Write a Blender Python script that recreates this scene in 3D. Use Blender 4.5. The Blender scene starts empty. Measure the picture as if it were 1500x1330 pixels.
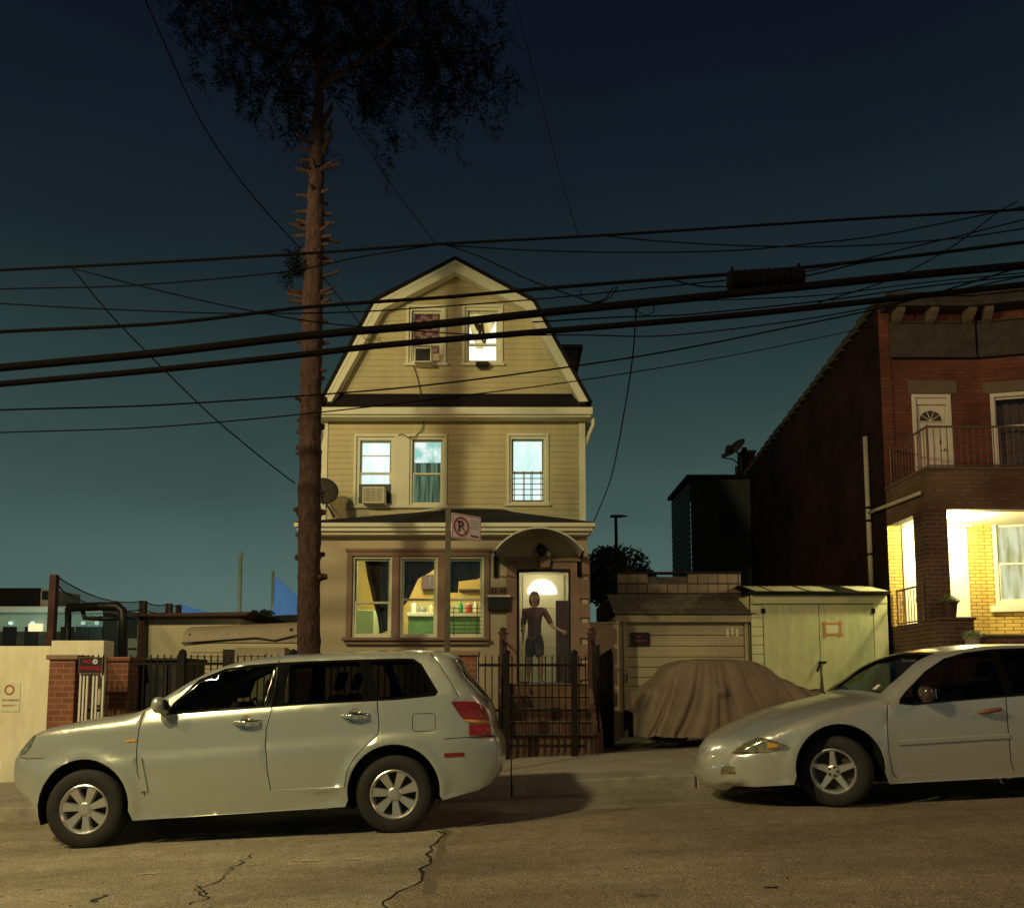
import bpy, math, random
from mathutils import Vector, Matrix, noise, geometry
random.seed(7)
C = bpy.context.scene.collection
sc = bpy.context.scene
R = math.radians
# ------------------------------------------------------------------ camera
F, CX, CY, EYE = 1250.0, 750.0, 877.0, 1.4
TH = math.atan(123/1250.0); cs, sn = math.cos(TH), math.sin(TH)
cam = bpy.data.cameras.new('camera'); cam.sensor_width = 36; cam.lens = 36*F/1500
cam.shift_y = 212/1500.0; cam.clip_end = 3000; cam.clip_start = 0.1
co = bpy.data.objects.new('camera', cam); C.objects.link(co)
co.location = (0, 0, EYE); co.rotation_euler = (R(90)+TH, 0, 0); sc.camera = co
# ------------------------------------------------------------------ night sky
w = bpy.data.worlds.new('World'); sc.world = w; w.use_nodes = True
nt = w.node_tree; nt.nodes.clear()
out = nt.nodes.new('ShaderNodeOutputWorld'); bg = nt.nodes.new('ShaderNodeBackground')
tc = nt.nodes.new('ShaderNodeTexCoord'); sx = nt.nodes.new('ShaderNodeSeparateXYZ')
rp = nt.nodes.new('ShaderNodeValToRGB')
nt.links.new(tc.outputs['Generated'], sx.inputs[0]); nt.links.new(sx.outputs['Z'], rp.inputs[0])
SKY = [(0.0, (.105,.175,.145)), (.10, (.080,.138,.120)), (.20, (.048,.088,.081)), (.33, (.0235,.046,.045)),
       (.43, (.0115,.022,.027)), (.52, (.0068,.012,.019)), (.62, (.0042,.0072,.014)), (1.0, (.002,.0035,.009))]
el = rp.color_ramp.elements
el[0].position = 0; el[0].color = (*SKY[0][1], 1); el[1].position = 1; el[1].color = (*SKY[-1][1], 1)
for p, c in SKY[1:-1]:
    e = el.new(p); e.color = (*c, 1)
nzw = nt.nodes.new('ShaderNodeTexNoise'); nzw.inputs['Scale'].default_value = 2.2; nzw.inputs['Detail'].default_value = 5
mpw = nt.nodes.new('ShaderNodeMapping'); mpw.inputs['Scale'].default_value = (1, 1, 3.5); nt.links.new(tc.outputs['Generated'], mpw.inputs[0]); nt.links.new(mpw.outputs[0], nzw.inputs['Vector'])
mrw = nt.nodes.new('ShaderNodeMapRange'); mrw.inputs[1].default_value = .25; mrw.inputs[2].default_value = .75; mrw.inputs[3].default_value = .86; mrw.inputs[4].default_value = 1.16; nt.links.new(nzw.outputs['Fac'], mrw.inputs[0])
mxw = nt.nodes.new('ShaderNodeMix'); mxw.data_type = 'RGBA'; mxw.blend_type = 'MULTIPLY'; mxw.inputs[0].default_value = 1
nt.links.new(rp.outputs[0], mxw.inputs[6]); nt.links.new(mrw.outputs[0], mxw.inputs[7])
nt.links.new(mxw.outputs[2], bg.inputs[0]); bg.inputs[1].default_value = 1.0
nt.links.new(bg.outputs[0], out.inputs[0])
# ------------------------------------------------------------------ lamps (the street's lamps, an added fill from the right, porch and rooms)
def lamp(name, kind, loc, power, col, size=0.1, aim=None, spot=None, blend=0.3):
    l = bpy.data.lights.new(name, kind); l.energy = power; l.color = col
    if kind in ('POINT', 'SPOT'): l.shadow_soft_size = size
    if kind == 'SPOT': l.spot_size = R(spot); l.spot_blend = blend
    o = bpy.data.objects.new(name, l); C.objects.link(o); o.location = loc
    if aim: o.rotation_euler = (Vector(aim)-Vector(loc)).to_track_quat('-Z', 'Y').to_euler()
    return o
lamp('street_lamp_light', 'SPOT', (-7.2, 2.0, 8.7), 3050, (1.0, .85, .41), .32, aim=(-7.0, 2.7, 0), spot=180, blend=.10)
lamp('second_street_lamp_light', 'SPOT', (-11.6, 2.8, 8.7), 2100, (1.0, .68, .31), .34, aim=(-11.4, 3.5, 0), spot=180, blend=.10)
lamp('right_fill_light', 'SPOT', (15, 1.5, 9.0), 1250, (1.0, .50, .30), .16, aim=(15, 2.2, 0), spot=178, blend=.10)  # added fill from the right: brightens the parking sign, warms the shadows
sc.view_settings.view_transform = 'Standard'; sc.view_settings.look = 'None'
sc.view_settings.exposure = 0.0; sc.view_settings.gamma = 1.0
sc.render.engine = 'CYCLES'

# ------------------------------------------------------------------ helpers
def W(px, py, Y):
    k = (CY-py)/F
    Z = Y*(sn+k*cs)/(cs-k*sn)
    return (px-CX)/F*(Y*cs+Z*sn), Z+EYE
def WZ(py, Y): return W(0, py, Y)[1]
def WX(px, py, Y): return W(px, py, Y)[0]
def P3(px, py, Y):
    x, z = W(px, py, Y); return Vector((x, Y, z))
G = 0.048
def zg(x): return G*(max(-16, min(16, x))+3.68)

def mat(name, col, rough=.7, metal=0, var=.15, vs=3, bump=0, bs=40, spec=.4, emis=None, es=1, coat=0, c2=None, stretch=(1,1,1)):
    m = bpy.data.materials.new(name); m.use_nodes = True; n = m.node_tree.nodes; l = m.node_tree.links
    b = n['Principled BSDF']; b.inputs['Roughness'].default_value = rough; b.inputs['Metallic'].default_value = metal
    b.inputs['Specular IOR Level'].default_value = spec
    if coat: b.inputs['Coat Weight'].default_value = coat; b.inputs['Coat Roughness'].default_value = .08
    t = n.new('ShaderNodeTexCoord'); mp = n.new('ShaderNodeMapping'); mp.inputs['Scale'].default_value = stretch
    l.new(t.outputs['Object'], mp.inputs[0])
    if var or c2:
        nz = n.new('ShaderNodeTexNoise'); nz.inputs['Scale'].default_value = vs; nz.inputs['Detail'].default_value = 6
        nz.inputs['Roughness'].default_value = .65; l.new(mp.outputs[0], nz.inputs['Vector'])
        r = n.new('ShaderNodeValToRGB'); r.color_ramp.elements[0].position = .3; r.color_ramp.elements[1].position = .7
        a = c2 if c2 else tuple(max(0, c*(1-var)) for c in col)
        d = col if c2 else tuple(min(1, c*(1+var)) for c in col)
        r.color_ramp.elements[0].color = (*a, 1); r.color_ramp.elements[1].color = (*d, 1)
        l.new(nz.outputs['Fac'], r.inputs[0]); l.new(r.outputs[0], b.inputs['Base Color'])
    else: b.inputs['Base Color'].default_value = (*col, 1)
    if bump:
        n2 = n.new('ShaderNodeTexNoise'); n2.inputs['Scale'].default_value = bs; n2.inputs['Detail'].default_value = 4
        l.new(mp.outputs[0], n2.inputs['Vector']); bp = n.new('ShaderNodeBump'); bp.inputs['Strength'].default_value = bump
        bp.inputs['Distance'].default_value = .02
        l.new(n2.outputs['Fac'], bp.inputs['Height']); l.new(bp.outputs[0], b.inputs['Normal'])
    if emis: b.inputs['Emission Color'].default_value = (*emis, 1); b.inputs['Emission Strength'].default_value = es
    return m
def brick(name, c1, c2, mortar, bw=.215, bh=.073, ms=.012, bump=.5, stain=.35):
    m = bpy.data.materials.new(name); m.use_nodes = True; n = m.node_tree.nodes; l = m.node_tree.links
    b = n['Principled BSDF']; b.inputs['Roughness'].default_value = .85; b.inputs['Specular IOR Level'].default_value = .2
    g = n.new('ShaderNodeNewGeometry'); s = n.new('ShaderNodeSeparateXYZ'); l.new(g.outputs['Position'], s.inputs[0])
    ad = n.new('ShaderNodeMath'); ad.operation = 'ADD'; l.new(s.outputs[0], ad.inputs[0]); l.new(s.outputs[1], ad.inputs[1])
    cb = n.new('ShaderNodeCombineXYZ'); l.new(ad.outputs[0], cb.inputs[0]); l.new(s.outputs[2], cb.inputs[1])
    k = n.new('ShaderNodeTexBrick'); l.new(cb.outputs[0], k.inputs['Vector'])
    k.inputs['Color1'].default_value = (*c1, 1); k.inputs['Color2'].default_value = (*c2, 1); k.inputs['Mortar'].default_value = (*mortar, 1)
    k.inputs['Scale'].default_value = 1; k.inputs['Mortar Size'].default_value = ms; k.inputs['Brick Width'].default_value = bw
    k.inputs['Row Height'].default_value = bh; k.inputs['Mortar Smooth'].default_value = .2
    nz = n.new('ShaderNodeTexNoise'); nz.inputs['Scale'].default_value = 1.1; nz.inputs['Detail'].default_value = 7; l.new(g.outputs['Position'], nz.inputs['Vector'])
    mr = n.new('ShaderNodeMapRange'); mr.inputs[1].default_value = .3; mr.inputs[2].default_value = .7; mr.inputs[3].default_value = 1-stain; mr.inputs[4].default_value = 1+stain*.4
    l.new(nz.outputs['Fac'], mr.inputs[0])
    mx = n.new('ShaderNodeMix'); mx.data_type = 'RGBA'; mx.blend_type = 'MULTIPLY'; mx.inputs[0].default_value = 1
    l.new(k.outputs['Color'], mx.inputs[6]); l.new(mr.outputs[0], mx.inputs[7]); l.new(mx.outputs[2], b.inputs['Base Color'])
    bp = n.new('ShaderNodeBump'); bp.invert = True; bp.inputs['Strength'].default_value = bump; bp.inputs['Distance'].default_value = .01
    l.new(k.outputs['Fac'], bp.inputs['Height']); l.new(bp.outputs[0], b.inputs['Normal'])
    return m
def glass(name, tint=(.9,.95,.92), refl=.12, rough=.02):
    m = bpy.data.materials.new(name); m.use_nodes = True; n = m.node_tree.nodes; l = m.node_tree.links; n.clear()
    o = n.new('ShaderNodeOutputMaterial'); t = n.new('ShaderNodeBsdfTransparent'); t.inputs[0].default_value = (*tint, 1)
    g = n.new('ShaderNodeBsdfGlossy'); g.inputs['Roughness'].default_value = rough
    nz = n.new('ShaderNodeTexNoise'); nz.inputs['Scale'].default_value = 4
    f = n.new('ShaderNodeFresnel'); f.inputs[0].default_value = 1.45
    a = n.new('ShaderNodeMath'); a.operation = 'ADD'; a.inputs[1].default_value = refl*.4; l.new(f.outputs[0], a.inputs[0])
    mx = n.new('ShaderNodeMixShader'); l.new(a.outputs[0], mx.inputs[0]); l.new(t.outputs[0], mx.inputs[1]); l.new(g.outputs[0], mx.inputs[2])
    l.new(mx.outputs[0], o.inputs[0]); return m
def glow(name, c1, c2, st, scale=(8,1,1), vs=3, lo=.35, hi=.65):
    """lit curtain or shade: emission with fabric folds"""
    m = bpy.data.materials.new(name); m.use_nodes = True; n = m.node_tree.nodes; l = m.node_tree.links; n.clear()
    o = n.new('ShaderNodeOutputMaterial'); e = n.new('ShaderNodeEmission'); e.inputs[1].default_value = st
    t = n.new('ShaderNodeTexCoord'); mp = n.new('ShaderNodeMapping'); mp.inputs['Scale'].default_value = scale
    nz = n.new('ShaderNodeTexNoise'); nz.inputs['Scale'].default_value = vs; nz.inputs['Detail'].default_value = 3
    r = n.new('ShaderNodeValToRGB'); r.color_ramp.elements[0].position = lo; r.color_ramp.elements[1].position = hi
    r.color_ramp.elements[0].color = (*c1, 1); r.color_ramp.elements[1].color = (*c2, 1)
    l.new(t.outputs['Object'], mp.inputs[0]); l.new(mp.outputs[0], nz.inputs['Vector']); l.new(nz.outputs['Fac'], r.inputs[0])
    l.new(r.outputs[0], e.inputs[0]); l.new(e.outputs[0], o.inputs[0]); return m

class MB:
    def __init__(s): s.v = []; s.f = []; s.m = []
    def add(s, vs, fs, mi=0):
        b = len(s.v); s.v += [tuple(v) for v in vs]
        for f in fs: s.f.append(tuple(b+i for i in f)); s.m.append(mi)
    def quad(s, a, b, c, d, mi=0): s.add([a, b, c, d], [(0,1,2,3)], mi)
    def box(s, x0, x1, y0, y1, z0, z1, mi=0, g=0):
        """axis box; g = grade followed by its bottom and top"""
        vs = [(x, y, z+g*(x-(x0+x1)/2)) for z in (z0, z1) for y in (y0, y1) for x in (x0, x1)]
        s.add(vs, [(0,2,3,1), (4,5,7,6), (0,1,5,4), (2,6,7,3), (0,4,6,2), (1,3,7,5)], mi)
    def prism(s, pts, axis, a, b, mi=0):
        """polygon (2D) extruded along axis from a to b. axis y: pts are (x,z); x: (y,z); z: (x,y)"""
        def mk(p, t): return {'y': (p[0], t, p[1]), 'x': (t, p[0], p[1]), 'z': (p[0], p[1], t)}[axis]
        n = len(pts); vs = [mk(p, a) for p in pts]+[mk(p, b) for p in pts]
        fs = [tuple(range(n)), tuple(range(2*n-1, n-1, -1))]+[(i, n+i, n+(i+1) % n, (i+1) % n) for i in range(n)]
        s.add(vs, fs, mi)
    def tube(s, path, r, n=8, mi=0, cap=True):
        path = [Vector(p) for p in path]; k = len(path); rs = r if isinstance(r, (list, tuple)) else [r]*k
        b = len(s.v); up = Vector((0, 0, 1)); prev = None
        for i, p in enumerate(path):
            t = (path[min(i+1, k-1)]-path[max(i-1, 0)]).normalized()
            if prev is None:
                a = t.cross(up); a = t.cross(Vector((1, 0, 0))) if a.length < .1 else a
            else: a = prev-t*prev.dot(t)
            a.normalize(); prev = a; c = t.cross(a)
            for j in range(n):
                q = 2*math.pi*j/n; s.v.append(tuple(p+(a*math.cos(q)+c*math.sin(q))*rs[i]))
        for i in range(k-1):
            for j in range(n):
                s.f.append((b+i*n+j, b+i*n+(j+1) % n, b+(i+1)*n+(j+1) % n, b+(i+1)*n+j)); s.m.append(mi)
        if cap:
            s.f.append(tuple(b+j for j in range(n-1, -1, -1))); s.m.append(mi)
            s.f.append(tuple(b+(k-1)*n+j for j in range(n))); s.m.append(mi)
    def lathe(s, prof, c, axis='z', n=24, mi=0, ang=None):
        b = len(s.v); k = len(prof); c = Vector(c)
        for j in range(n):
            q = 2*math.pi*j/n
            for r, h in prof:
                if axis == 'z': s.v.append(tuple(c+Vector((r*math.cos(q), r*math.sin(q), h))))
                elif axis == 'y': s.v.append(tuple(c+Vector((r*math.cos(q), h, r*math.sin(q)))))
                else: s.v.append(tuple(c+Vector((h, r*math.cos(q), r*math.sin(q)))))
        for j in range(n):
            j2 = (j+1) % n
            for i in range(k-1): s.f.append((b+j*k+i, b+j2*k+i, b+j2*k+i+1, b+j*k+i+1)); s.m.append(mi)
    def build(s, name, m, parent=None, smooth=False, bevel=0, local=False, autos=None):
        me = bpy.data.meshes.new(name)
        off = Vector((0, 0, 0))
        if parent is not None and not local:
            q = parent
            while q is not None: off += q.location; q = q.parent
        me.from_pydata([tuple(Vector(v)-off) for v in s.v], [], s.f)
        ms = m if isinstance(m, (list, tuple)) else [m]
        for x in ms: me.materials.append(x)
        if len(ms) > 1:
            for p, i in zip(me.polygons, s.m): p.material_index = i
        me.update(); me.validate()
        import bmesh
        bm = bmesh.new(); bm.from_mesh(me); bmesh.ops.recalc_face_normals(bm, faces=bm.faces); bm.to_mesh(me); bm.free()
        if smooth: me.polygons.foreach_set('use_smooth', [True]*len(me.polygons))
        if autos: me.set_sharp_from_angle(angle=R(autos))
        o = bpy.data.objects.new(name, me); C.objects.link(o)
        if parent is not None: o.parent = parent
        if bevel:
            bv = o.modifiers.new('bevel', 'BEVEL'); bv.width = bevel; bv.segments = 2; bv.limit_method = 'ANGLE'; bv.angle_limit = R(40)
        return o
def thing(name, label, cat, loc=(0,0,0), group=None):
    o = bpy.data.objects.new(name, None); C.objects.link(o); o.location = loc; o.empty_display_size = .2
    o['label'] = label; o['category'] = cat
    if group: o['group'] = group
    return o
def tag(o, label, cat, group=None):
    o['label'] = label; o['category'] = cat
    if group: o['group'] = group
    return o
def struct(o, kind='structure'): o['kind'] = kind; return o
def lab(o, t): o['label'] = t; return o
def rnd(a, b): return random.uniform(a, b)
def text(name, body, m, parent, loc, size, rotz=0, ext=.002, sxx=1, local=False, align='CENTER'):
    cu = bpy.data.curves.new(name, 'FONT'); cu.body = body; cu.size = size; cu.extrude = ext; cu.align_x = align; cu.align_y = 'CENTER'
    cu.offset = size*.012
    t = bpy.data.objects.new(name+'_tmp', cu); C.objects.link(t)
    bpy.context.view_layer.update()
    me = bpy.data.meshes.new_from_object(t.evaluated_get(bpy.context.evaluated_depsgraph_get()))
    bpy.data.objects.remove(t); me.materials.clear(); me.materials.append(m)
    M = Matrix.Translation(Vector(loc)) @ Matrix.Rotation(rotz, 4, 'Z') @ Matrix.Rotation(R(90), 4, 'X') @ Matrix.Diagonal((sxx, 1, 1, 1))
    if parent is not None and not local:
        off = Vector((0,0,0)); q = parent
        while q is not None: off += q.location; q = q.parent
        M = Matrix.Translation(-off) @ M
    me.transform(M); o = bpy.data.objects.new(name, me); C.objects.link(o); o.parent = parent; return o

# ------------------------------------------------------------------ materials
M = {}
M['siding'] = mat('cream_vinyl_siding', (.54,.48,.275), .55, var=.12, vs=1.8, stretch=(1.6,1,.35))
M['trim'] = mat('cream_painted_trim', (.74,.73,.54), .5, var=.06)
M['stucco'] = mat('tan_stucco', (.46,.39,.27), .9, var=.10, vs=1.2, bump=.35, bs=90)
M['brownstone'] = mat('brown_painted_masonry_trim', (.25,.165,.12), .8, var=.12, bump=.2, bs=60)
M['shingle'] = mat('dark_asphalt_shingle', (.008,.007,.007), .95, var=.3, vs=30, bump=.4, bs=60)
M['shingle2'] = mat('weathered_grey_shingle', (.13,.11,.085), .95, var=.35, vs=14, bump=.5, bs=40)
M['white'] = mat('white_paint', (.68,.66,.58), .5, var=.06)
M['dirtywhite'] = mat('weathered_white_wall', (.80,.76,.57), .85, var=.16, vs=3.5, bump=.35, bs=70, stretch=(1.4,1,.35))
M['black'] = mat('black_metal', (.014,.013,.013), .45, var=.2)
M['iron'] = mat('black_wrought_iron', (.010,.007,.006), .65, var=.3, vs=20, spec=.2)
M['redbrick'] = brick('red_facade_brick', (.24,.07,.042), (.18,.05,.036), (.10,.07,.055))
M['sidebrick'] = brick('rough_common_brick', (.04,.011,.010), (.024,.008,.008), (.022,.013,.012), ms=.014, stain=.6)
M['porchbrick'] = brick('yellow_brown_porch_brick', (.62,.43,.12), (.54,.36,.09), (.22,.14,.05), bw=.205, bh=.068, ms=.009)
M['darkbrick'] = brick('brown_porch_pillar_brick', (.15,.075,.05), (.11,.055,.04), (.17,.13,.10), ms=.014)
M['gatebrick'] = brick('red_gate_pier_brick', (.26,.10,.065), (.20,.075,.05), (.30,.19,.13), bw=.21, bh=.085, ms=.009)
M['block'] = brick('pinkish_concrete_block', (.25,.19,.15), (.17,.13,.11), (.05,.04,.035), bw=.41, bh=.2, ms=.012)
M['stone'] = mat('stained_stone', (.06,.054,.042), .9, var=.35, vs=6, bump=.5, bs=25)
M['lintel'] = mat('brownstone_lintel', (.15,.12,.085), .9, var=.12)
M['concrete'] = mat('concrete_walk', (.28,.26,.22), .9, var=.18, vs=2, bump=.2, bs=80)
M['kerb'] = mat('kerb_concrete', (.30,.27,.22), .9, var=.25, vs=5, bump=.3)
M['bark'] = mat('reddish_conifer_bark', (.050,.026,.022), .95, var=.65, vs=22, bump=1.0, bs=26, stretch=(1,1,.4))
M['needle'] = mat('dark_conifer_needles', (.010,.012,.009), 1.0, var=.5, spec=.0, vs=3)
M['leaf'] = mat('dark_green_leaves', (.045,.065,.03), .75, var=.5, vs=3)
M['glass'] = glass('window_glass')
M['carglass'] = glass('tinted_car_glass', (.52,.55,.47), .06)
M['privacy'] = glass('dark_privacy_glass', (.22,.21,.18), .08)
M['storm'] = glass('storm_door_glass', (.93,.93,.9), .06)
M['rubber'] = mat('tyre_rubber', (.022,.021,.02), .8, var=.25, vs=20)
M['alloy'] = mat('alloy_wheel', (.62,.62,.6), .3, metal=.75, var=.04)
M['chrome'] = mat('chrome', (.8,.8,.76), .12, metal=1, var=0)
M['champagne'] = mat('silver_champagne_paint', (.50,.53,.48), .32, metal=.5, var=.02, vs=6, coat=.9)
M['silver'] = mat('silver_grey_paint', (.58,.58,.54), .33, metal=.5, var=.02, vs=6, coat=.9)
M['plastic'] = mat('black_car_plastic', (.015,.015,.015), .5, var=.1)
M['seat'] = mat('grey_seat_fabric', (.06,.055,.05), .9, var=.15)
M['redlens'] = mat('red_tail_lens', (.40,.02,.02), .12, c2=(.10,.006,.008), vs=6, coat=1, bump=.3, bs=120, stretch=(1,1,2.5))
M['amber'] = mat('amber_lens', (.75,.38,.06), .15, var=.1, vs=20, coat=1)
M['lens'] = mat('clear_headlamp_lens', (.42,.38,.24), .1, metal=.7, var=.5, vs=22, coat=1)
M['pipe'] = mat('white_drain_pipe', (.5,.45,.36), .5, var=.12)
M['maroon'] = mat('maroon_painted_wood', (.065,.024,.021), .6, var=.2)
M['cover'] = mat('brown_car_cover_cloth', (.19,.15,.105), .75, var=.2, vs=3, bump=.25, bs=60)
M['mailbox'] = mat('black_mailbox', (.012,.012,.013), .4, var=.1)

# ================================================================== GROUND
def sheet(name, y0, y1, dz, m, xs=None, kind='structure', zf=zg):
    xs = xs or ([-400, -60]+[-16+i*2 for i in range(17)]+[60, 400]); b = MB()
    for i in range(len(xs)-1):
        a, c = xs[i], xs[i+1]; b.quad((a, y0, zf(a)+dz), (c, y0, zf(c)+dz), (c, y1, zf(c)+dz), (a, y1, zf(a)+dz))
    o = b.build(name, m); return struct(o, kind)
def asphalt():
    m = bpy.data.materials.new('worn_asphalt'); m.use_nodes = True; n = m.node_tree.nodes; l = m.node_tree.links
    b = n['Principled BSDF']; b.inputs['Roughness'].default_value = .8; b.inputs['Specular IOR Level'].default_value = .35
    g = n.new('ShaderNodeNewGeometry')
    def nz(scale, det, rough=.6, st=(1,1,1)):
        mp = n.new('ShaderNodeMapping'); mp.inputs['Scale'].default_value = st; l.new(g.outputs['Position'], mp.inputs[0])
        t = n.new('ShaderNodeTexNoise'); t.inputs['Scale'].default_value = scale; t.inputs['Detail'].default_value = det; t.inputs['Roughness'].default_value = rough
        l.new(mp.outputs[0], t.inputs['Vector']); return t
    fine = nz(85, 3, .8); mid = nz(.9, 6, .6, (.5, 1.6, 1)); big = nz(7, 5)
    r1 = n.new('ShaderNodeValToRGB'); r1.color_ramp.elements[0].position = .36; r1.color_ramp.elements[1].position = .68
    r1.color_ramp.elements[0].color = (.062,.052,.038, 1); r1.color_ramp.elements[1].color = (.56,.50,.37, 1); l.new(fine.outputs['Fac'], r1.inputs[0])
    mr = n.new('ShaderNodeMapRange'); mr.inputs[1].default_value = .3; mr.inputs[2].default_value = .7; mr.inputs[3].default_value = .62; mr.inputs[4].default_value = 1.25; l.new(mid.outputs['Fac'], mr.inputs[0])
    mr2 = n.new('ShaderNodeMapRange'); mr2.inputs[1].default_value = .3; mr2.inputs[2].default_value = .7; mr2.inputs[3].default_value = .82; mr2.inputs[4].default_value = 1.12; l.new(big.outputs['Fac'], mr2.inputs[0])
    mm = n.new('ShaderNodeMath'); mm.operation = 'MULTIPLY'; l.new(mr.outputs[0], mm.inputs[0]); l.new(mr2.outputs[0], mm.inputs[1])
    mx = n.new('ShaderNodeMix'); mx.data_type = 'RGBA'; mx.blend_type = 'MULTIPLY'; mx.inputs[0].default_value = 1
    l.new(r1.outputs[0], mx.inputs[6]); l.new(mm.outputs[0], mx.inputs[7]); l.new(mx.outputs[2], b.inputs['Base Color'])
    bp = n.new('ShaderNodeBump'); bp.inputs['Strength'].default_value = .8; bp.inputs['Distance'].default_value = .008
    l.new(fine.outputs['Fac'], bp.inputs['Height']); l.new(bp.outputs[0], b.inputs['Normal']); return m
M['asphalt'] = asphalt()
M['patch'] = mat('dark_asphalt_patch', (.13,.11,.08), .85, var=.35, vs=45, bump=.7, bs=90)
M['tar'] = mat('tar_crack', (.012,.01,.009), .6, var=.3)
M['dirt'] = mat('yard_concrete', (.14,.125,.10), .95, var=.3, vs=1.5, bump=.3)
sheet('ground', -200, 900, -.06, M['dirt'])
sheet('road', -14, 9.36, 0, M['asphalt'])
b = MB()
for i in range(-16, 16, 2): b.box(i, i+1.985, 9.36, 9.52, zg(i+1)-.2, zg(i+1)+.145, g=G)
struct(b.build('kerb', M['kerb'], bevel=.015))
b = MB()
for i in range(-24, 24):
    for j in range(2):
        y0 = 9.535+j*1.55
        b.box(i*1.25, i*1.25+1.235, y0, y0+1.535, zg(i*1.25+.62)-.1, zg(i*1.25+.62)+.14+rnd(-.002, .002), g=G if abs(i*1.25) < 15.5 else 0)
struct(b.build('pavement', M['concrete'], bevel=.006))
sheet('yard', 12.66, 60, .11, M['dirt'])
# road cracks (tar coloured strips) and the darker repaired strip
def strip(pts, wd, m, name, dz=.004):
    b = MB(); v = []
    for i, (x, y) in enumerate(pts):
        a = Vector(pts[max(0, i-1)]); c = Vector(pts[min(len(pts)-1, i+1)]); t = (c-a).normalized(); nn = Vector((-t.y, t.x))
        ww = wd*(wd and rnd(.5, 1.3))
        for s in (-1, 1):
            q = Vector((x, y))+nn*s*ww/2; v.append((q.x, q.y, zg(q.x)+dz))
    b.add(v, [(2*i, 2*i+1, 2*i+3, 2*i+2) for i in range(len(pts)-1)]); return struct(b.build(name, m))
def road_pt(px, py):
    Y = 6.0
    for _ in range(12):
        x = WX(px, py, Y); k = (CY-py)/F; Y = (zg(x)-EYE)/((sn+k*cs)/(cs-k*sn))
    return (WX(px, py, Y), Y)
def wander(a, c, n, amp):
    a, c = Vector(a), Vector(c); t = c-a; nn = Vector((-t.y, t.x)).normalized(); o = []
    for i in range(n+1):
        u = i/n; o.append(tuple(a+t*u+nn*amp*(noise.noise((u*6, a.x, 3))+.5*noise.noise((u*17, a.y, 8)))))
    return o
strip(wander(road_pt(652, 1216), (WX(560, 1345, 4.4), 4.3), 44, .16), .022, M['tar'], 'road_crack')
strip(wander(road_pt(655, 1214), (WX(625, 1290, 5.2), 5.2), 20, .08), .07, M['patch'], 'road_crack_stain', .003)
strip(wander(road_pt(370, 1250), road_pt(270, 1325), 40, .2), .011, M['tar'], 'road_crack')
strip(wander(road_pt(290, 1297), road_pt(302, 1310), 10, .04), .012, M['tar'], 'road_crack')
strip(wander(road_pt(130, 1322), road_pt(160, 1311), 16, .06), .022, M['tar'], 'road_crack')
strip(wander(road_pt(930, 1312), road_pt(965, 1310), 12, .03), .07, M['patch'], 'road_stain', .004)
strip(wander(road_pt(1120, 1300), road_pt(1140, 1300), 8, .02), .03, M['tar'], 'road_stain', .005)
M['asphalt2'] = asphalt(); M['asphalt2'].name = 'older_asphalt'
for nd in M['asphalt2'].node_tree.nodes:
    if nd.type == 'VALTORGB': nd.color_ramp.elements[0].color = (.035,.027,.02, 1); nd.color_ramp.elements[1].color = (.44,.37,.265, 1)
def patch_sheet(name, pts, dz, m):
    b = MB(); b.add([(x, y, zg(x)+dz) for x, y in pts], [tuple(range(len(pts)))]); return struct(b.build(name, m))
cl = wander(road_pt(655, 1214), (WX(565, 1345, 4.4), 4.3), 30, .13)
cl = [(WX(655, 1195, 7.0)+.3, 8.2)]+cl+[(cl[-1][0]-.5, 1.0), (cl[-1][0]-.6, -3)]
b = MB()
for (a, c) in zip(cl, cl[1:]):
    n_ = 8
    for k in range(n_):
        xa, xb, xc, xd = a[0]+(15.9-a[0])*k/n_, a[0]+(15.9-a[0])*(k+1)/n_, c[0]+(15.9-c[0])*(k+1)/n_, c[0]+(15.9-c[0])*k/n_
        b.quad((xa, a[1], zg(xa)+.002), (xb, a[1], zg(xb)+.002), (xc, c[1], zg(xc)+.002), (xd, c[1], zg(xd)+.002))
struct(b.build('road_resurfacing', M['asphalt2']))
M['litter'] = mat('pale_worn_road_paint', (.38,.33,.22), .8, var=.4, vs=20)
for (a, c) in [((205, 1280), (232, 1279)), ((425, 1261), (470, 1260)), ((505, 1258), (530, 1258)), ((660, 1217), (672, 1216)), ((50, 1303), (60, 1302))]:
    strip(wander(road_pt(*a), road_pt(*c), 12, .02), .05, M['litter'], 'road_paint_scrap', .004)

# ================================================================== WALL HELPERS
def wall(b, x0, x1, z0, z1, Y, holes, t=.12, mi=0, top=None):
    xs = sorted({x0, x1, *[h[0] for h in holes], *[h[1] for h in holes]}); zs = sorted({z0, z1, *[h[2] for h in holes], *[h[3] for h in holes]})
    for i in range(len(xs)-1):
        for j in range(len(zs)-1):
            cx, cz = (xs[i]+xs[i+1])/2, (zs[j]+zs[j+1])/2
            if any(h[0] < cx < h[1] and h[2] < cz < h[3] for h in holes): continue
            b.quad((xs[i], Y, zs[j]), (xs[i+1], Y, zs[j]), (xs[i+1], Y, zs[j+1]), (xs[i], Y, zs[j+1]), mi)
            b.quad((xs[i], Y+t, zs[j+1]), (xs[i+1], Y+t, zs[j+1]), (xs[i+1], Y+t, zs[j]), (xs[i], Y+t, zs[j]), mi)
    for h in holes:
        a, c, d, e = h
        b.quad((a, Y, d), (a, Y+t, d), (a, Y+t, e), (a, Y, e), mi); b.quad((c, Y, e), (c, Y+t, e), (c, Y+t, d), (c, Y, d), mi)
        b.quad((a, Y, d), (c, Y, d), (c, Y+t, d), (a, Y+t, d), mi); b.quad((a, Y, e), (a, Y+t, e), (c, Y+t, e), (c, Y, e), mi)
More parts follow.
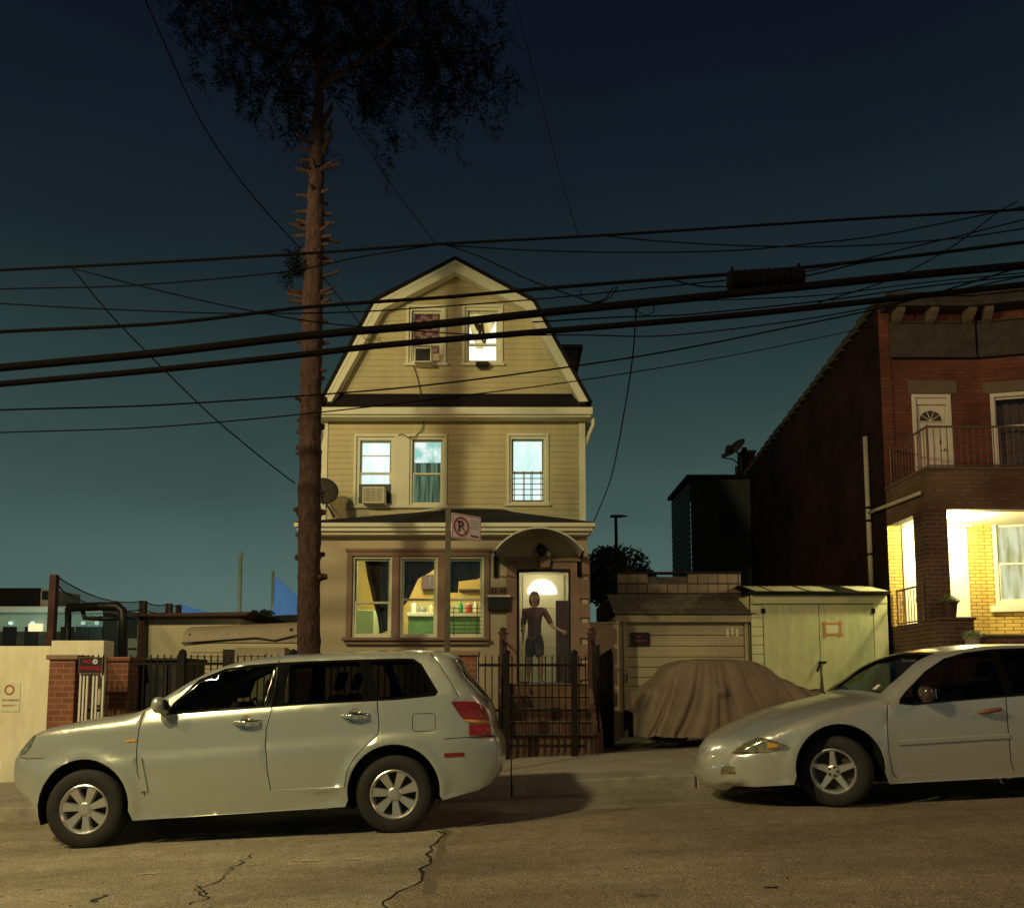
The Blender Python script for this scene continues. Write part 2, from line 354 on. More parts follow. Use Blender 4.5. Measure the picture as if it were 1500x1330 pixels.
def siding(b, span, z0, z1, Y, holes, lap=.112, out=.013):
    """real overlapping clapboards"""
    brk = {z0, z1}
    k = 0
    while z0+k*lap < z1: brk.add(round(z0+k*lap, 5)); k += 1
    for h in holes: brk |= {h[2], h[3]}
    zs = sorted(z for z in brk if z0 <= z <= z1)
    for a, c in zip(zs, zs[1:]):
        if c-a < .002: continue
        ka = math.floor((a-z0)/lap+1e-4)*lap+z0
        ya = Y-out*(1-(a-ka)/lap); yc = Y-out*(1-(c-ka)/lap)
        la, ra = span(a); lc, rc = span(c); segs = [(la, ra, lc, rc)]
        mid = (a+c)/2
        for h in holes:
            if h[2] < mid < h[3]:
                ns = []
                for s in segs:
                    if h[0] > max(s[0], s[2]) and h[1] < min(s[1], s[3]): ns += [(s[0], h[0], s[2], h[0]), (h[1], s[1], h[1], s[3])]
                    else: ns.append(s)
                segs = ns
        for s in segs:
            b.quad((s[0], ya, a), (s[1], ya, a), (s[1], yc, c), (s[0], yc, c))
            if abs(a-ka) < 1e-3: b.quad((s[0], Y, a), (s[1], Y, a), (s[1], ya, a), (s[0], ya, a))
def frame(b, x0, x1, z0, z1, wd, y0, y1, mi=0, sill=0):
    b.box(x0, x1, y0, y1, z1-wd, z1, mi); b.box(x0-sill, x1+sill, y0-sill*.8, y1, z0, z0+wd, mi)
    b.box(x0, x0+wd, y0, y1, z0+wd, z1-wd, mi); b.box(x1-wd, x1, y0, y1, z0+wd, z1-wd, mi)
def drape(b, x0, x1, z0, z1, Y, folds=8, amp=.02, n=40, mi=0, prof=None, ph=0, rows=10):
    """hanging cloth between x0..x1; prof(t)->(xl,xr) narrowing with height t 0 bottom..1 top"""
    v = []; 
    for j in range(rows+1):
        t = j/rows; xl, xr = prof(t) if prof else (x0, x1); z = z0+(z1-z0)*t
        for i in range(n+1):
            u = i/n; v.append((xl+(xr-xl)*u, Y+amp*math.sin(u*folds*2*math.pi+ph+.6*math.sin(5*u+ph))+.3*amp*math.sin(u*23+t*3), z))
    b.add(v, [(j*(n+1)+i, j*(n+1)+i+1, (j+1)*(n+1)+i+1, (j+1)*(n+1)+i) for j in range(rows) for i in range(n)])

# ================================================================== THE YELLOW HOUSE
YM, YP, YB = 16.0, 14.6, 26.0
HX0, HX1 = WX(470, 700, YM)+.02, WX(856, 700, YM)
house = thing('gambrel_house', 'cream sided three storey house with a gambrel gable and lit windows behind the tall tree', 'house', ((HX0+HX1)/2, YP, .3))
zE0, zE1 = WZ(611, YM-.3), WZ(598, YM-.33)            # eaves fascia
zPent = WZ(580, YM)
zPk, zKn, zFt = WZ(377, YM-.25), WZ(438, YM-.25), WZ(586, YM-.25)
xPk = WX(667, 377, YM-.25); xKL, xKR = WX(547, 438, YM-.25), WX(783, 438, YM-.25)
xFL, xFR = WX(468, 586, YM-.25), WX(866, 586, YM-.25)
zPorchTop = WZ(766, YP-.25)
def hole(pxa, pxb, pya, pyb, Y):
    pm = (pya+pyb)/2
    return (WX(pxa, pm, Y), WX(pxb, pm, Y), WZ(pyb, Y), WZ(pya, Y))
# upper storey wall (siding) with holes
H2 = [hole(522, 651, 640, 741, YM), hole(746, 800, 639, 738, YM)]
b = MB(); siding(b, lambda z: (HX0, HX1), 4.12, zE0+.02, YM, H2)
b.build('front_wall', M['siding'], house)
b = MB(); wall(b, HX0, HX1, 4.12, zE1, YM+.02, H2, .14)
for (x) in (HX0, HX1-.02): b.box(x, x+.02, YM+.16, YB, .3, zE1)
b.box(HX0, HX1, YB-.02, YB, .3, zE1); b.build('wall_core', M['siding'], house)
# gable wall
H3 = [hole(599, 650, 451, 533, YM), hole(681, 733, 451, 533, YM)]
def gspan(z):
    z = max(zPent, min(zPk, z))
    if z > zKn: u = (z-zKn)/(zPk-zKn); return (xKL+(xPk-xKL)*u+.0, xKR+(xPk-xKR)*u)
    u = (z-zFt)/(zKn-zFt); return (xFL+(xKL-xFL)*u+.1, xFR+(xKR-xFR)*u-.1)
def gs2(z):
    a, c = gspan(z); return (min(a+.12, xPk-.001), max(c-.12, xPk+.001))
b = MB(); siding(b, gs2, zPent+.04, zPk-.05, YM, H3); b.build('gable_wall', M['siding'], house)
b = MB(); zs = [zPent-.25, H3[0][2], H3[0][3], zKn, zPk-.1]
def gcell(z0, z1, xa=None, xb=None):
    a0, c0 = gs2(z0); a1, c1 = gs2(z1)
    if xa is not None: a0 = a1 = xa
    if xb is not None: c0 = c1 = xb
    b.quad((a0, YM+.03, z0), (c0, YM+.03, z0), (c1, YM+.03, z1), (a1, YM+.03, z1))
gcell(zPent-.25, H3[0][2]); gcell(H3[0][3], zKn); gcell(zKn, zPk-.1)
gcell(H3[0][2], H3[0][3], None, H3[0][0]); gcell(H3[0][2], H3[0][3], H3[0][1], H3[1][0]); gcell(H3[0][2], H3[0][3], H3[1][1], None)
b.build('gable_core', M['siding'], house)
# roof: gambrel shell going back
prof = [(xFL-.02, zFt-.03), (xKL-.02, zKn), (xPk, zPk+.02), (xKR+.02, zKn), (xFR+.02, zFt-.03)]
inn = [(xFR-.06, zFt-.03), (xKR-.03, zKn-.07), (xPk, zPk-.06), (xKL+.03, zKn-.07), (xFL+.06, zFt-.03)]
b = MB(); b.prism(prof+inn, 'y', YM-.27, YB+.2); b.build('roof', M['shingle'], house)
# rake boards: wide cream boards set in front with an inner step
def offs(px, d):
    # inner offset profile of the gambrel by distance d
    L = [Vector(p) for p in px]; o = []
    for i, p in enumerate(L):
        if i == 0: t = (L[1]-L[0]).normalized(); nn = Vector((t.y, -t.x)); q = p+nn*d; q.y = p.y; o.append(q); continue
        if i == len(L)-1: t = (L[i]-L[i-1]).normalized(); nn = Vector((t.y, -t.x)); q = p+nn*d; q.y = p.y; o.append(q); continue
        t1 = (L[i]-L[i-1]).normalized(); t2 = (L[i+1]-L[i]).normalized(); n1 = Vector((t1.y, -t1.x)); n2 = Vector((t2.y, -t2.x))
        nm = (n1+n2).normalized(); o.append(p+nm*d/nm.dot(n1))
    return o
base = [(p[0], p[1]) for p in prof]
o1, o2, o3 = offs(base, .02), offs(base, .15), offs(base, .27)
b = MB()
for i in range(4):
    b.prism([o1[i], o1[i+1], o2[i+1], o2[i]], 'y', YM-.262, YM-.25)
    b.prism([o2[i], o2[i+1], o3[i+1], o3[i]], 'y', YM-.25, YM-.03)
rk = b.build('rake_board', M['trim'], house)
# pent roof strip and eaves box
b = MB(); x0, x1 = xFL+.01, xFR-.01
b.add([(x0, YM-.30, zE1+.005), (x1, YM-.30, zE1+.005), (x1-.35, YM+.01, zPent+.03), (x0+.35, YM+.01, zPent+.03), (x0, YM+.05, zE1+.005), (x1, YM+.05, zE1+.005)],
      [(0,1,2,3), (0,3,4), (1,5,2)]); b.build('pent_roof', M['shingle'], house)
b = MB(); b.box(HX0-.05, HX1+.11, YM-.31, YM-.02, zE0, zE1)
b.box(HX0-.08, HX1+.14, YM-.37, YM-.312, zE0+.035, zE1+.012)
for s, x in ((-1, HX0), (1, HX1)): b.box(min(x, x+s*.13), max(x, x+s*.13), YM-.01, YB, zE0-.01, zE1)
b.build('eaves_fascia', M['trim'], house, bevel=.01)
# corner boards
for x in (HX0-.02, HX1-.1):
    b = MB(); b.box(x, x+.12, YM-.035, YM+.05, 3.6, zE0); b.build('corner_board', M['trim'], house)
# downspouts
b = MB(); x = HX1+.06
b.tube([(x+.1, YM-.2, zE0+.01), (x+.1, YM-.2, zE0-.12), (x+.02, YM-.1, zE0-.3), (x, YM-.02, zE0-.45)], .035); b.build('downspout', M['trim'], house, True)
b = MB(); x = HX0-.06
b.tube([(x, YM-.2, zE0+.01), (x-.02, YM-.2, zE0-.1), (x+.02, YM-.08, zE0-.3), (x, YM-.05, zE0-.45), (x, YM-.05, zPorchTop+.4)], .04); b.build('downspout', M['trim'], house, True)
# side dormer / chimney stub seen past the right slope
b = MB(); dx = WX(841, 520, 19)
b.box(dx-.5, dx+.06, 18.6, 20.5, WZ(548, 19), WZ(522, 19)); b.box(dx-.5, dx+.16, 18.5, 20.6, WZ(522, 19), WZ(517, 19)); b.build('side_dormer', M['stone'], house)

def dh_window(parent, h, Y, curtain=None, cmat=None, name='window', mid=.5, fw=.045, pane=True, muntin=None, skipsash=False, dy=.05):
    """double hung window inside hole h: frame part; pane, curtain sub-parts"""
    x0, x1, z0, z1 = h; b = MB(); frame(b, x0, x1, z0, z1, fw, Y+.005, Y+.1)
    zm = z0+(z1-z0)*mid
    if not skipsash:
        frame(b, x0+fw, x1-fw, zm-.02, z1-fw, .035, Y+dy+.03, Y+dy+.06)
        frame(b, x0+fw, x1-fw, z0+fw, zm+.02, .035, Y+dy-.005, Y+dy+.028)
    if muntin:
        for q in muntin: b.box(x0+fw+.03, x1-fw-.03, Y+dy+.035, Y+dy+.05, z0+(z1-z0)*q-.012, z0+(z1-z0)*q+.012)
    f = b.build(name, M['trim'], parent, bevel=.004)
    if pane:
        p = MB(); p.quad((x0+fw, Y+dy+.03, z0+fw), (x1-fw, Y+dy+.03, z0+fw), (x1-fw, Y+dy+.03, z1-fw), (x0+fw, Y+dy+.03, z1-fw)); p.build('pane', M['glass'], f)
    if cmat:
        p = MB(); drape(p, x0-.05, x1+.05, z0-.05, z1+.05, Y+.3, 7, .03); p.build('curtain', cmat, f, True)
    return f
def casing(parent, h, Y, wd, m, name='window_casing', sill=.03, sh=.05, d=.04):
    x0, x1, z0, z1 = h; b = MB()
    b.box(x0-wd, x1+wd, Y-d, Y+.02, z1, z1+wd); b.box(x0-wd, x0, Y-d, Y+.02, z0, z1); b.box(x1, x1+wd, Y-d, Y+.02, z0, z1)
    b.box(x0-wd-sill, x1+wd+sill, Y-d-.03, Y+.02, z0-sh, z0); return b.build(name, m, parent, bevel=.004)
# second storey: lit cyan-white curtains
M['cy1'] = glow('lit_pale_curtain', (.50,.88,.82), (1,1,1), 1.2, (3,1,1), 1.2, .3, .62)
M['cy2'] = glow('lit_sheer_with_green_shadow', (.32,.64,.56), (.95,1.0,.98), 1.12, (2.2,1,2.2), 1.3, .38, .55)
M['cy3'] = glow('dark_lined_curtain', (.035,.055,.03), (.20,.30,.19), .8, (16,1,.6), 1.5)
M['yl'] = glow('lit_yellow_curtain', (.55,.38,.10), (.95,.78,.36), 1.0, (6,1,1), 1.5)
M['bl'] = glow('bright_room_glow', (1,.93,.72), (1,.98,.86), 1.9, (1,1,1), 1.5)
M['darkroom'] = mat('dark_room_wall', (.05,.045,.04), .9)
h2 = H2[0]; xm0, xm1 = WX(577, 690, YM), WX(600, 690, YM)
b = MB(); b.box(xm0, xm1, YM-.03, YM+.12, h2[2], h2[3]); b.build('window_mullion', M['trim'], house, bevel=.005)
wl = (h2[0], xm0, h2[2], h2[3]); wr = (xm1, h2[1], h2[2], h2[3])
f1 = dh_window(house, wl, YM, cmat=M['cy1'], mid=.48, muntin=(.74,), fw=.06)
f2 = dh_window(house, wr, YM, cmat=M['cy2'], mid=.47)
b = MB(); drape(b, wr[0]+.02, wr[1]-.02, wr[2], WZ(674, YM), YM+.2, 9, .02); b.build('curtain', M['cy3'], f2, True)
casing(house, h2, YM, .05, M['trim'])
f3 = dh_window(house, H2[1], YM, cmat=M['cy1'], mid=.47); casing(house, H2[1], YM, .05, M['trim'])
b = MB(); x0, x1, z0, z1 = H2[1]; zt = WZ(690, YM)
for i in range(6): z = z0+.07+(zt-z0-.1)*i/5; b.box(x0+.06, x1-.06, YM+.02, YM+.032, z-.007, z+.007)
for i in range(4): x = x0+.1+(x1-x0-.2)*i/3; b.box(x-.007, x+.007, YM+.01, YM+.022, z0+.06, zt)
for i in range(2): x = (x0+x1)/2-.06+.12*i; b.box(x-.006, x+.006, YM+.008, YM+.02, z0+.06, zt-.05)
b.build('window_bars', M['black'], f3)
# gable windows
hL, hR = H3
M['check'] = None
def checkmat():
    m = bpy.data.materials.new('red_checked_curtain'); m.use_nodes = True; n = m.node_tree.nodes; l = m.node_tree.links
    b = n['Principled BSDF']; t = n.new('ShaderNodeTexCoord'); k = n.new('ShaderNodeTexChecker'); k.inputs['Scale'].default_value = 9
    k.inputs['Color1'].default_value = (.16,.05,.05, 1); k.inputs['Color2'].default_value = (.35,.17,.11, 1)
    z = n.new('ShaderNodeTexNoise'); z.inputs['Scale'].default_value = 7; mx = n.new('ShaderNodeMix'); mx.data_type = 'RGBA'; mx.inputs[0].default_value = .5; mx.blend_type = 'MULTIPLY'
    l.new(t.outputs['Object'], k.inputs['Vector']); l.new(t.outputs['Object'], z.inputs['Vector']); l.new(k.outputs[0], mx.inputs[6]); l.new(z.outputs['Color'], mx.inputs[7]); l.new(mx.outputs[2], b.inputs['Base Color'])
    l.new(mx.outputs[2], b.inputs['Emission Color']); b.inputs['Emission Strength'].default_value = .35; return m
M['check'] = checkmat()
f4 = dh_window(house, hL, YM, mid=.36, fw=.05); casing(house, hL, YM, .05, M['trim'])
b = MB(); drape(b, hL[0], hL[1], hL[2]+.28, hL[3], YM+.2, 5, .02); b.build('curtain', M['check'], f4, True)
M['yl2'] = glow('dim_yellow_room', (.30,.17,.05), (.42,.25,.08), .9, (1,1,1), 2)
b = MB(); b.quad((hL[0]-.05, YM+.35, hL[2]-.05), (hL[1]+.05, YM+.35, hL[2]-.05), (hL[1]+.05, YM+.35, hL[2]+.4), (hL[0]-.05, YM+.35, hL[2]+.4)); b.build('shade', M['yl2'], f4)
f5 = dh_window(house, hR, YM, mid=.36, fw=.05); casing(house, hR, YM, .05, M['trim'])
b = MB(); drape(b, hR[0]-.1, hR[1]+.1, hR[2]-.1, hR[3]+.1, YM+.45, 3, .01); b.build('room_glow', M['bl'], f5)
cx = (hR[0]+hR[1])/2
b = MB(); drape(b, hR[0]+.05, hR[1]-.05, hR[2]+.38, hR[3], YM+.22, 5, .02, prof=lambda t: (hR[0]+.22-.16*min(1, t*1.4), hR[0]+.34+.26*min(1, t*1.3))); b.build('curtain', M['yl'], f5, True)
b = MB(); drape(b, 0, 1, hR[2]+.42, hR[3]-.24, YM+.19, 2, .02, prof=lambda t: (hR[0]+.38-.22*t, hR[0]+.42-.07*t)); b.build('curtain', M['maroon'], f5, True)
b = MB(); b.box(cx-.13, cx+.13, YM-.16, YM-.05, hR[2]-.09, hR[2]-.01); b.box(cx-.09, cx+.1, YM-.13, YM-.06, hR[2]-.13, hR[2]-.09); b.build('window_box', M['black'], house, bevel=.01)
# dark liners so rooms are closed boxes
b = MB(); b.box(HX0+.05, HX1-.05, YM+.9, YM+.93, 4.3, zE1-.02); b.box(xPk-1.5, xPk+1.5, YM+.9, YM+.93, zE1, zKn-.1); b.build('inner_wall', M['darkroom'], house)

# ------------------------------------------------ porch storey
PX0, PX1 = HX0-.02, WX(861, 860, YP)
zg0 = -.05; zC0, zC1 = WZ(783, YP-.2), zPorchTop
HP = [hole(516, 574, 815, 934, YP), hole(585, 641, 815, 934, YP), hole(653, 709, 815, 934, YP)]
HD = hole(757, 836, 834, 1001, YP)
b = MB(); wall(b, PX0, PX1, zg0, zC0+.05, YP, HP+[HD], .14)
b.box(PX0, PX0+.14, YP+.14, YM, zg0, zC0+.05); b.box(PX1-.14, PX1, YP+.14, YM, zg0, zC0+.05)
b.build('porch_wall', M['stucco'], house)
# roof (low hip) and cornice
yf = YP-.28; xa, xb = WX(431, 770, yf), WX(872, 770, yf); zr = WZ(748, YM)
b = MB(); xr0, xr1 = WX(645, 748, YM), WX(735, 748, YM)
b.add([(xa, yf, zC1+.01), (xb, yf, zC1+.01), (xb, YM, zC1+.01), (xa, YM, zC1+.01), (xr0, YM-.02, zr), (xr1, YM-.02, zr)],
      [(0,1,5,4), (1,2,5), (0,4,3), (0,3,2,1)]); b.build('porch_roof', M['shingle'], house)
b = MB(); b.box(xa, xb, yf-.03, YP+.3, zC1-.075, zC1-.002); b.box(xa+.04, xb-.04, yf+.02, YP+.3, zC1-.14, zC1-.075); b.box(xa+.1, xb-.1, yf+.09, YP+.3, zC0, zC1-.14)
b.build('cornice', M['trim'], house, bevel=.012)
b = MB(); b.tube([(xr0-.5, YM-.1, zr-.06), (xr0, YM-.1, zr+.03), ((xr0+xr1)/2, YM-.1, zr+.05), (xr1, YM-.1, zr+.03), (xr1+.5, YM-.1, zr-.1)], .018); b.build('flashing', M['trim'], house, True)
# brown masonry surround of the triple window
A = HP[0][0]; B_ = HP[2][1]; zb, zt = HP[0][2], HP[0][3]
b = MB(); xo0, xo1 = WX(508, 870, YP), WX(717, 870, YP); zo1 = WZ(804, YP)
b.box(xo0, xo1, YP-.045, YP+.01, zt, zo1-.05); b.box(xo0-.03, xo1+.03, YP-.075, YP+.01, zo1-.05, zo1)
b.box(xo0, A, YP-.045, YP+.01, zb, zt); b.box(B_, xo1, YP-.045, YP+.01, zb, zt)
for a, c in ((HP[0][1], HP[1][0]), (HP[1][1], HP[2][0])): b.box(a, c, YP-.045, YP+.01, zb, zt)
xs0, xs1 = WX(502, 938, YP), WX(717, 938, YP)
b.box(xs0, xs1, YP-.14, YP+.01, zb-.05, zb); b.box(xs0+.05, xs1-.03, YP-.08, YP+.01, zb-.12, zb-.05)
b.build('window_surround', M['brownstone'], house, bevel=.008)
pw = []
for i, h in enumerate(HP):
    pw.append(dh_window(house, h, YP, mid=(.43, .47, .47)[i], fw=.035, dy=.03))
# iron bars on the lower right sash
b = MB(); x0, x1, z0, z1 = HP[2]; zt2 = z0+(z1-z0)*.36
for i in range(7): z = z0+.08+(zt2-z0-.08)*i/6; b.box(x0+.03, x1-.05, YP+.015, YP+.027, z-.006, z+.006)
for i in range(2): x = x0+.14+i*.4; b.box(x-.006, x+.006, YP+.005, YP+.016, z0+.05, zt2+.04)
b.build('window_bars', M['black'], pw[2])
# door surround, keystone, quoins
b = MB(); x0, x1, z0, z1 = HD; xo0, xo1 = WX(742, 850, YP), WX(849, 850, YP); zo = WZ(818, YP)
b.box(xo0, x0, YP-.05, YP+.01, z0, zo-.06); b.box(x1, xo1, YP-.05, YP+.01, z0, zo-.06)
b.box(x0, x1, YP-.05, YP+.01, z1, zo-.06); b.box(xo0-.03, xo1+.03, YP-.09, YP+.01, zo-.06, zo)
kx = WX(798, 822, YP); b.prism([(kx-.075, z1+.02), (kx+.075, z1+.02), (kx+.12, zo+.04), (kx-.12, zo+.04)], 'y', YP-.13, YP-.052)
b.build('door_surround', M['brownstone'], house, bevel=.008)
b = MB()
for i, (ya, yb_) in enumerate(((815, 842), (849, 877), (884, 905), (912, 935), (943, 965), (972, 996))):
    w2 = (.19, .2)[i % 2]; b.box(PX1-w2, PX1+.03, YP-.045, YP+.2, WZ(yb_, YP), WZ(ya, YP))
b.build('quoins', M['brownstone'], house, bevel=.012)
# storm door
b = MB(); x0, x1, z0, z1 = HD; b.box(x0, x0+.045, YP-.02, YP+.06, z0, z1); b.box(x1-.04, x1, YP-.02, YP+.06, z0, z1); b.box(x0+.045, x1-.04, YP-.02, YP+.06, z1-.05, z1); b.box(x0+.045, x1-.04, YP-.02, YP+.06, z0, z0+.03)
sd = b.build('storm_door', M['black'], house, bevel=.004)
b = MB(); b.quad((x0+.045, YP+.03, z0+.03), (x1-.04, YP+.03, z0+.03), (x1-.04, YP+.03, z1-.05), (x0+.045, YP+.03, z1-.05)); b.build('pane', M['storm'], sd)
b = MB(); b.box(x0+.07, x0+.1, YP-.07, YP-.02, z0+.95, z0+1.1); b.lathe([(0, -.06), (.02, -.06), (.02, 0), (0, 0)], (x0+.085, YP-.02, z0+.9), 'y', 10); b.build('handle', M['black'], sd)
# vestibule behind the storm door
M['hallwall'] = mat('cream_hall_paint', (.62,.58,.42), .8, var=.05)
M['whitedoor'] = mat('white_panel_door_paint', (.68,.66,.52), .5, var=.03)
YV = YP+1.25; hx0, hx1 = x0-.18, x1+.30
b = MB(); b.box(hx0-.05, hx0, YP+.15, YV, z0, z1+.15); b.box(hx1, hx1+.05, YP+.15, YV, z0, z1+.15); b.box(hx0, hx1, YP+.15, YV, z1+.1, z1+.15); b.box(hx0, hx1, YP+.0, YV, z0-.12, z0)
b.box(hx0, hx1, YV, YV+.05, z0, z1+.1); b.build('vestibule', M['hallwall'], house)
dxa, dxb = WX(766, 900, YV), WX(826, 900, YV); dzt = WZ(842, YV)
b = MB(); b.box(dxa, dxb, YV-.045, YV, z0+.02, dzt)
for (u0, u1, v0, v1) in ((.12, .44, .08, .34), (.56, .88, .08, .34), (.12, .44, .40, .70), (.56, .88, .40, .70)):
    xx0, xx1 = dxa+(dxb-dxa)*u0, dxa+(dxb-dxa)*u1; zz0, zz1 = z0+(dzt-z0)*v0, z0+(dzt-z0)*v1
    frame(b, xx0, xx1, zz0, zz1, .015, YV-.055, YV-.045)
fd = b.build('front_door', M['whitedoor'], house, bevel=.004)
M['fan'] = mat('lit_fanlight', (1,.97,.8), .5, var=0, emis=(1,.96,.78), es=7)
fx = WX(794, 860, YV); fz = WZ(870, YV); fr = (WX(814.5, 870, YV)-WX(773, 870, YV))/2
b = MB(); arc = [(fx+fr*math.cos(math.pi*i/20), fz+fr*.98*math.sin(math.pi*i/20)) for i in range(21)]; b.prism(arc, 'y', YV-.06, YV-.046); b.build('fanlight', M['fan'], fd)
b = MB(); b.lathe([(0, -.07), (.03, -.065), (.035, -.04), (.015, -.02), (.015, 0), (0, 0)], (dxb-.08, YV-.046, z0+.93), 'y', 12); b.build('door_knob', M['chrome'], fd, True)
b = MB(); b.box(WX(814, 930, YP+.5), WX(838, 930, YP+.5), YP+.40, YP+.46, z0, WZ(880, YP+.45)); b.box(WX(818, 930, YP+.5), WX(821, 930, YP+.5), YP+.385, YP+.40, z0, WZ(882, YP+.45)); b.build('side_panel', M['maroon'], house)
b = MB(); b.box(WX(775, 997, YP), WX(824, 997, YP), YP-.1, YP-.021, z0+.012, z0+.03); b.build('door_sill', M['chrome'], house)
lamp('vestibule_light', 'POINT', ((x0+x1)/2-.05, YP+.5, z1+.02), 11, (1, .90, .55), .06)
# front room behind the triple window
RX0, RX1, RY1, RZ0, RZ1 = PX0+.15, hx0-.1, YP+3.4, 1.05, 4.0
M['roomyel'] = mat('yellow_room_paint', (.62,.42,.13), .8, var=.12, vs=2)
M['roomgrn'] = mat('green_room_paint', (.25,.46,.24), .7, var=.15, vs=2)
b = MB(); b.box(RX0, RX1, RY1, RY1+.05, RZ0, RZ1); b.box(RX1, RX1+.04, YP+.15, RY1, RZ0, RZ1); b.box(RX0, RX1, YP+.15, RY1, RZ0-.04, RZ0); b.box(RX0, RX1, YP+.15, RY1, RZ1, RZ1+.04); b.build('front_room_walls', M['roomyel'], house)
b = MB(); b.box(RX0-.04, RX0, YP+.15, RY1, RZ0, RZ1); b.build('front_room_side_wall', M['roomgrn'], house)
lamp('front_room_light', 'POINT', ((RX0+RX1)/2, YP+1.9, RZ1-.35), 80, (1.0, 1.0, .60), .15)
# curtains: dark drapes with swags
def curt(poly, Y, m, par, name='curtain', thick=.03):
    """cloth cut to a photographed outline, pleated"""
    pts = [W(p[0], p[1], Y) for p in poly]; z0 = min(p[1] for p in pts); z1 = max(p[1] for p in pts); b = MB(); rows = 22; n = 18; v = []
    for j in range(rows+1):
        z = z0+(z1-z0)*(j+.001)/(rows+.002); xs = []
        for i in range(len(pts)):
            (ax, az), (bx, bz) = pts[i], pts[(i+1) % len(pts)]
            if (az-z)*(bz-z) <= 0 and abs(az-bz) > 1e-6: xs.append(ax+(bx-ax)*(z-az)/(bz-az))
        xl, xr = min(xs), max(xs)
        for i in range(n+1):
            u = i/n; v.append((xl+(xr-xl)*u, Y+thick*math.sin(u*16+j*.15), z))
    b.add(v, [(j*(n+1)+i, j*(n+1)+i+1, (j+1)*(n+1)+i+1, (j+1)*(n+1)+i) for j in range(rows) for i in range(n)]); return b.build(name, m, par, True)
M['drape'] = mat('dark_maroon_drape', (.035,.022,.02), .9, var=.3, vs=8)
M['drape2'] = mat('olive_brown_drape', (.12,.085,.045), .9, var=.3, vs=8)
Yc = YP+.22
curt([(533, 812), (576, 812), (574, 880), (572, 925), (556, 928), (553, 905), (546, 880), (538, 845)], Yc, M['drape'], pw[0])
curt([(583, 810), (622, 810), (612, 850), (598, 880), (588, 892), (583, 900)], Yc, M['drape2'], pw[1])
curt([(583, 808), (646, 808), (642, 830), (628, 840), (616, 846), (604, 856), (583, 862)], Yc-.04, M['drape'], pw[1])
curt([(648, 808), (712, 808), (710, 840), (702, 848), (690, 851), (676, 847), (672, 852), (671, 868), (661, 868), (648, 862)], Yc-.04, M['drape'], pw[2])
# kitchen things inside
counter = thing('kitchen_counter', 'green fronted kitchen counter seen through the middle window of the lit front room', 'counter', (WX(640, 920, YP+2.3), YP+2.6, RZ0))
b = MB(); cx0, cx1 = WX(598, 905, YP+2.3), WX(707, 905, YP+2.3); b.box(cx0, cx1, YP+2.3, YP+2.9, RZ0, WZ(903, YP+2.3)); b.build('cabinet', mat('speckled_green_front', (.13,.26,.10), .6, var=.4, vs=25), counter)
b = MB(); b.box(cx0-.03, cx1+.03, YP+2.26, YP+2.92, WZ(903, YP+2.3), WZ(897, YP+2.3)); b.build('worktop', M['white'], counter, bevel=.01)
frg = thing('refrigerator', 'tall pale green refrigerator behind the left window of the lit front room', 'fridge', (WX(530, 900, YP+2), YP+2.3, RZ0))
b = MB(); fx0, fx1 = WX(522, 900, YP+2), WX(548, 900, YP+2); b.box(fx0, fx1, YP+2, YP+2.6, RZ0, WZ(893, YP+2)); b.build('body', mat('pale_green_enamel', (.5,.62,.45), .3, var=.05), frg, bevel=.02)
b = MB(); b.box(fx0+.03, fx0+.05, YP+1.94, YP+1.98, RZ0+.8, RZ0+1.1); b.build('handle', M['chrome'], frg)
cab = thing('wall_cabinet', 'dark red cabinet hung on the yellow wall behind the middle window', 'cabinet', (WX(628, 850, YP+3), YP+3.1, 2.8))
b = MB(); b.box(WX(617, 850, YP+3), WX(642, 850, YP+3), YP+3.05, YP+3.38, WZ(863, YP+3.05), WZ(842, YP+3.05)); b.build('cabinet_box', M['maroon'], cab, bevel=.01)
b = MB(); b.box(WX(629, 850, YP+3), WX(630.5, 850, YP+3), YP+3.035, YP+3.049, WZ(861, YP+3.05), WZ(844, YP+3.05)); b.build('door_line', M['black'], cab)
b = MB(); b.box(WX(672, 868, YP+3.2), WX(712, 868, YP+3.2), YP+3.15, YP+3.39, WZ(866, YP+3.2), WZ(863, YP+3.2)); tag(b.build('wall_shelf', M['maroon'], bevel=.004), 'brown wooden shelf on the yellow wall seen through the right porch window', 'shelf')
bt = thing('bottle', 'green bottle standing on the kitchen counter behind the barred right window', 'bottle', (WX(675, 900, YP+2.5), YP+2.5, WZ(897, YP+2.3)))
b = MB(); b.lathe([(0, 0), (.045, 0), (.045, .16), (.015, .22), (.015, .29), (0, .29)], bt.location, 'z', 12); b.build('bottle_body', mat('green_bottle_glass', (.04,.35,.10), .15, var=.1), bt, True)
b = MB(); b.lathe([(0, .291), (.02, .291), (.02, .32), (0, .32)], bt.location, 'z', 10); b.build('cap', M['white'], bt)
bt = thing('jar', 'red jar standing beside the green bottle on the kitchen counter', 'jar', (WX(687, 900, YP+2.5), YP+2.5, WZ(897, YP+2.3)))
b = MB(); b.lathe([(0, 0), (.06, 0), (.065, .05), (.06, .15), (.05, .17), (0, .17)], bt.location, 'z', 14); b.build('jar_body', mat('red_jar', (.5,.05,.05), .3, var=.1), bt, True)
b = MB(); b.lathe([(0, .171), (.052, .171), (.052, .2), (0, .2)], bt.location, 'z', 14); b.build('lid', M['white'], bt)

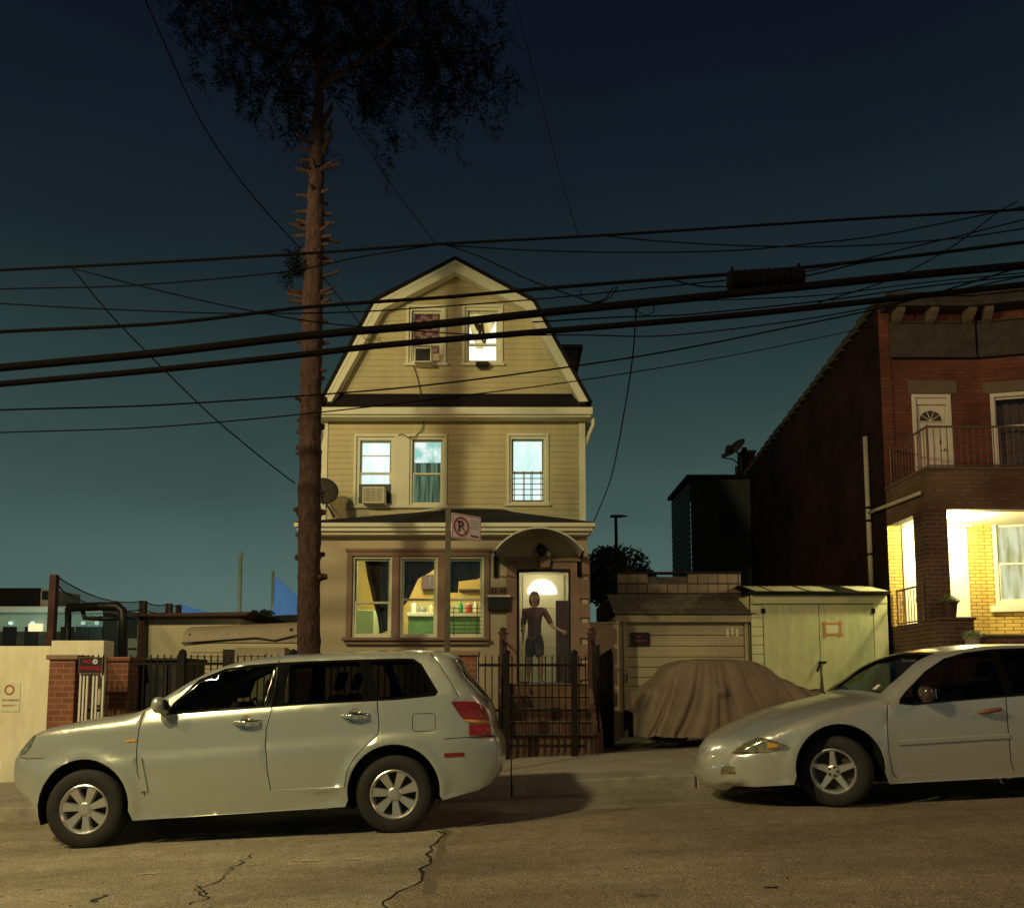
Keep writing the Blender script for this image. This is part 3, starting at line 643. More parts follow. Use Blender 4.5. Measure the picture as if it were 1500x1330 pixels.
M['backs'] = mat('mottled_splashback', (.75,.62,.30), .5, c2=(.42,.40,.22), vs=14)
b = MB(); b.box(WX(600, 890, YP+3.3), WX(712, 890, YP+3.3), YP+3.36, YP+3.395, WZ(900, YP+3.3), WZ(882, YP+3.3)); b.build('splashback', M['backs'], house)
for (px, w_, h_, col, nm, lb, ct) in ((606, .10, .22, (.75,.72,.6), 'canister', 'white canister at the left end of the kitchen counter', 'canister'), (618, .16, .12, (.2,.2,.18), 'saucepan', 'dark saucepan on the kitchen counter behind the middle window', 'pan'), (632, .12, .17, (.55,.42,.2), 'canister', 'tan canister at the right of the saucepan on the counter', 'canister'), (697, .09, .24, (.7,.7,.62), 'canister', 'tall pale canister beside the red jar on the counter', 'canister')):
    yy = YP+2.5; x = WX(px, 900, yy); z = WZ(897, YP+2.3); r = thing(nm, lb, ct, (x, yy, z))
    b = MB(); b.lathe([(0, 0), (w_*.45, 0), (w_*.5, h_*.1), (w_*.5, h_*.85), (w_*.44, h_*.9), (0, h_*.9)], (x, yy, z), 'z', 14); b.build('pot', mat(nm+'_enamel', col, .4, var=.1), r, True)
    b = MB(); b.lathe([(w_*.46, h_*.905), (w_*.46, h_*.93), (w_*.1, h_), (0, h_*1.05)], (x, yy, z), 'z', 14); b.build('lid', M['chrome'], r, True)
tb2 = thing('table', 'round white table with a cloth behind the left porch window', 'table', (WX(553, 925, YP+1.4), YP+1.4, RZ0)); tx, ty, tz = tb2.location
b = MB(); b.lathe([(0, .70), (.42, .70), (.44, .67), (.43, .60)], (tx, ty, tz), 'z', 24); b.build('table_top', M['white'], tb2, True)
b = MB(); b.tube([(tx, ty, tz), (tx, ty, tz+.69)], .05, 8); b.build('leg', M['maroon'], tb2)
fl = thing('flower_vase', 'pale vase with flowers on the round table behind the left porch window', 'vase', (tx+.05, ty, tz+.705))
b = MB(); b.lathe([(0, 0), (.05, 0), (.07, .08), (.03, .16), (.045, .2)], fl.location, 'z', 14); b.build('vase', M['white'], fl, True)
b = MB(); r2 = random.Random(4)
for i in range(60):
    p = Vector(fl.location)+Vector((r2.gauss(0, .07), r2.gauss(0, .07), .27+r2.gauss(0, .05))); a = Vector((r2.uniform(-1, 1), r2.uniform(-1, 1), r2.uniform(-1, 1))).normalized()*.03; t = a.orthogonal().normalized()*.02; b.add([p-a, p+t, p+a, p-t], [(0, 1, 2, 3)])
b.build('flowers', mat('pale_petals', (.7,.72,.6), .7, var=.3), fl)
# arched door canopy
cn = thing('door_canopy', 'smoky arched canopy with bright metal ribs over the front door', 'canopy', (WX(790, 800, YP), YP, WZ(805, YP)))
yo = YP-.92; ax0, ax1 = WX(725, 808, yo), WX(855, 803, yo); acx = (ax0+ax1)/2; zl = WZ(807, yo); rise = WZ(773, yo)-zl; hwid = (ax1-ax0)/2
rad = (hwid**2+rise**2)/(2*rise); zc = zl+rise-rad; a0 = math.asin(hwid/rad)
def arcp(y, r, n=26): return [(acx+r*math.sin(-a0+2*a0*i/n), y, zc+r*math.cos(-a0+2*a0*i/n)) for i in range(n+1)]
M['ribmetal'] = mat('bright_aluminium', (.75,.74,.66), .3, metal=.3, var=.05)
M['smoky'] = glass('smoky_canopy_sheet', (.42,.36,.30), .0, .3)
b = MB(); o1, o2 = arcp(yo, rad-.006), arcp(YP-.01, rad-.006)
b.add(o1+o2, [(i, i+1, 28+i, 27+i) for i in range(26)]); b.build('canopy_sheet', M['smoky'], cn, True)
for y, r_ in ((yo, .018), (yo+.30, .009), (yo+.6, .009), (YP-.03, .013)):
    b = MB(); b.tube(arcp(y, rad), r_, 6); b.build('rib', M['ribmetal'], cn, True)
b = MB()
for s in (-1, 1):
    b.tube([(acx+s*hwid, yo-.02, zl), (acx+s*hwid, YP-.01, zl)], .016, 6)
    b.tube([(acx+s*hwid, yo+.1, zl), (acx+s*hwid, YP-.02, zl-.28)], .012, 6)
    b.box(acx+s*hwid-.04, acx+s*hwid+.04, YP-.05, YP-.005, zl-.32, zl+.04)
b.build('bracket', M['iron'], cn)
# small lamp above the door, house number, mailbox
pl = thing('porch_lamp', 'unlit dark lantern on the wall above the front door', 'lamp', (WX(792, 808, YP), YP, WZ(808, YP)))
b = MB(); lx, ly, lz = pl.location; b.lathe([(0, -.12), (.03, -.1), (.075, -.02), (.09, .05), (.05, .09), (.02, .12), (0, .13)], (lx, ly-.13, lz), 'z', 14); b.tube([(lx, ly, lz+.02), (lx, ly-.08, lz+.12), (lx, ly-.13, lz+.11)], .014, 6)
for s in (-1, 1): b.tube([(lx, ly-.1, lz), (lx+s*.1, ly-.1, lz+.05), (lx+s*.12, ly-.1, lz-.02)], .012, 6)
b.build('lantern_body', M['black'], pl, True)
b = MB(); b.lathe([(0, -.05), (.03, -.04), (.045, 0), (.03, .04), (0, .05)], (lx+.13, ly-.14, lz-.06), 'z', 12); b.build('bulb', M['white'], pl, True)
hn = thing('house_number', 'dark house number plate reading 32-46 above the mailbox', 'house number', (WX(730, 866, YP), YP, WZ(866, YP)))
b = MB(); b.box(WX(716, 866, YP), WX(745, 866, YP), YP-.02, YP-.002, WZ(871.5, YP), WZ(860, YP)); b.build('plate', mat('weathered_wood_plate', (.20,.11,.07), .8), hn, bevel=.004)
text('numerals', '32-46', M['black'], hn, (WX(730.5, 866, YP), YP-.024, WZ(865.8, YP)), .125, ext=.003)
mb_ = thing('mailbox', 'black wall mailbox under the house number plate', 'mailbox', (WX(731, 884, YP), YP, WZ(884, YP)))
b = MB(); mx0, mx1 = WX(715, 884, YP), WX(747, 884, YP); b.box(mx0, mx1, YP-.13, YP-.003, WZ(895, YP), WZ(876, YP)); b.build('box', M['mailbox'], mb_, bevel=.015)
b = MB(); b.box(mx0-.01, mx1+.012, YP-.15, YP-.003, WZ(875.5, YP), WZ(872.6, YP)); b.build('lid', M['trim'], mb_, bevel=.006)
# stoop: steps, cheek posts and rails
st = thing('stoop', 'brown masonry front stoop with steps leading up to the storm door', 'stoop', (WX(797, 1000, YP), YP-.6, .3))
sx0, sx1 = WX(742, 1000, YP-.6), WX(862, 1000, YP-.6); b = MB()
n_ = 5; zt_ = HD[2]-.02
for i in range(n_): b.box(sx0, sx1, YP-.62-.27*(i), YP-.01 if i == 0 else YP-.62-.27*(i-1), .2, zt_-i*.19)
b.build('steps', mat('dark_brown_steps', (.13,.075,.052), .9, var=.25), st, bevel=.012)
b = MB()
for i in range(n_): b.box(sx0-.01, sx1+.01, YP-.65-.27*i, YP-.6-.27*i, zt_-i*.19+.0, zt_-i*.19+.025)
b.build('nosing', M['lintel'], st, bevel=.006)
for s, xx in ((0, sx0-.12), (1, sx1-.02)):
    b = MB(); b.prism([(YP-.01, .2), (YP-.01, zt_+.02), (YP-.7, zt_+.02), (YP-1.75, .65), (YP-1.75, .2)], 'x', xx, xx+.13); b.build('cheek_wall', mat('dark_brown_cheek', (.12,.07,.05), .9, var=.25), st, bevel=.01)
    b = MB(); yy = YP-.75; xc = xx+.065; ztop = WZ(924, yy)
    b.box(xc-.06, xc+.06, yy-.06, yy+.06, zt_-.1, ztop-.05); b.lathe([(0, 0), (.085, 0), (.085, .03), (.05, .05), (.06, .09), (0, .12)], (xc, yy, ztop-.05), 'z', 8); b.build('newel_post', M['maroon'], st)
    b = MB(); b.tube([(xc, YP-.03, ztop-.12), (xc, YP-.75, ztop-.12), (xc, YP-1.7, ztop-.78), (xc, YP-1.72, .5)], .018, 6)
    for i in range(6): y = YP-.9-.14*i; b.tube([(xc, y, .6), (xc, y, ztop-.12-(YP-.75-y)*.69)], .008, 5)
    b.build('handrail', M['iron'], st)

# ------------------------------------------------ window air conditioners, dish and cables on the house
def ac(label, x0, x1, z0, z1, Y, dark):
    r = thing('air_conditioner', label, 'air conditioner', ((x0+x1)/2, Y, z0)); b = MB()
    frame(b, x0, x1, z0, z1, .022, Y-.30, Y-.285); b.box(x0, x1, Y-.284, Y+.06, z0, z1); b.build('case', M['trim'], r, bevel=.006)
    b = MB(); n = 9
    for i in range(n): z = z0+.03+(z1-z0-.06)*(i+.5)/n; b.box(x0+.022, x1-.022, Y-.298, Y-.286, z-.006, z+.006)
    for i in range(3): x = x0+(x1-x0)*(i+1)/4; b.box(x-.004, x+.004, Y-.302, Y-.299, z0+.022, z1-.022)
    (b.box(x0+.03, x1-.03, Y-.292, Y-.287, z0+.03, z1-.03) if dark else None); b.build('grille', M['black'] if dark else mat('beige_grille', (.42,.36,.26), .6), r); return r
h2 = H2[0]; zz = WZ(737, YM-.28)
ac('beige window air conditioner in the left window of the second storey', WX(531, 725, YM-.28), WX(563, 725, YM-.28), zz, WZ(713, YM-.28), YM, False)
b = MB(); b.box(wl[0]+.055, wl[1]-.055, YM-.01, YM+.02, wl[2]+.05, wl[2]+.42); b.build('side_filler', M['black'], f1)
ac('white cased air conditioner with a black grille in the left gable window', WX(607, 520, YM-.28), WX(632, 520, YM-.28), WZ(531, YM-.28), WZ(509, YM-.28), YM, True)
ds = thing('satellite_dish', 'dark round satellite dish on the porch roof, half behind the tree trunk', 'satellite dish', (WX(484, 760, YM-.6), YM-.6, WZ(760, YM-.5)))
dc = P3(474, 719, YM-.75)
def dish(b, c, r, tilt, yaw, depth=.07):
    Mx = Matrix.Translation(c) @ Matrix.Rotation(yaw, 4, 'Z') @ Matrix.Rotation(tilt, 4, 'X')
    b2 = MB(); b2.lathe([(0, depth), (r*.5, depth*.75), (r, 0), (r, -.012), (r*.5, depth*.75-.015), (0, depth-.02)], (0,0,0), 'y', 28)
    b.add([Mx @ Vector(v) for v in b2.v], b2.f)
b = MB(); dish(b, dc, .27, R(-18), R(18)); b.build('reflector', M['stone'], ds, True)
b = MB(); b.tube([dc+Vector((0, .07, 0)), dc+Vector((.02, .16, -.2)), P3(490, 757, YM-.35)], .022, 7); b.tube([dc+Vector((0, .1, -.1)), P3(506, 766, YM-.5)], .014, 6); b.tube([dc+Vector((.02, .12, -.15)), P3(478, 768, YM-.7)], .014, 6); b.build('mast', M['pipe'], ds, True)
b = MB(); b.tube([dc+Vector((0, 0, -.25)), dc+Vector((.05, -.35, -.18))], .012, 6); b.lathe([(0, -.05), (.035, -.05), (.035, .05), (0, .05)], dc+Vector((.05, -.37, -.17)), 'y', 10); b.build('feed_arm', M['stone'], ds, True)
b = MB(); pts = [P3(x, y, YM-.05) for x, y in ((605, 534), (612, 556), (619, 590), (622, 612), (618, 630), (608, 640), (598, 641), (590, 636), (584, 637))]
b.tube(pts, .009, 6); tag(b.build('loose_cable', M['black'], smooth=True), 'thin loose cable dangling down the siding from the left gable window', 'cable')

# ================================================================== TREE
tr = thing('pine_tree', 'tall bare-trunked conifer with sawn branch stubs and a dark crown above', 'tree', (WX(452, 1050, 11.9), 11.9, zg(-2.9)+.13))
YT = 11.9
tp = [(450, 1125, 27), (452, 1000, 18.5), (452, 900, 17.2), (453, 800, 17.2), (454, 700, 17), (455, 600, 16.6), (457, 500, 16), (459, 400, 14.8), (462, 300, 12.8), (465, 200, 10.2), (467, 140, 7.5), (468, 90, 5.2), (470, 0, 4.0), (471, -90, 3), (472, -190, 2), (472, -280, 1)]
tp = [(a, c, r*.93) for a, c, r in tp]
trunk = [(P3(a, c, YT), r/104.5*math.sqrt(1)) for a, c, r in tp]
def tpos(py):
    for (a, b_) in zip(tp, tp[1:]):
        if b_[1] <= py <= a[1]:
            u = (a[1]-py)/(a[1]-b_[1]); return P3(a[0]+(b_[0]-a[0])*u, py, YT), (a[2]+(b_[2]-a[2])*u)/104.5
    return trunk[-1]
# trunk mesh with noisy knobbly bark rings
b = MB(); n = 28; ks = 240; z0_, z1_ = trunk[0][0].z, trunk[-1][0].z; vv = []
whorls = [500, 548, 586, 627, 664, 716, 752, 785, 815, 448, 437, 405, 378, 345, 328, 290, 255, 212, 190, 232, 310, 365, 470, 845]
for k in range(ks+1):
    py = 1125-(1125+280)*k/ks; c, r = tpos(py)
    kn = sum(math.exp(-((py-q)/5.5)**2) for q in whorls)
    for j in range(n):
        a = 2*math.pi*j/n; nv = noise.noise(Vector((math.cos(a)*2.2, math.sin(a)*2.2, c.z*3)))*.10+noise.noise(Vector((math.cos(a)*6, math.sin(a)*6, c.z*11)))*.09
        rr = r*(1+nv+kn*.10*(1+noise.noise(Vector((math.cos(a)*3, math.sin(a)*3, py)))))
        vv.append((c.x+rr*math.cos(a), c.y+rr*math.sin(a), c.z))
b.add(vv, [(k*n+j, k*n+(j+1) % n, (k+1)*n+(j+1) % n, (k+1)*n+j) for k in range(ks) for j in range(n)])
b.build('trunk', M['bark'], tr, True)
# sawn stubs
rs = random.Random(5)
for q in whorls:
    c, r = tpos(q); up = q < 470
    for i in range(rs.choice((3, 4, 5)) if q < 470 else rs.choice((1, 2, 3))):
        a = rs.uniform(0, 2*math.pi); 
        if i == 0: a = rs.choice((0, math.pi))+rs.uniform(-.4, .4)
        if i == 1: a = rs.choice((0, math.pi))+rs.uniform(-.5, .5)
        L = rs.uniform(.10, .27) if up else rs.uniform(.02, .10); rr = rs.uniform(.018, .03) if up else rs.uniform(.025, .045)
        d = Vector((math.cos(a), math.sin(a), rs.uniform(-.1, .35))).normalized(); zoff = Vector((0, 0, rs.uniform(-.07, .07)))
        if q < 240 and i < 2: d = Vector((.55, -.2, .8)).normalized(); L = .33
        b = MB(); p = c+zoff+d*r*.6; b.tube([p, p+d*(r*.5+L*.5), p+d*(r*.5+L)], [rr*1.5, rr, rr*.85], 7); b.build('branch_stub', M['bark'], tr)
# crown limbs and needle tufts
rs = random.Random(11); limbs = []
def limb(pts, r0, Ys):
    p = [P3(x, y, Y) for (x, y), Y in zip(pts, Ys)]; limbs.append(p); b = MB()
    # subdivide
    q = []
    for i in range(len(p)-1):
        for t in range(5): q.append(p[i].lerp(p[i+1], t/5)+Vector((0, 0, .03*math.sin(i*3+t))))
    q.append(p[-1]); b.tube(q, [r0*(1-.75*i/len(q)) for i in range(len(q))], 7); b.build('limb', M['bark'], tr, True)
limb([(470, 130), (510, 98), (565, 65), (600, 20), (640, -60)], .045, [11.9, 11.7, 11.4, 11.2, 11])
limb([(464, 92), (420, 80), (370, 66), (330, 40), (300, 10), (270, -50)], .04, [11.9, 11.8, 11.6, 11.4, 11.2, 11])
limb([(466, 90), (440, 60), (405, 30), (370, 5), (340, -40)], .035, [11.9, 12.1, 12.4, 12.6, 12.8])
limb([(467, 95), (530, 60), (600, 70), (680, 80), (745, 60)], .04, [11.9, 12.2, 12.5, 12.6, 12.6])
limb([(466, 105), (430, 98), (405, 106), (396, 108)], .022, [11.9, 11.7, 11.5, 11.4])
limb([(467, 120), (500, 120), (545, 130), (580, 150)], .022, [11.9, 12.1, 12.3, 12.4])
limb([(463, 160), (452, 150), (440, 160), (425, 172)], .018, [11.9, 11.7, 11.6, 11.6])
for i in range(34):
    py = rs.uniform(-260, 70); c, r = tpos(py); a = rs.uniform(0, 2*math.pi); L = rs.uniform(1.2, 2.6)*(1-.45*max(0, -py)/280)
    pts = [c]; d = Vector((math.cos(a), math.sin(a)*.9, rs.uniform(-.05, .25)))
    for k in range(1, 6): pts.append(c+d*L*k/5+Vector((0, 0, -.09*k*k/5+rs.uniform(-.04, .04))))
    limbs.append(pts); b = MB(); b.tube(pts, [.03*(1-.15*k) for k in range(6)], 6); b.build('limb', M['bark'], tr, True)
lv, lf = [], []
def tuft(c, n, rad, sz, droop=.3, w=.011, rsx=rs):
    for _ in range(n):
        d = Vector((rsx.gauss(0, 1), rsx.gauss(0, 1), rsx.gauss(0, .7)-droop)); d.normalize()
        p = c+d*rad*rsx.random(); t = (d+Vector((rsx.uniform(-.5, .5), rsx.uniform(-.5, .5), rsx.uniform(-.6, .2)))).normalized()*sz*rsx.uniform(.6, 1.2)
        s = Vector((rsx.uniform(-1, 1), rsx.uniform(-1, 1), rsx.uniform(-1, 1))).normalized()*w
        k = len(lv); lv.extend([tuple(p-s), tuple(p+s), tuple(p+t+s*.4), tuple(p+t-s*.4)]); lf.append((k, k+1, k+2, k+3))
def blob(px, py, rx, ry, n, ys=.7):
    """sprays of hanging foliage filling an uneven region of the crown"""
    for _ in range(int(n*.62)):
        u = math.sqrt(rs.random())*.5+.5*rs.random(); a = rs.uniform(0, 2*math.pi)
        Y = YT+rs.gauss(0, ys); c = P3(px+rx*u*math.cos(a), py+ry*u*math.sin(a), YT); c.y = Y
        # one spray: a drooping twig with needles
        L = rs.uniform(.15, .45); dr = Vector((rs.uniform(-.8, .8), rs.uniform(-.5, .5), -.5-rs.random()*.5)).normalized()
        for k in range(5): tuft(c+dr*L*k/4, 6, .05, .085, .35, .009)
for g_ in [(330, 25, 75, 48, 150), (290, 40, 35, 40, 55), (375, 95, 58, 36, 120), (435, 60, 60, 60, 150), (520, 40, 75, 50, 190), (600, 40, 70, 70, 200), (668, 60, 50, 34, 95), (722, 85, 40, 22, 70), (640, 112, 38, 22, 60),
           (545, 112, 34, 22, 70), (540, 142, 24, 22, 52), (430, 132, 30, 22, 48), (440, 160, 20, 16, 28), (480, 10, 130, 40, 200), (620, 10, 70, 30, 80), (340, -40, 110, 60, 160), (480, -90, 140, 90, 260), (600, -60, 90, 60, 150), (480, -200, 90, 60, 160), (690, 95, 26, 22, 45), (600, 85, 60, 30, 90)]:
    blob(*g_)
for (x, y) in ((432, 385), (425, 398), (418, 408), (440, 395), (428, 375)): 
    c = P3(x, y, YT-.1)
    for k in range(7): tuft(c+Vector((rs.uniform(-.1, .1), rs.uniform(-.1, .1), rs.uniform(-.08, .08))), 14, .06, .07, .2)
b = MB(); b.v = lv; b.f = lf; b.m = [0]*len(lf); b.build('crown', M['needle'], tr)

# ================================================================== PARKING SIGN
YS = 9.95
sg = thing('street_sign', 'white no parking sign with red ringed P and red arrow on a steel post', 'sign', (WX(657, 1000, YS), YS, zg(-.7)+.14))
b = MB(); sx_ = WX(656.5, 900, YS); zt = WZ(746, YS)
b.box(sx_-.024, sx_+.008, YS-.004, YS, .2, zt); b.box(sx_-.040, sx_-.024, YS-.004, YS+.02, .2, zt); b.box(sx_+.008, sx_+.024, YS-.004, YS+.02, .2, zt); b.build('post', mat('rusty_channel_post', (.10,.085,.06), .6, metal=.4, var=.35, vs=9), sg)
yaw = R(43); pl0 = P3(661.5, 769, YS-.01); ux = Vector((math.cos(yaw), math.sin(yaw), 0)); c0 = pl0+ux*.2286
Ms = Matrix.Translation(c0) @ Matrix.Rotation(yaw, 4, 'Z')
def plate_local(shape_pts, y, name, m, par, th=.001):
    b = MB(); b2 = MB(); b2.prism(shape_pts, 'y', y-th, y); b.add([Ms @ Vector(v) for v in b2.v], b2.f); return b.build(name, m, par)
def rr(hw, hh, r, n=5):
    o = []
    for cx_, cz_, a in ((hw-r, hh-r, 0), (-hw+r, hh-r, 90), (-hw+r, -hh+r, 180), (hw-r, -hh+r, 270)):
        for i in range(n+1): q = R(a+90*i/n); o.append((cx_+r*math.cos(q), cz_+r*math.sin(q)))
    return o
M['signwhite'] = mat('sign_white', (.92,.86,.84), .35, var=.03)
M['signred'] = mat('sign_red', (.42,.03,.035), .4, var=.08)
M['signblack'] = mat('sign_black', (.015,.012,.012), .4, var=0)
pn = plate_local(rr(.2286, .1524, .02), 0, 'panel', M['signwhite'], sg, .003)
def ring(ro, ri, n=40): return [(ro*math.cos(2*math.pi*i/n), ro*math.sin(2*math.pi*i/n)) for i in range(n)], [(ri*math.cos(2*math.pi*i/n), ri*math.sin(2*math.pi*i/n)) for i in range(n)]
def loc_mesh(fill, name, m):
    b = MB(); fill(b); b2 = MB(); b2.add([Ms @ Vector(v) for v in b.v], b.f); return b2.build(name, m, pn)
def fr_(b):
    o, i_ = rr(.218, .142, .016), rr(.211, .135, .012); n = len(o); b.add([(p[0], -.0045, p[1]) for p in o]+[(p[0], -.0045, p[1]) for p in i_], [(k, (k+1) % n, n+(k+1) % n, n+k) for k in range(n)])
loc_mesh(fr_, 'border', M['signred'])
def rg(b):
    o, i_ = ring(.118, .094); n = len(o); cx_ = -.083; b.add([(p[0]+cx_, -.007, p[1]) for p in o]+[(p[0]+cx_, -.007, p[1]) for p in i_], [(k, (k+1) % n, n+(k+1) % n, n+k) for k in range(n)])
loc_mesh(rg, 'ring', M['signred'])
loc_mesh(lambda b: b.add([(-.083-.078+.012, -.0085, .078), (-.083-.078, -.0085, .066), (-.083+.066, -.0085, -.078), (-.083+.078, -.0085, -.066)], [(0, 1, 2, 3)]), 'slash', M['signred'])
def arw(b):
    z = -.095; x0, x1 = .055, .195
    b.add([(x0, -.006, z), (x0+.03, -.006, z+.022), (x0+.03, -.006, z+.011), (x1-.03, -.006, z+.011), (x1-.03, -.006, z+.022), (x1, -.006, z), (x1-.03, -.006, z-.022), (x1-.03, -.006, z-.011), (x0+.03, -.006, z-.011), (x0+.03, -.006, z-.022)], [tuple(range(10))])
loc_mesh(arw, 'arrow', M['signred'])
def ltr(b):
    x = -.083-.045
    b.box(x, x+.026, -.0063, -.0055, -.065, .068)
    for k in range(12):
        a0_, a1_ = R(90-180*k/12), R(90-180*(k+1)/12); cz_ = .03; q = lambda r_, a: (x+.045+r_*math.cos(a)*1.05, -.0063, cz_+r_*math.sin(a))
        b.add([q(.038, a0_), q(.038, a1_), q(.015, a1_), q(.015, a0_)], [(0, 1, 2, 3)])
    b.box(x+.026, x+.0455, -.0062, -.0056, .045, .068); b.box(x+.026, x+.0455, -.0062, -.0056, -.008, .015)
loc_mesh(ltr, 'letter_p', M['signblack'])
M['faded'] = mat('faded_sign_print', (.62,.50,.46), .5, var=.15, vs=60)
loc_mesh(lambda b: [b.box(.06, .19, -.005, -.0045, z-.006, z+.006) for z in (.095, .065, .03, .0)], 'faded_print', M['faded'])

# ================================================================== FRONT FENCES, PIERS, WALLS (left side)
YFn = 12.35
def grade_z(x): return zg(x)+.14
def pier(label, pxa, pxb, pytop, Y, depth, m, cap, sag=0):
    x0, x1 = WX(pxa, pytop+60, Y), WX(pxb, pytop+60, Y); zt = WZ(pytop, Y); r = thing('brick_pier', label, 'pier', ((x0+x1)/2, Y, grade_z(x0)))
    b = MB(); b.box(x0, x1, Y, Y+depth, zg(x0)-.1, zt-.07); b.build('shaft', m, r)
    b = MB(); b.box(x0-.04, x1+.05, Y-.04, Y+depth+.04, zt-.07, zt); b.build('cap', cap, r, bevel=.015); return r
pier('weathered red brick gate pier with an overhanging cap against the white wall at far left', 70, 108, 959, YFn, .42, M['gatebrick'], M['brownstone'])
pier('short red brick pier behind the black gate, beside the end of the white wall', 150, 186, 962, YFn+.75, .4, M['gatebrick'], M['gatebrick'])
pier('red brick fence pier between the street sign and the barred front gate', 664, 697, 953, YFn, .36, M['gatebrick'], M['brownstone'])
def pickets(b, x0, x1, Y, ztop, n, r=.0085, tip=True):
    for i in range(n):
        x = x0+(x1-x0)*i/(n-1) if n > 1 else x0; z0 = grade_z(x)+.06; dz = G*(x-(x0+x1)/2)*.0
        b.box(x-r, x+r, Y-r, Y+r, z0, ztop+rnd(-.006, .006))
        if tip: b.add([(x-r*1.5, Y-r*1.5, ztop), (x+r*1.5, Y-r*1.5, ztop), (x+r*1.5, Y+r*1.5, ztop), (x-r*1.5, Y+r*1.5, ztop), (x, Y, ztop+.045)], [(0,1,4), (1,2,4), (2,3,4), (3,0,4)])
def fence(label, pxa, pxb, pyt, pyr, pyb, Y, n, posts, name='iron_fence'):
    x0, x1 = WX(pxa, pyt+40, Y), WX(pxb, pyt+40, Y); zt = WZ(pyt, Y)
    r = thing(name, label, 'fence', ((x0+x1)/2, Y, grade_z((x0+x1)/2)))
    b = MB(); pickets(b, x0, x1, Y, zt, n); b.build('pickets', M['iron'], r)
    for py in (pyr, pyb, 1092):
        b = MB(); z = WZ(py, Y); b.box(x0, x1, Y-.018, Y-.009, z-.02, z+.02); b.build('rail', M['iron'], r)
    for p in posts:
        b = MB(); x = WX(p, pyt, Y); b.box(x-.045, x+.045, Y-.06, Y+.03, grade_z(x)-.05, WZ(pyt-6, Y)); b.lathe([(0, 0), (.06, 0), (.05, .03), (0, .06)], (x, Y-.015, WZ(pyt-6, Y)), 'z', 8); b.build('post', M['iron'], r)
    return r
fence('black iron picket gate and fence in front of the house door steps', 701, 858, 963, 974, 1040, YFn, 17, (742, 841))
fence('long black iron picket fence behind the silver estate car', 190, 662, 962, 972, 1042, YFn+.1, 49, (268, 430))
fence('narrow black iron gate leaf between the two brick piers at far left', 112, 150, 962, 970, 1040, YFn+.1, 6, (), 'iron_gate')
# white slatted radiator-like pickets under the gate sign
wp = thing('white_gate_slats', 'row of white upright slats leaning inside the gate under the black and red sign', 'slats', (WX(135, 1030, YFn), YFn+.02, grade_z(-6)))
for x in (115.5, 120.5, 125.5, 134.5, 139.5, 149):
    b = MB(); xx = WX(x, 1030, YFn); b.box(xx-.013, xx+.013, YFn+.01, YFn+.03, grade_z(xx)+.1, WZ(986, YFn)); b.build('slat', M['white'], wp)
b = MB(); b.box(WX(112, 1035, YFn), WX(152, 1035, YFn), YFn+.032, YFn+.045, WZ(1037, YFn), WZ(1032, YFn)); b.build('rail', M['maroon'], wp)
M['sgred'] = mat('gate_sign_red', (.40,.015,.04), .45, var=.08)
M['sgblk'] = mat('gate_sign_black', (.02,.012,.014), .45, var=.1)
gs = thing('gate_sign', 'black no parking sign with dark red lettering wired to the gate beside the brick pier', 'sign', (WX(133, 974, YFn-.03), YFn-.03, WZ(985, YFn)))
x0, x1, z0, z1 = WX(116, 974, YFn-.03), WX(150, 974, YFn-.03), WZ(986, YFn-.03), WZ(962.5, YFn-.03)
b = MB(); b.box(x0, x1, YFn-.03, YFn-.024, z0, z1); gp = b.build('panel', M['sgblk'], gs)
b = MB(); frame(b, x0-.004, x1+.004, z0-.004, z1+.004, .012, YFn-.036, YFn-.030); b.build('border', M['lintel'], gs)
text('lettering', 'PARKING', M['sgred'], gs, ((x0+x1)/2, YFn-.033, z0+.072), .082, sxx=.88); text('lettering', 'NO', M['sgred'], gs, (x0+.115, YFn-.033, z1-.065), .075, sxx=1.1)
b = MB(); o, i_ = ring(.036, .025, 20); c_ = (x1-.105, z1-.062); n = 20
b.add([(c_[0]+p[0], YFn-.034, c_[1]+p[1]) for p in o]+[(c_[0]+p[0], YFn-.034, c_[1]+p[1]) for p in i_], [(k, (k+1) % n, n+(k+1) % n, n+k) for k in range(n)]); b.quad((c_[0]-.024, YFn-.0345, c_[1]+.016), (c_[0]-.016, YFn-.0345, c_[1]+.024), (c_[0]+.024, YFn-.0345, c_[1]-.016), (c_[0]+.016, YFn-.0345, c_[1]-.024)); b.build('symbol', M['signwhite'], gs)
# white stucco wall
YW = 12.95
ww = thing('stucco_wall', 'bright cream stucco boundary wall with a stepped top at the far left', 'wall', (-8, YW, grade_z(-8)))
xe = WX(150, 990, YW); xst = WX(75, 945, YW); z1, z2 = WZ(946, YW), WZ(938, YW)
b = MB(); b.box(-14, xst, YW, YW+.34, zg(-12)-.3, z1); b.box(xst, xe, YW, YW+.34, zg(-12)-.3, z2); b.build('wall_body', M['dirtywhite'], ww, bevel=.01)
ps = thing('wall_sign', 'small pale no parking notice with a red circle on the cream stucco wall', 'sign', (WX(16, 1018, YW), YW, WZ(1040, YW)))
x0, x1, z0, z1 = WX(3, 1018, YW), WX(30, 1018, YW), WZ(1042, YW), WZ(999, YW)
b = MB(); b.box(x0, x1, YW-.012, YW-.002, z0, z1); b.build('panel', M['trim'], ps, bevel=.003)
b = MB(); o, i_ = ring(.078, .052, 28); c_ = (x0+.115, z1-.115); n = 28; b.add([(c_[0]+p[0], YW-.0145, c_[1]+p[1]) for p in o]+[(c_[0]+p[0], YW-.0145, c_[1]+p[1]) for p in i_], [(k, (k+1) % n, n+(k+1) % n, n+k) for k in range(n)]); b.build('red_circle', mat('faded_red', (.45,.12,.08), .6), ps)
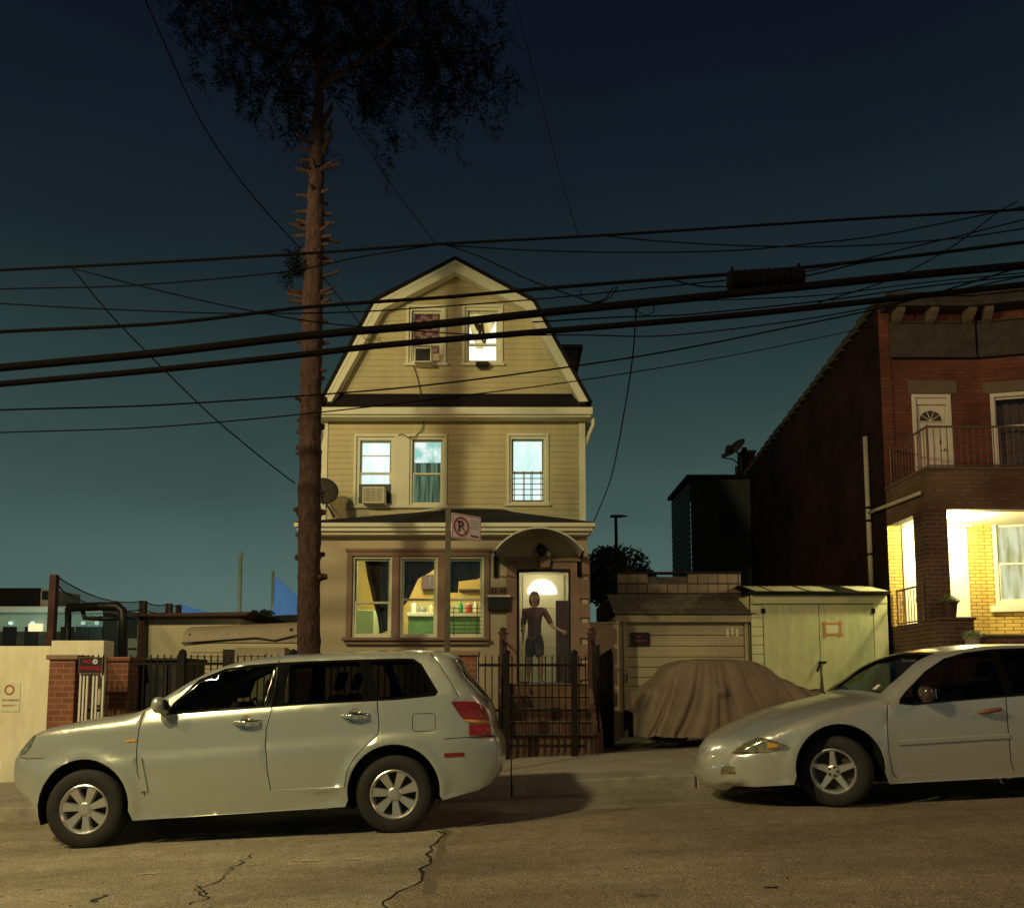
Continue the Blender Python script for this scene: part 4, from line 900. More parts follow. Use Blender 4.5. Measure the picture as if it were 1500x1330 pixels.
text('lettering', 'NO PARKING', mat('faded_brown_print', (.2,.1,.05), .6), ps, ((x0+x1)/2, YW-.0145, z0+.17), .042); text('lettering', 'DRIVEWAY', mat('faded_orange_print', (.5,.2,.1), .6), ps, ((x0+x1)/2-.02, YW-.0145, z0+.09), .04)
# dark tarped bin behind the fence
tb = thing('dark_bin', 'large black refuse container behind the iron fence', 'container', (WX(228, 1010, 13.6), 13.9, grade_z(-5)))
b = MB(); x0, x1 = WX(186, 1010, 13.6), WX(266, 1010, 13.6); zt = WZ(968, 13.6)
b.prism([(x0, .1), (x1-.05, .1), (x1, zt), (x0-.05, zt)], 'y', 13.6, 14.6); b.build('body', M['plastic'], tb, bevel=.02)
for i in range(5):
    b = MB(); x = x0+.08+(x1-x0-.16)*i/4; b.box(x-.03, x+.03, 13.55, 13.598, .2, zt-.05); b.build('rib', M['plastic'], tb)
b = MB(); b.box(x0-.08, x1+.03, 13.55, 14.65, zt, zt+.05); b.build('lid', M['plastic'], tb, bevel=.015)
# box trailer
M['trailer'] = mat('cream_trailer_panel', (.68,.62,.42), .6, var=.08, vs=1.5)
M['trailer2'] = mat('grey_tan_trailer_side', (.46,.38,.28), .7, var=.1, vs=1.5)
Yt = 18.6
bt = thing('box_trailer', 'cream box trailer with a projecting roof edge behind the iron fence', 'trailer', (WX(290, 990, Yt), Yt, zg(-8)+.1))
x0, x1, zt = WX(207, 930, Yt), WX(352, 930, Yt), WZ(905, Yt)
b = MB(); b.box(x0, x1, Yt, Yt+3.5, .55, zt); b.build('box_body', M['trailer'], bt, bevel=.02)
b = MB(); b.prism([(x0-.03, zt), (x1+.25, zt+.02), (x1+.35, zt+.10), (x0-.05, zt+.06)], 'y', Yt-.45, Yt+3.6); b.build('roof_edge', M['maroon'], bt, bevel=.01)
b = MB(); b.box(x0-.06, x0-.001, Yt-.06, Yt+.1, .4, zt); b.build('corner_post', M['trim'], bt)
for s in (0, 1):
    b = MB(); xx = x0+.6+s*1.2; b.lathe([(0, -.12), (.22, -.12), (.36, -.1), (.36, .1), (.22, .12), (0, .12)], (xx, Yt+.1, .36+zg(-8)), 'y', 20); b.build('wheel', M['rubber'], bt, True)
# rounded top trailer / camper
Yk = 16.9
ct = thing('rounded_trailer', 'cream trailer with a rounded top and small red marker lamps beside the tree trunk', 'trailer', (WX(350, 1000, Yk), Yk, zg(-6)+.1))
x0, x1 = WX(267, 950, Yk), WX(436, 950, Yk); z0, zs_, zt = .5, WZ(941, Yk), WZ(916, Yk); zt2 = WZ(908, Yk)
b = MB(); b.box(x0, x1, Yk, Yk+2.4, z0, zs_); b.build('trailer_body', M['trailer'], ct, bevel=.02)
b = MB(); n = 8; v = []
for k in range(n+1):
    q = math.pi/2*k/n; y = Yk-.04+.55*(1-math.cos(q)); v += [(x0, y, zs_+(zt-zs_)*math.sin(q)), (x1+.02, y, zs_+(zt2-zs_)*math.sin(q))]
v += [(x0, Yk+2.4, zt), (x1+.02, Yk+2.4, zt2), (x0, Yk+2.4, zs_), (x1, Yk+2.4, zs_)]
fs = [(2*k, 2*k+1, 2*k+3, 2*k+2) for k in range(n+1)]+[(2*n+2, 2*n+3, 2*n+5, 2*n+4), tuple([2*k for k in range(n+2)]+[2*n+4]), tuple([2*k+1 for k in range(n+2)]+[2*n+5])]
b.add(v, fs); b.build('rounded_top', M['trailer2'], ct, autos=30, smooth=True)
for p in (278, 333, 351, 370, 426):
    b = MB(); q = P3(p, 930 if p < 400 else 922, Yk+.02); b.lathe([(0, -.05), (.03, -.045), (.035, 0), (0, 0)], (q.x, Yk-.0+.06, q.z), 'y', 10); b.build('marker_lamp', M['maroon'], ct)
b = MB(); b.tube([P3(266, 942, Yk-.07), P3(320, 938, Yk-.07), P3(375, 934, Yk-.07), P3(402, 938, Yk-.07), P3(436, 930, Yk-.07)], .014, 6); b.build('seam', M['iron'], ct)
b = MB(); xx0, xx1, zz0, zz1 = WX(279, 960, Yk), WX(326, 960, Yk), WZ(985, Yk), WZ(955, Yk)
for i in range(6): z = zz0+(zz1-zz0)*i/5; b.box(xx0, xx1, Yk-.02, Yk-.002, z-.008, z+.008)
b.build('louvre', M['trailer2'], ct)
b = MB(); b.box(WX(327, 960, Yk), WX(347, 960, Yk), Yk-.03, Yk-.002, WZ(985, Yk), WZ(951, Yk)); b.build('access_hatch', M['plastic'], ct)
b = MB(); b.box(WX(352, 955, Yk), WX(424, 955, Yk), Yk-.35, Yk-.01, WZ(975, Yk), WZ(949, Yk)); b.box(WX(358, 955, Yk), WX(398, 955, Yk), Yk-.38, Yk-.351, WZ(962, Yk), WZ(956, Yk)); b.build('equipment_box', M['trailer2'], ct, bevel=.012)
b = MB(); b.lathe([(0, -.1), (.2, -.1), (.33, -.08), (.33, .08), (.2, .1), (0, .1)], ((x0+x1)/2, Yk+.15, .33+zg(-6)), 'y', 20); b.build('wheel', M['rubber'], ct, True)
# net on posts
M['net'] = None
def netmat():
    m = bpy.data.materials.new('black_mesh_net'); m.use_nodes = True; n = m.node_tree.nodes; l = m.node_tree.links; n.clear()
    o = n.new('ShaderNodeOutputMaterial'); t = n.new('ShaderNodeBsdfTransparent'); d = n.new('ShaderNodeBsdfDiffuse'); d.inputs[0].default_value = (.03,.035,.035, 1)
    g = n.new('ShaderNodeNewGeometry'); k = n.new('ShaderNodeTexBrick'); k.inputs['Scale'].default_value = 1; k.inputs['Brick Width'].default_value = .024; k.inputs['Row Height'].default_value = .024; k.offset = 0
    k.inputs['Mortar Size'].default_value = .0028; s = n.new('ShaderNodeSeparateXYZ'); c = n.new('ShaderNodeCombineXYZ'); l.new(g.outputs['Position'], s.inputs[0]); l.new(s.outputs[1], c.inputs[0]); l.new(s.outputs[2], c.inputs[1]); l.new(c.outputs[0], k.inputs['Vector'])
    mx = n.new('ShaderNodeMixShader'); l.new(k.outputs['Fac'], mx.inputs[0]); l.new(t.outputs[0], mx.inputs[1]); l.new(d.outputs[0], mx.inputs[2]); l.new(mx.outputs[0], o.inputs[0]); return m
M['net'] = netmat()
nf = thing('net_fence', 'tall black netting strung between dark red posts above the cream wall', 'net', (-8, 14, 0))
pst = [(80, 842, 14.2, .11), (210, 880, 18.4, .13), (248, 884, 19.3, .12), (262, 886, 19.9, .1)]; tops = []
for px, py, Y, wd in pst:
    b = MB(); x, z = W(px, py, Y); b.box(x-wd/2, x+wd/2, Y-wd/2, Y+wd/2, -.6, z); b.build('post', M['maroon'], nf); tops.append(Vector((x, Y, z)))
b = MB(); v = []; tl = []
for a, c, sg_ in zip(tops, tops[1:], (.34, .12, .06)):
    for i in range(13):
        u = i/12; p = a.lerp(c, u); p.z -= 4*sg_*u*(1-u)*.55; tl.append(p)
for p in tl: v += [tuple(p), (p.x, p.y, .6)]
b.add(v, [(2*i, 2*i+2, 2*i+3, 2*i+1) for i in range(len(tl)-1)]); b.build('netting', M['net'], nf)
for dz in (0, -.18):
    b = MB(); b.tube([p+Vector((0, 0, dz if 0 < i < 38 else dz*.5)) for i, p in enumerate(tl)], .012, 5); b.build('top_cord', M['black'], nf)
# black tube goal-like frame
gf = thing('tube_frame', 'thick black tube frame standing behind the netting', 'frame', (WX(170, 960, 16), 16, 0))
b = MB(); b.tube([P3(100, 890, 16), P3(150, 888, 16), P3(172, 888, 16), P3(179, 894, 16), P3(180, 910, 16), P3(180, 1000, 16)], .085, 10); b.build('tube', M['black'], gf, True)
b = MB(); b.tube([P3(100, 890, 16), P3(98, 1000, 16)], .06, 8); b.tube([P3(118, 884, 16.1), P3(124, 905, 16.1), P3(150, 906, 16.1), P3(176, 905, 16.1)], .045, 8); b.build('brace', M['black'], gf, True)
# distant depot building with lit front and dark rooftop box
Yd = 26
M['teal'] = mat('pale_green_lit_metal', (.40,.50,.46), .5, var=.15, vs=1.5)
dp = thing('depot_building', 'low pale green depot building with a lit front beyond the cream wall', 'building', (WX(60, 950, Yd), Yd+2, -.5))
x0, x1 = WX(-120, 920, Yd), WX(150, 920, Yd)
b = MB(); b.box(x0, x1, Yd, Yd+5, -.6, WZ(898, Yd)); b.build('wall', M['teal'], dp)
b = MB(); b.box(x0-.1, x1+.1, Yd-.25, Yd+5.1, WZ(898, Yd), WZ(889, Yd)); b.build('roof', M['white'], dp, bevel=.02)
b = MB(); b.box(x0, x1, Yd-.05, Yd-.005, -.6, WZ(925, Yd)); b.build('lower_wall', M['stone'], dp)
for p in (-60, -20, 16, 48, 100, 122, 142):
    b = MB(); xx = WX(p, 930, Yd); b.box(xx-.2, xx+.2, Yd-.09, Yd-.051, WZ(948, Yd), WZ(918, Yd)); wn = b.build('window', M['black'], dp)
    b = MB(); xx += .05; b.lathe([(0, -.1), (.05, -.09), (.06, 0), (0, 0)], (xx, Yd-.1, WZ(913, Yd)), 'y', 12); b.build('wall_lamp', mat('lit_wall_lamp', (.6,.8,.7), .5, var=0, emis=(.6,.9,.8), es=.7), dp)
b = MB(); b.box(WX(54, 920, Yd)-.15, WX(54, 920, Yd)+.25, Yd-.2, Yd-.1, WZ(925, Yd), WZ(914, Yd)); b.build('lit_sign', mat('small_lit_box', (.9,.7,.4), .5, var=0, emis=(1,.8,.45), es=.8), dp)
rb = thing('rooftop_unit', 'dark boxy rooftop unit with a square louvre on the low depot building', 'rooftop unit', (WX(30, 880, Yd+1), Yd+1.5, WZ(889, Yd)))
b = MB(); b.box(WX(-60, 875, Yd+1), WX(57, 875, Yd+1), Yd+1, Yd+3, WZ(889, Yd)-.02, WZ(861, Yd+1)); b.build('housing', M['iron'], rb, bevel=.02)
b = MB(); b.box(WX(57, 875, Yd+1), WX(71, 875, Yd+1), Yd+1.1, Yd+3, WZ(889, Yd)-.02, WZ(862, Yd+1)); b.build('end_panel', M['trailer2'], rb)
b = MB(); b.box(WX(60, 870, Yd+1), WX(69, 870, Yd+1), Yd+1.05, Yd+1.09, WZ(878, Yd+1), WZ(865, Yd+1)); b.build('louvre', M['black'], rb)
lamp('depot_fill_light', 'POINT', (WX(40, 900, 23), 23.2, 3.2), 90, (.55, 1.0, .85), .2)  # unseen light added to brighten the depot front
# green site hoarding and pale wall between
gh = thing('hoarding', 'pale green site hoarding low behind the netting', 'hoarding', (WX(195, 960, 22), 22, 0)); b = MB()
b.box(WX(180, 950, 22), WX(214, 950, 22), 22, 22.1, -.2, WZ(935, 22)); b.build('panel', M['teal'], gh)
b = MB(); b.box(WX(180, 950, 22), WX(214, 950, 22), 21.96, 21.99, WZ(951, 22), WZ(949, 22)); b.build('rail', M['iron'], gh)
# masts and blue tents
def pole(label, px, pyt, pyb, Y, r, m, name='mast', cat='pole'):
    p0, p1 = P3(px, pyb, Y), P3(px, pyt, Y); o = thing(name, label, cat, (p0.x, Y, zg(p0.x))); b = MB()
    b.tube([(p0.x, Y, -1), tuple(p1)], [r, r*.85], 10); b.build('shaft', m, o, True); b = MB(); b.lathe([(0, 0), (r*1.1, 0), (r*.8, r), (0, r*1.5)], tuple(p1), 'z', 10); b.build('cap', m, o, True); return o
M['paleg'] = mat('pale_green_mast_paint', (.55,.62,.42), .5, var=.1)
pole('tall plain pale mast rising behind the cream box trailer', 352.5, 812, 905, 30, .075, M['paleg'])
pole('pale mast holding up the peak of the blue tent', 400, 838, 905, 31.5, .06, M['paleg'])
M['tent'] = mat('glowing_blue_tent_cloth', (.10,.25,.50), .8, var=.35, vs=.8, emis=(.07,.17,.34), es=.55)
def tent(label, Y, pk, base, ybase, depth):
    o = thing('tent', label, 'tent', (P3(pk[0], pk[1], Y).x, Y, 1)); b = MB(); n = 14
    p = P3(pk[0], pk[1], Y); l_ = P3(base[0], ybase, Y); r_ = P3(base[1], ybase, Y); ring_ = []
    cxx = (l_.x+r_.x)/2; hw = (r_.x-l_.x)/2
    K = 20
    for j in range(7):
        u = j/6
        for k in range(K):
            a = 2*math.pi*k/K; e = Vector((cxx+hw*math.cos(a), Y+depth*math.sin(a), l_.z)); q = p.lerp(e, u); q.z -= .28*(p.z-l_.z)*math.sin(math.pi*u)*.6; b.v.append(tuple(q))
    for j in range(6):
        for k in range(K): b.f.append((j*K+k, j*K+(k+1) % K, (j+1)*K+(k+1) % K, (j+1)*K+k)); b.m.append(0)
    b.build('canopy', M['tent'], o, True)
    b = MB(); v = []
    for k in range(K+1):
        a = 2*math.pi*k/K; v += [(cxx+hw*math.cos(a), Y+depth*math.sin(a), l_.z), (cxx+hw*math.cos(a), Y+depth*math.sin(a), -.3)]
    b.add(v, [(2*k, 2*k+2, 2*k+3, 2*k+1) for k in range(K)]); b.build('side_wall', M['stone'], o); return o
tent('peaked glowing blue tent half hidden by the tree trunk', 32, (403, 842), (398, 500), 905, 1.5)
tent('low glowing blue tent roof between the netting and the cream box trailer', 30, (262, 884), (255, 372), 906, 1.6)

# ================================================================== FOLIAGE IN THE BACKGROUND
def bush(name, label, cat, px, pyt, pyb, Y, rx, n, seed, m=None, group=None, trunkh=True):
    r2 = random.Random(seed); c = P3(px, (pyt+pyb)/2, Y); o = thing(name, label, cat, (c.x, Y, zg(c.x)), group)
    rz = (WZ(pyt, Y)-WZ(pyb, Y))/2; v, f = [], []
    cl = [(Vector((r2.gauss(0, .42)*rx, r2.gauss(0, .42)*rx*.7, r2.uniform(-.9, .75)*rz)), r2.uniform(.22, .45)*rx) for _ in range(22)]
    for _ in range(n):
        cc, rr_ = r2.choice(cl); d = Vector((r2.gauss(0, 1), r2.gauss(0, 1), r2.gauss(0, 1))).normalized()*rr_*r2.random()**.4
        p = c+cc+d; s = r2.uniform(.05, .11); a = Vector((r2.uniform(-1, 1), r2.uniform(-1, 1), r2.uniform(-1, 1))).normalized(); t = a.orthogonal().normalized()
        k = len(v); v += [tuple(p-a*s), tuple(p+t*s*.45), tuple(p+a*s), tuple(p-t*s*.45)]; f.append((k, k+1, k+2, k+3))
    b = MB(); b.v, b.f, b.m = v, f, [0]*len(f); b.build('crown', m or M['leaf'], o)
    b = MB(); b.tube([(c.x, Y, zg(c.x)-.2), (c.x+.05, Y, c.z-rz*.5), (c.x, Y, c.z+rz*.3)], [.13, .1, .04], 8)
    for i in range(6):
        cc = cl[i][0]; b.tube([(c.x, Y, c.z-rz*.8), tuple(c+cc)], [.05, .02], 5)
    b.build('trunk', M['bark'], o); return o
bush('tree', 'dark bushy tree between the yellow house and the cream garage', 'tree', 922, 772, 960, 23, 1.75, 26000, 12)
bush('tree', 'small dark tree far off beside the blue tent mast', 'tree', 380, 894, 925, 29, .5, 900, 4)
lp = thing('lamp_post', 'dark unlit lamp post with a flat head above the bushy tree', 'lamp post', (P3(903, 800, 28).x, 28, zg(4)))
b = MB(); b.tube([(P3(905, 812, 28).x, 28, 0), tuple(P3(902, 757, 28))], [.08, .05], 8); b.build('post', M['black'], lp, True)
b = MB(); p = P3(901, 756, 28); b.prism([(p.x-.17, p.z-.03), (p.x+.2, p.z-.03), (p.x+.42, p.z), (p.x+.2, p.z+.03), (p.x-.15, p.z+.03)], 'y', 27.9, 28.12); b.build('lamp_head', M['black'], lp, bevel=.01)

# ================================================================== GARAGES
YG = 16.0
lw = thing('low_wall', 'plain pinkish cream wall between the yellow house and the cream garage', 'wall', (WX(885, 980, 15.4), 15.4, .4)); b = MB()
b.box(WX(858, 980, 15.4), WX(907, 980, 15.4), 15.4, 15.6, .2, WZ(913, 15.4)); b.build('wall_body', mat('pinkish_cream_wall', (.40,.32,.22), .85, var=.1), lw)
b = MB(); b.box(WX(858, 980, 15.4), WX(908, 980, 15.4), 15.37, 15.63, WZ(913, 15.4), WZ(911, 15.4)); b.build('coping', M['stucco'], lw)
dg = thing('wooden_gate', 'dark ragged-topped board gate beside the house steps', 'gate', (WX(880, 1000, 14.2), 14.2, .4))
xs = WX(861, 980, 14.2)
for i, (w_, py) in enumerate(((6, 953), (6, 949), (6, 945), (5, 958), (6, 955), (7, 951), (2, 955))):
    b = MB(); wd = w_/88; b.prism([(xs, .35), (xs+wd-.004, .35), (xs+wd-.004, WZ(py-2, 14.2)), (xs, WZ(py+2, 14.2))], 'y', 14.2, 14.23); b.build('board', M['iron'], dg); xs += wd
b = MB(); b.box(WX(861, 980, 14.2), xs, 14.235, 14.26, 1.2, 1.26); b.build('cross_rail', M['iron'], dg)
g1 = thing('garage', 'cream garage with a panelled roller door under a dark shingle roof', 'garage', (WX(1005, 1000, YG), YG, .5))
gx0, gx1 = WX(905, 960, YG), WX(1101, 960, YG); zf0, zf1 = WZ(911, YG-.1), WZ(900, YG-.1)
dx0, dx1 = WX(918, 960, YG), WX(1092, 960, YG); zgd = .42
M['gar'] = mat('dingy_cream_paint', (.42,.37,.23), .75, var=.1, vs=2)
M['gardoor'] = mat('cream_garage_door', (.42,.37,.24), .65, var=.10, vs=1.3)
b = MB(); b.box(gx0, dx0, YG, YG+4, .2, zf1); b.box(dx1, gx1, YG, YG+4, .2, zf1); b.box(dx0, dx1, YG+.02, YG+.2, zf0-.02, zf1); b.box(gx0, gx1, YG+3.9, YG+4, .2, zf1); b.build('walls', M['gar'], g1)
b = MB(); b.box(gx0-.05, gx1+.02, YG-.1, YG-.002, zf0, zf1); b.box(dx0-.06, dx0, YG-.03, YG, .2, zf0); b.box(dx1, dx1+.06, YG-.03, YG, .2, zf0); b.build('fascia', M['gar'], g1, bevel=.006)
b = MB(); pys = [912, 930, 946, 962, 977, 992, 1005, 1019, 1034, 1050]
for a, c in zip(pys, pys[1:]):
    z1, z0 = WZ(a, YG), WZ(c, YG)-.0; b.box(dx0+.01, dx1-.01, YG+.03, YG+.055, z0+.005, z1-.005)
b.build('roller_door', M['gardoor'], g1, bevel=.006)
b = MB(); b.box(dx0+.01, dx1-.01, YG+.06, YG+.08, zgd-.1, zf0-.02); b.build('door_backing', M['iron'], g1)
b = MB(); b.tube([P3(919.5, 986, YG-.04), P3(919.5, 1000, YG-.04)], .02, 6); b.build('latch', M['chrome'], g1)
# shingle roof: rows of tabs
b = MB(); zr1 = WZ(872, YG+1.1); rows = 8; r2 = random.Random(3)
for j in range(rows):
    y0 = YG-.16+1.2*j/rows; z0 = zf1+.01+(zr1-zf1)*j/rows; y1 = YG-.16+1.2*(j+1)/rows+.05; z1 = zf1+.01+(zr1-zf1)*(j+1)/rows
    x = gx0-.08-r2.random()*.2
    while x < gx1+.05:
        x2 = min(x+.3, gx1+.06-.14*j/rows); xa = max(x, gx0-.08)
        if x2 > xa+.02: b.add([(xa, y0, z0+.02), (x2-.008, y0, z0+.02), (x2-.008, y1, z1+.008), (xa, y1, z1+.008), (xa, y0, z0), (x2-.008, y0, z0)], [(0,1,2,3), (4,5,1,0)])
        x += .3
b.build('roof', M['shingle2'], g1)
b = MB(); b.quad((gx0-.05, YG-.1, zf1-.005), (gx1, YG-.1, zf1-.005), (gx1-.1, YG+1.1, zr1-.01), (gx0-.05, YG+1.1, zr1-.01)); b.box(gx0, gx1-.05, YG+1.1, YG+4, zf1, zr1-.02); b.build('roof_deck', M['iron'], g1)
bw_ = thing('block_parapet', 'ragged concrete block parapet standing above the cream garage roof', 'parapet', (WX(1000, 870, YG+1.2), YG+1.2, 3))
b = MB(); yy = YG+1.15; r2 = random.Random(9); xA, xB = WX(905, 865, yy), WX(1086, 865, yy); zA = WZ(885, yy)
for j in range(4):
    x = xA-(.2 if j % 2 else 0); 
    while x < xB:
        xx0, xx1 = max(x, xA), min(x+.405, xB); z = zA-.2+.205*j
        top = (j == 3)
        if not (top and (WX(962, 855, yy) < (xx0+xx1)/2 < WX(1005, 855, yy))) and xx1-xx0 > .05:
            b.box(xx0+.005, xx1-.005, yy+r2.uniform(0, .006), yy+.19, z+.004, z+.197)
        x += .405
b.build('blocks', M['block'], bw_); b = MB(); b.box(xA, xB, yy+.02, yy+.18, zA-.25, zA+.56); b.build('mortar_core', M['stone'], bw_)
b = MB(); b.box(xA, xB+.02, yy-.02, yy+.21, zA+.625, zA+.66); b.build('coping', M['iron'], bw_)
gsn = thing('garage_sign', 'black no parking sign with red lettering on the cream roller door', 'sign', (WX(938, 936, YG), YG, WZ(945, YG)))
sx0, sx1, sz0, sz1 = WX(924, 936, YG), WX(952, 936, YG), WZ(946, YG), WZ(926, YG)
b = MB(); pp = rr((sx1-sx0)/2, (sz1-sz0)/2, .03); b.prism([((sx0+sx1)/2+p[0], (sz0+sz1)/2+p[1]) for p in pp], 'y', YG-.003, YG+.012); b.build('panel', M['sgblk'], gsn)
mr_ = mat('dull_red_print', (.36,.06,.06), .5, var=.1)
text('lettering', 'NO', mr_, gsn, ((sx0+sx1)/2-.015, YG-.005, (sz0+sz1)/2+.045), .06); text('lettering', 'PARKING', mr_, gsn, ((sx0+sx1)/2-.01, YG-.005, (sz0+sz1)/2-.035), .062)
# graffiti-like pale smudge
b = MB()
for i, p in enumerate(((1066, 925), (1073, 923), (1080, 925))): q = P3(p[0], p[1], YG+.02); b.box(q.x-.02, q.x+.02, YG+.021, YG+.029, q.z-.09, q.z+.06)
b.build('paint_smudge', M['trim'], g1)

g2 = thing('plywood_garage', 'pale yellow-green garage with double plywood doors beside the brick building', 'garage', (WX(1200, 1000, YG), YG-.1, .55))
Yg = YG-.12; x0, x1 = WX(1102, 950, Yg), WX(1302, 950, Yg); xd0, xd1 = WX(1120, 960, Yg), WX(1281, 960, Yg); xm = WX(1201.5, 960, Yg); zt, zd = WZ(870, Yg), WZ(885.5, Yg)
M['ply'] = mat('stained_pale_plywood', (.62,.65,.36), .8, c2=(.42,.47,.26), vs=2.4, bump=.25, bs=30, stretch=(3,1,.7))
M['ply2'] = mat('pale_garage_trim_board', (.62,.63,.38), .75, var=.1, vs=3)
b = MB(); b.box(x0, x1, Yg+.05, Yg+.12, .2, zt)
b.box(x0, x0+.001, Yg+.05, Yg+4, .2, zt); b.build('walls', M['ply2'], g2)
b = MB(); b.box(x0, x1, Yg-.02, Yg+.048, zd+.02, zt-.015); b.box(xd1+.01, x1, Yg-.01, Yg+.048, .2, zd+.018)
b.build('trim_board', M['ply2'], g2, bevel=.006)
b = MB()
for i in range(14): z = .4+i*.17; b.box(x0, xd0-.012, Yg-.0+.0, Yg+.048, z, z+.163)
b.build('clapboard', M['ply2'], g2, bevel=.008)
for a, c, nm in ((xd0, xm-.008, 0), (xm+.008, xd1, 1)):
    b = MB(); b.box(a, c, Yg-.005, Yg+.045, .48, zd); d_ = b.build('door', M['ply'], g2, bevel=.004)
    for z in (zd-.12, 1.2):
        b = MB(); hx = a-.012 if nm == 0 else c; b.box(hx-.03, hx+.04, Yg-.022, Yg-.006, z-.045, z+.045); b.build('hinge', M['iron'], d_)
b = MB(); q = P3(1203, 970, Yg-.03); b.box(q.x-.05, q.x+.10, Yg-.03, Yg-.006, q.z-.015, q.z+.02); b.tube([(q.x-.02, Yg-.035, q.z), (q.x-.05, Yg-.04, q.z-.09), (q.x-.09, Yg-.04, q.z-.17)], .018, 6); b.build('hasp_and_padlock', M['iron'], g2)
b = MB(); pc = [W(1203, 935, Yg), W(1206, 935, Yg)]
b.prism([W(1201, 1010, Yg), W(1195, 1040, Yg), W(1209, 1040, Yg), W(1207, 1010, Yg), W(1203, 975, Yg)], 'y', Yg-.008, Yg-.0055); b.build('black_stain', M['stone'], g2)
b = MB(); b.box(x0-.06, x1+.02, Yg-.16, Yg+.5, zt+.002, zt+.03); zrr = WZ(857, Yg+.9); b.quad((x0-.04, Yg-.14, zt+.035), (x1, Yg-.14, zt+.035), (x1, Yg+.9, zrr), (x0-.04, Yg+.9, zrr)); b.quad((x0, Yg+.89, zrr-.01), (x1, Yg+.89, zrr-.01), (x1, Yg+4, zrr-.1), (x0, Yg+4, zrr-.1)); b.build('roof', M['iron'], g2)
M['flake'] = mat('peeling_pale_roof_felt', (.50,.48,.29), .85, var=.25, vs=9)
r2 = random.Random(21)
for a, c in ((1106, 1128), (1132, 1180), (1186, 1222), (1257, 1300)):
    b = MB(); xa, xb = WX(a, 865, Yg-.1), WX(c, 865, Yg-.1); pts = []; n = 12
    lo = [(xa+(xb-xa)*i/n, Yg-.145, zt+.044+r2.uniform(-.02, .02)) for i in range(n+1)]; hi = [(xa-.05+(xb-xa)*i/n, Yg+.62, zt+.05+(zrr-zt-.035)*.76/1.04) for i in range(n+1)]
    lo = [(x, y, zt+.042) for x, y, z in lo]; hi = [(x+r2.uniform(-.02,.02), y-q_, z-q_*(zrr-zt-.035)/1.04) for (x, y, z) in hi for q_ in (r2.uniform(0, .1),)]; b.add(lo+hi, [(i, i+1, n+2+i, n+1+i) for i in range(n)]); b.build('felt_flake', M['flake'], g2)
nt_ = thing('taped_notice', 'blank paper notice framed with orange tape on the right plywood door', 'notice', (WX(1219, 922, Yg), Yg, WZ(932, Yg)))
a, c, d, e = WX(1207, 921, Yg), WX(1232, 921, Yg), WZ(930, Yg), WZ(912, Yg)
b = MB(); b.box(a+.03, c-.03, Yg-.0085, Yg-.0055, d+.02, e-.02); b.build('paper', M['ply2'], nt_)
b = MB(); b.box(a-.04, c+.03, Yg-.012, Yg-.009, e-.035, e+.003); b.box(a-.01, c+.04, Yg-.012, Yg-.009, d-.005, d+.03); b.box(a-.005, a+.035, Yg-.0155, Yg-.0125, d-.05, e+.04); b.box(c-.035, c+.005, Yg-.0155, Yg-.0125, d-.03, e+.05); b.build('tape', mat('orange_tape', (.50,.24,.08), .6, var=.15), nt_)

# ================================================================== BRICK BUILDING (right)
YR, YK = 16.1, 14.5
XR = WX(1297, 715, YR); XR1 = 13.6
bb = thing('brick_building', 'two storey red brick house with a brick balcony over a brightly lit yellow porch', 'house', (XR+3, YR, .6))
zTop = WZ(448, YR); zBack = WZ(688, 25.2)
# side wall going back, stepped tile coping
b = MB(); n = 26; v = []
for i in range(n+1):
    y = YR+.002+(26.6-YR)*i/n; z = zTop+(zBack-zTop)*(y-YR)/(25.2-YR); v += [(XR, y, -.2), (XR, y, z)]
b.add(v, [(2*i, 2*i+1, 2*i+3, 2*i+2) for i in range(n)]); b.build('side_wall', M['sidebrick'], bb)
b = MB()
for i in range(n):
    y0 = YR+.05+(26.6-YR)*i/n; y1 = y0+(26.6-YR)/n-.015; z0 = zTop+(zBack-zTop)*(y0-YR)/(25.2-YR); z1 = zTop+(zBack-zTop)*(y1-YR)/(25.2-YR); zm = max(z0, z1)
    b.box(XR-.09, XR+.35, y0, y1, z1-.03, z0+.07+rnd(0, .03))
b.build('coping', M['stone'], bb, bevel=.02)
b = MB(); b.quad((XR+.3, YR+.1, zTop-.1), (XR1, YR+.1, zTop-.1), (XR1, 26.6, zBack-.1), (XR+.3, 26.6, zBack-.1)); b.box(XR, XR1, 26.6, 26.7, -.2, zBack); b.box(XR1-.05, XR1, YR, 26.6, -.2, zBack); b.build('roof', M['shingle'], bb)
# front facade flat part, then bay
xBay = WX(1431, 560, YR); yBay = YR-.47; xB2 = xBay+.66
zPf = WZ(935, YR)                      # porch floor
zSl = WZ(690, YK)                      # balcony floor top
DU = (WX(1337, 630, YR), WX(1394, 630, YR), zSl-.12, WZ(578, YR))
DL = (WX(1324, 860, YR), WX(1419, 860, YR), zPf, WZ(773, YR))
b = MB(); wall(b, XR, xBay, .3, zSl-.12, YR, [DL], .2, 0); b.build('porch_back_wall', M['porchbrick'], bb)
b = MB(); wall(b, XR, xBay, zSl-.12, zTop, YR, [DU], .2, 0); b.build('front_wall', M['redbrick'], bb)
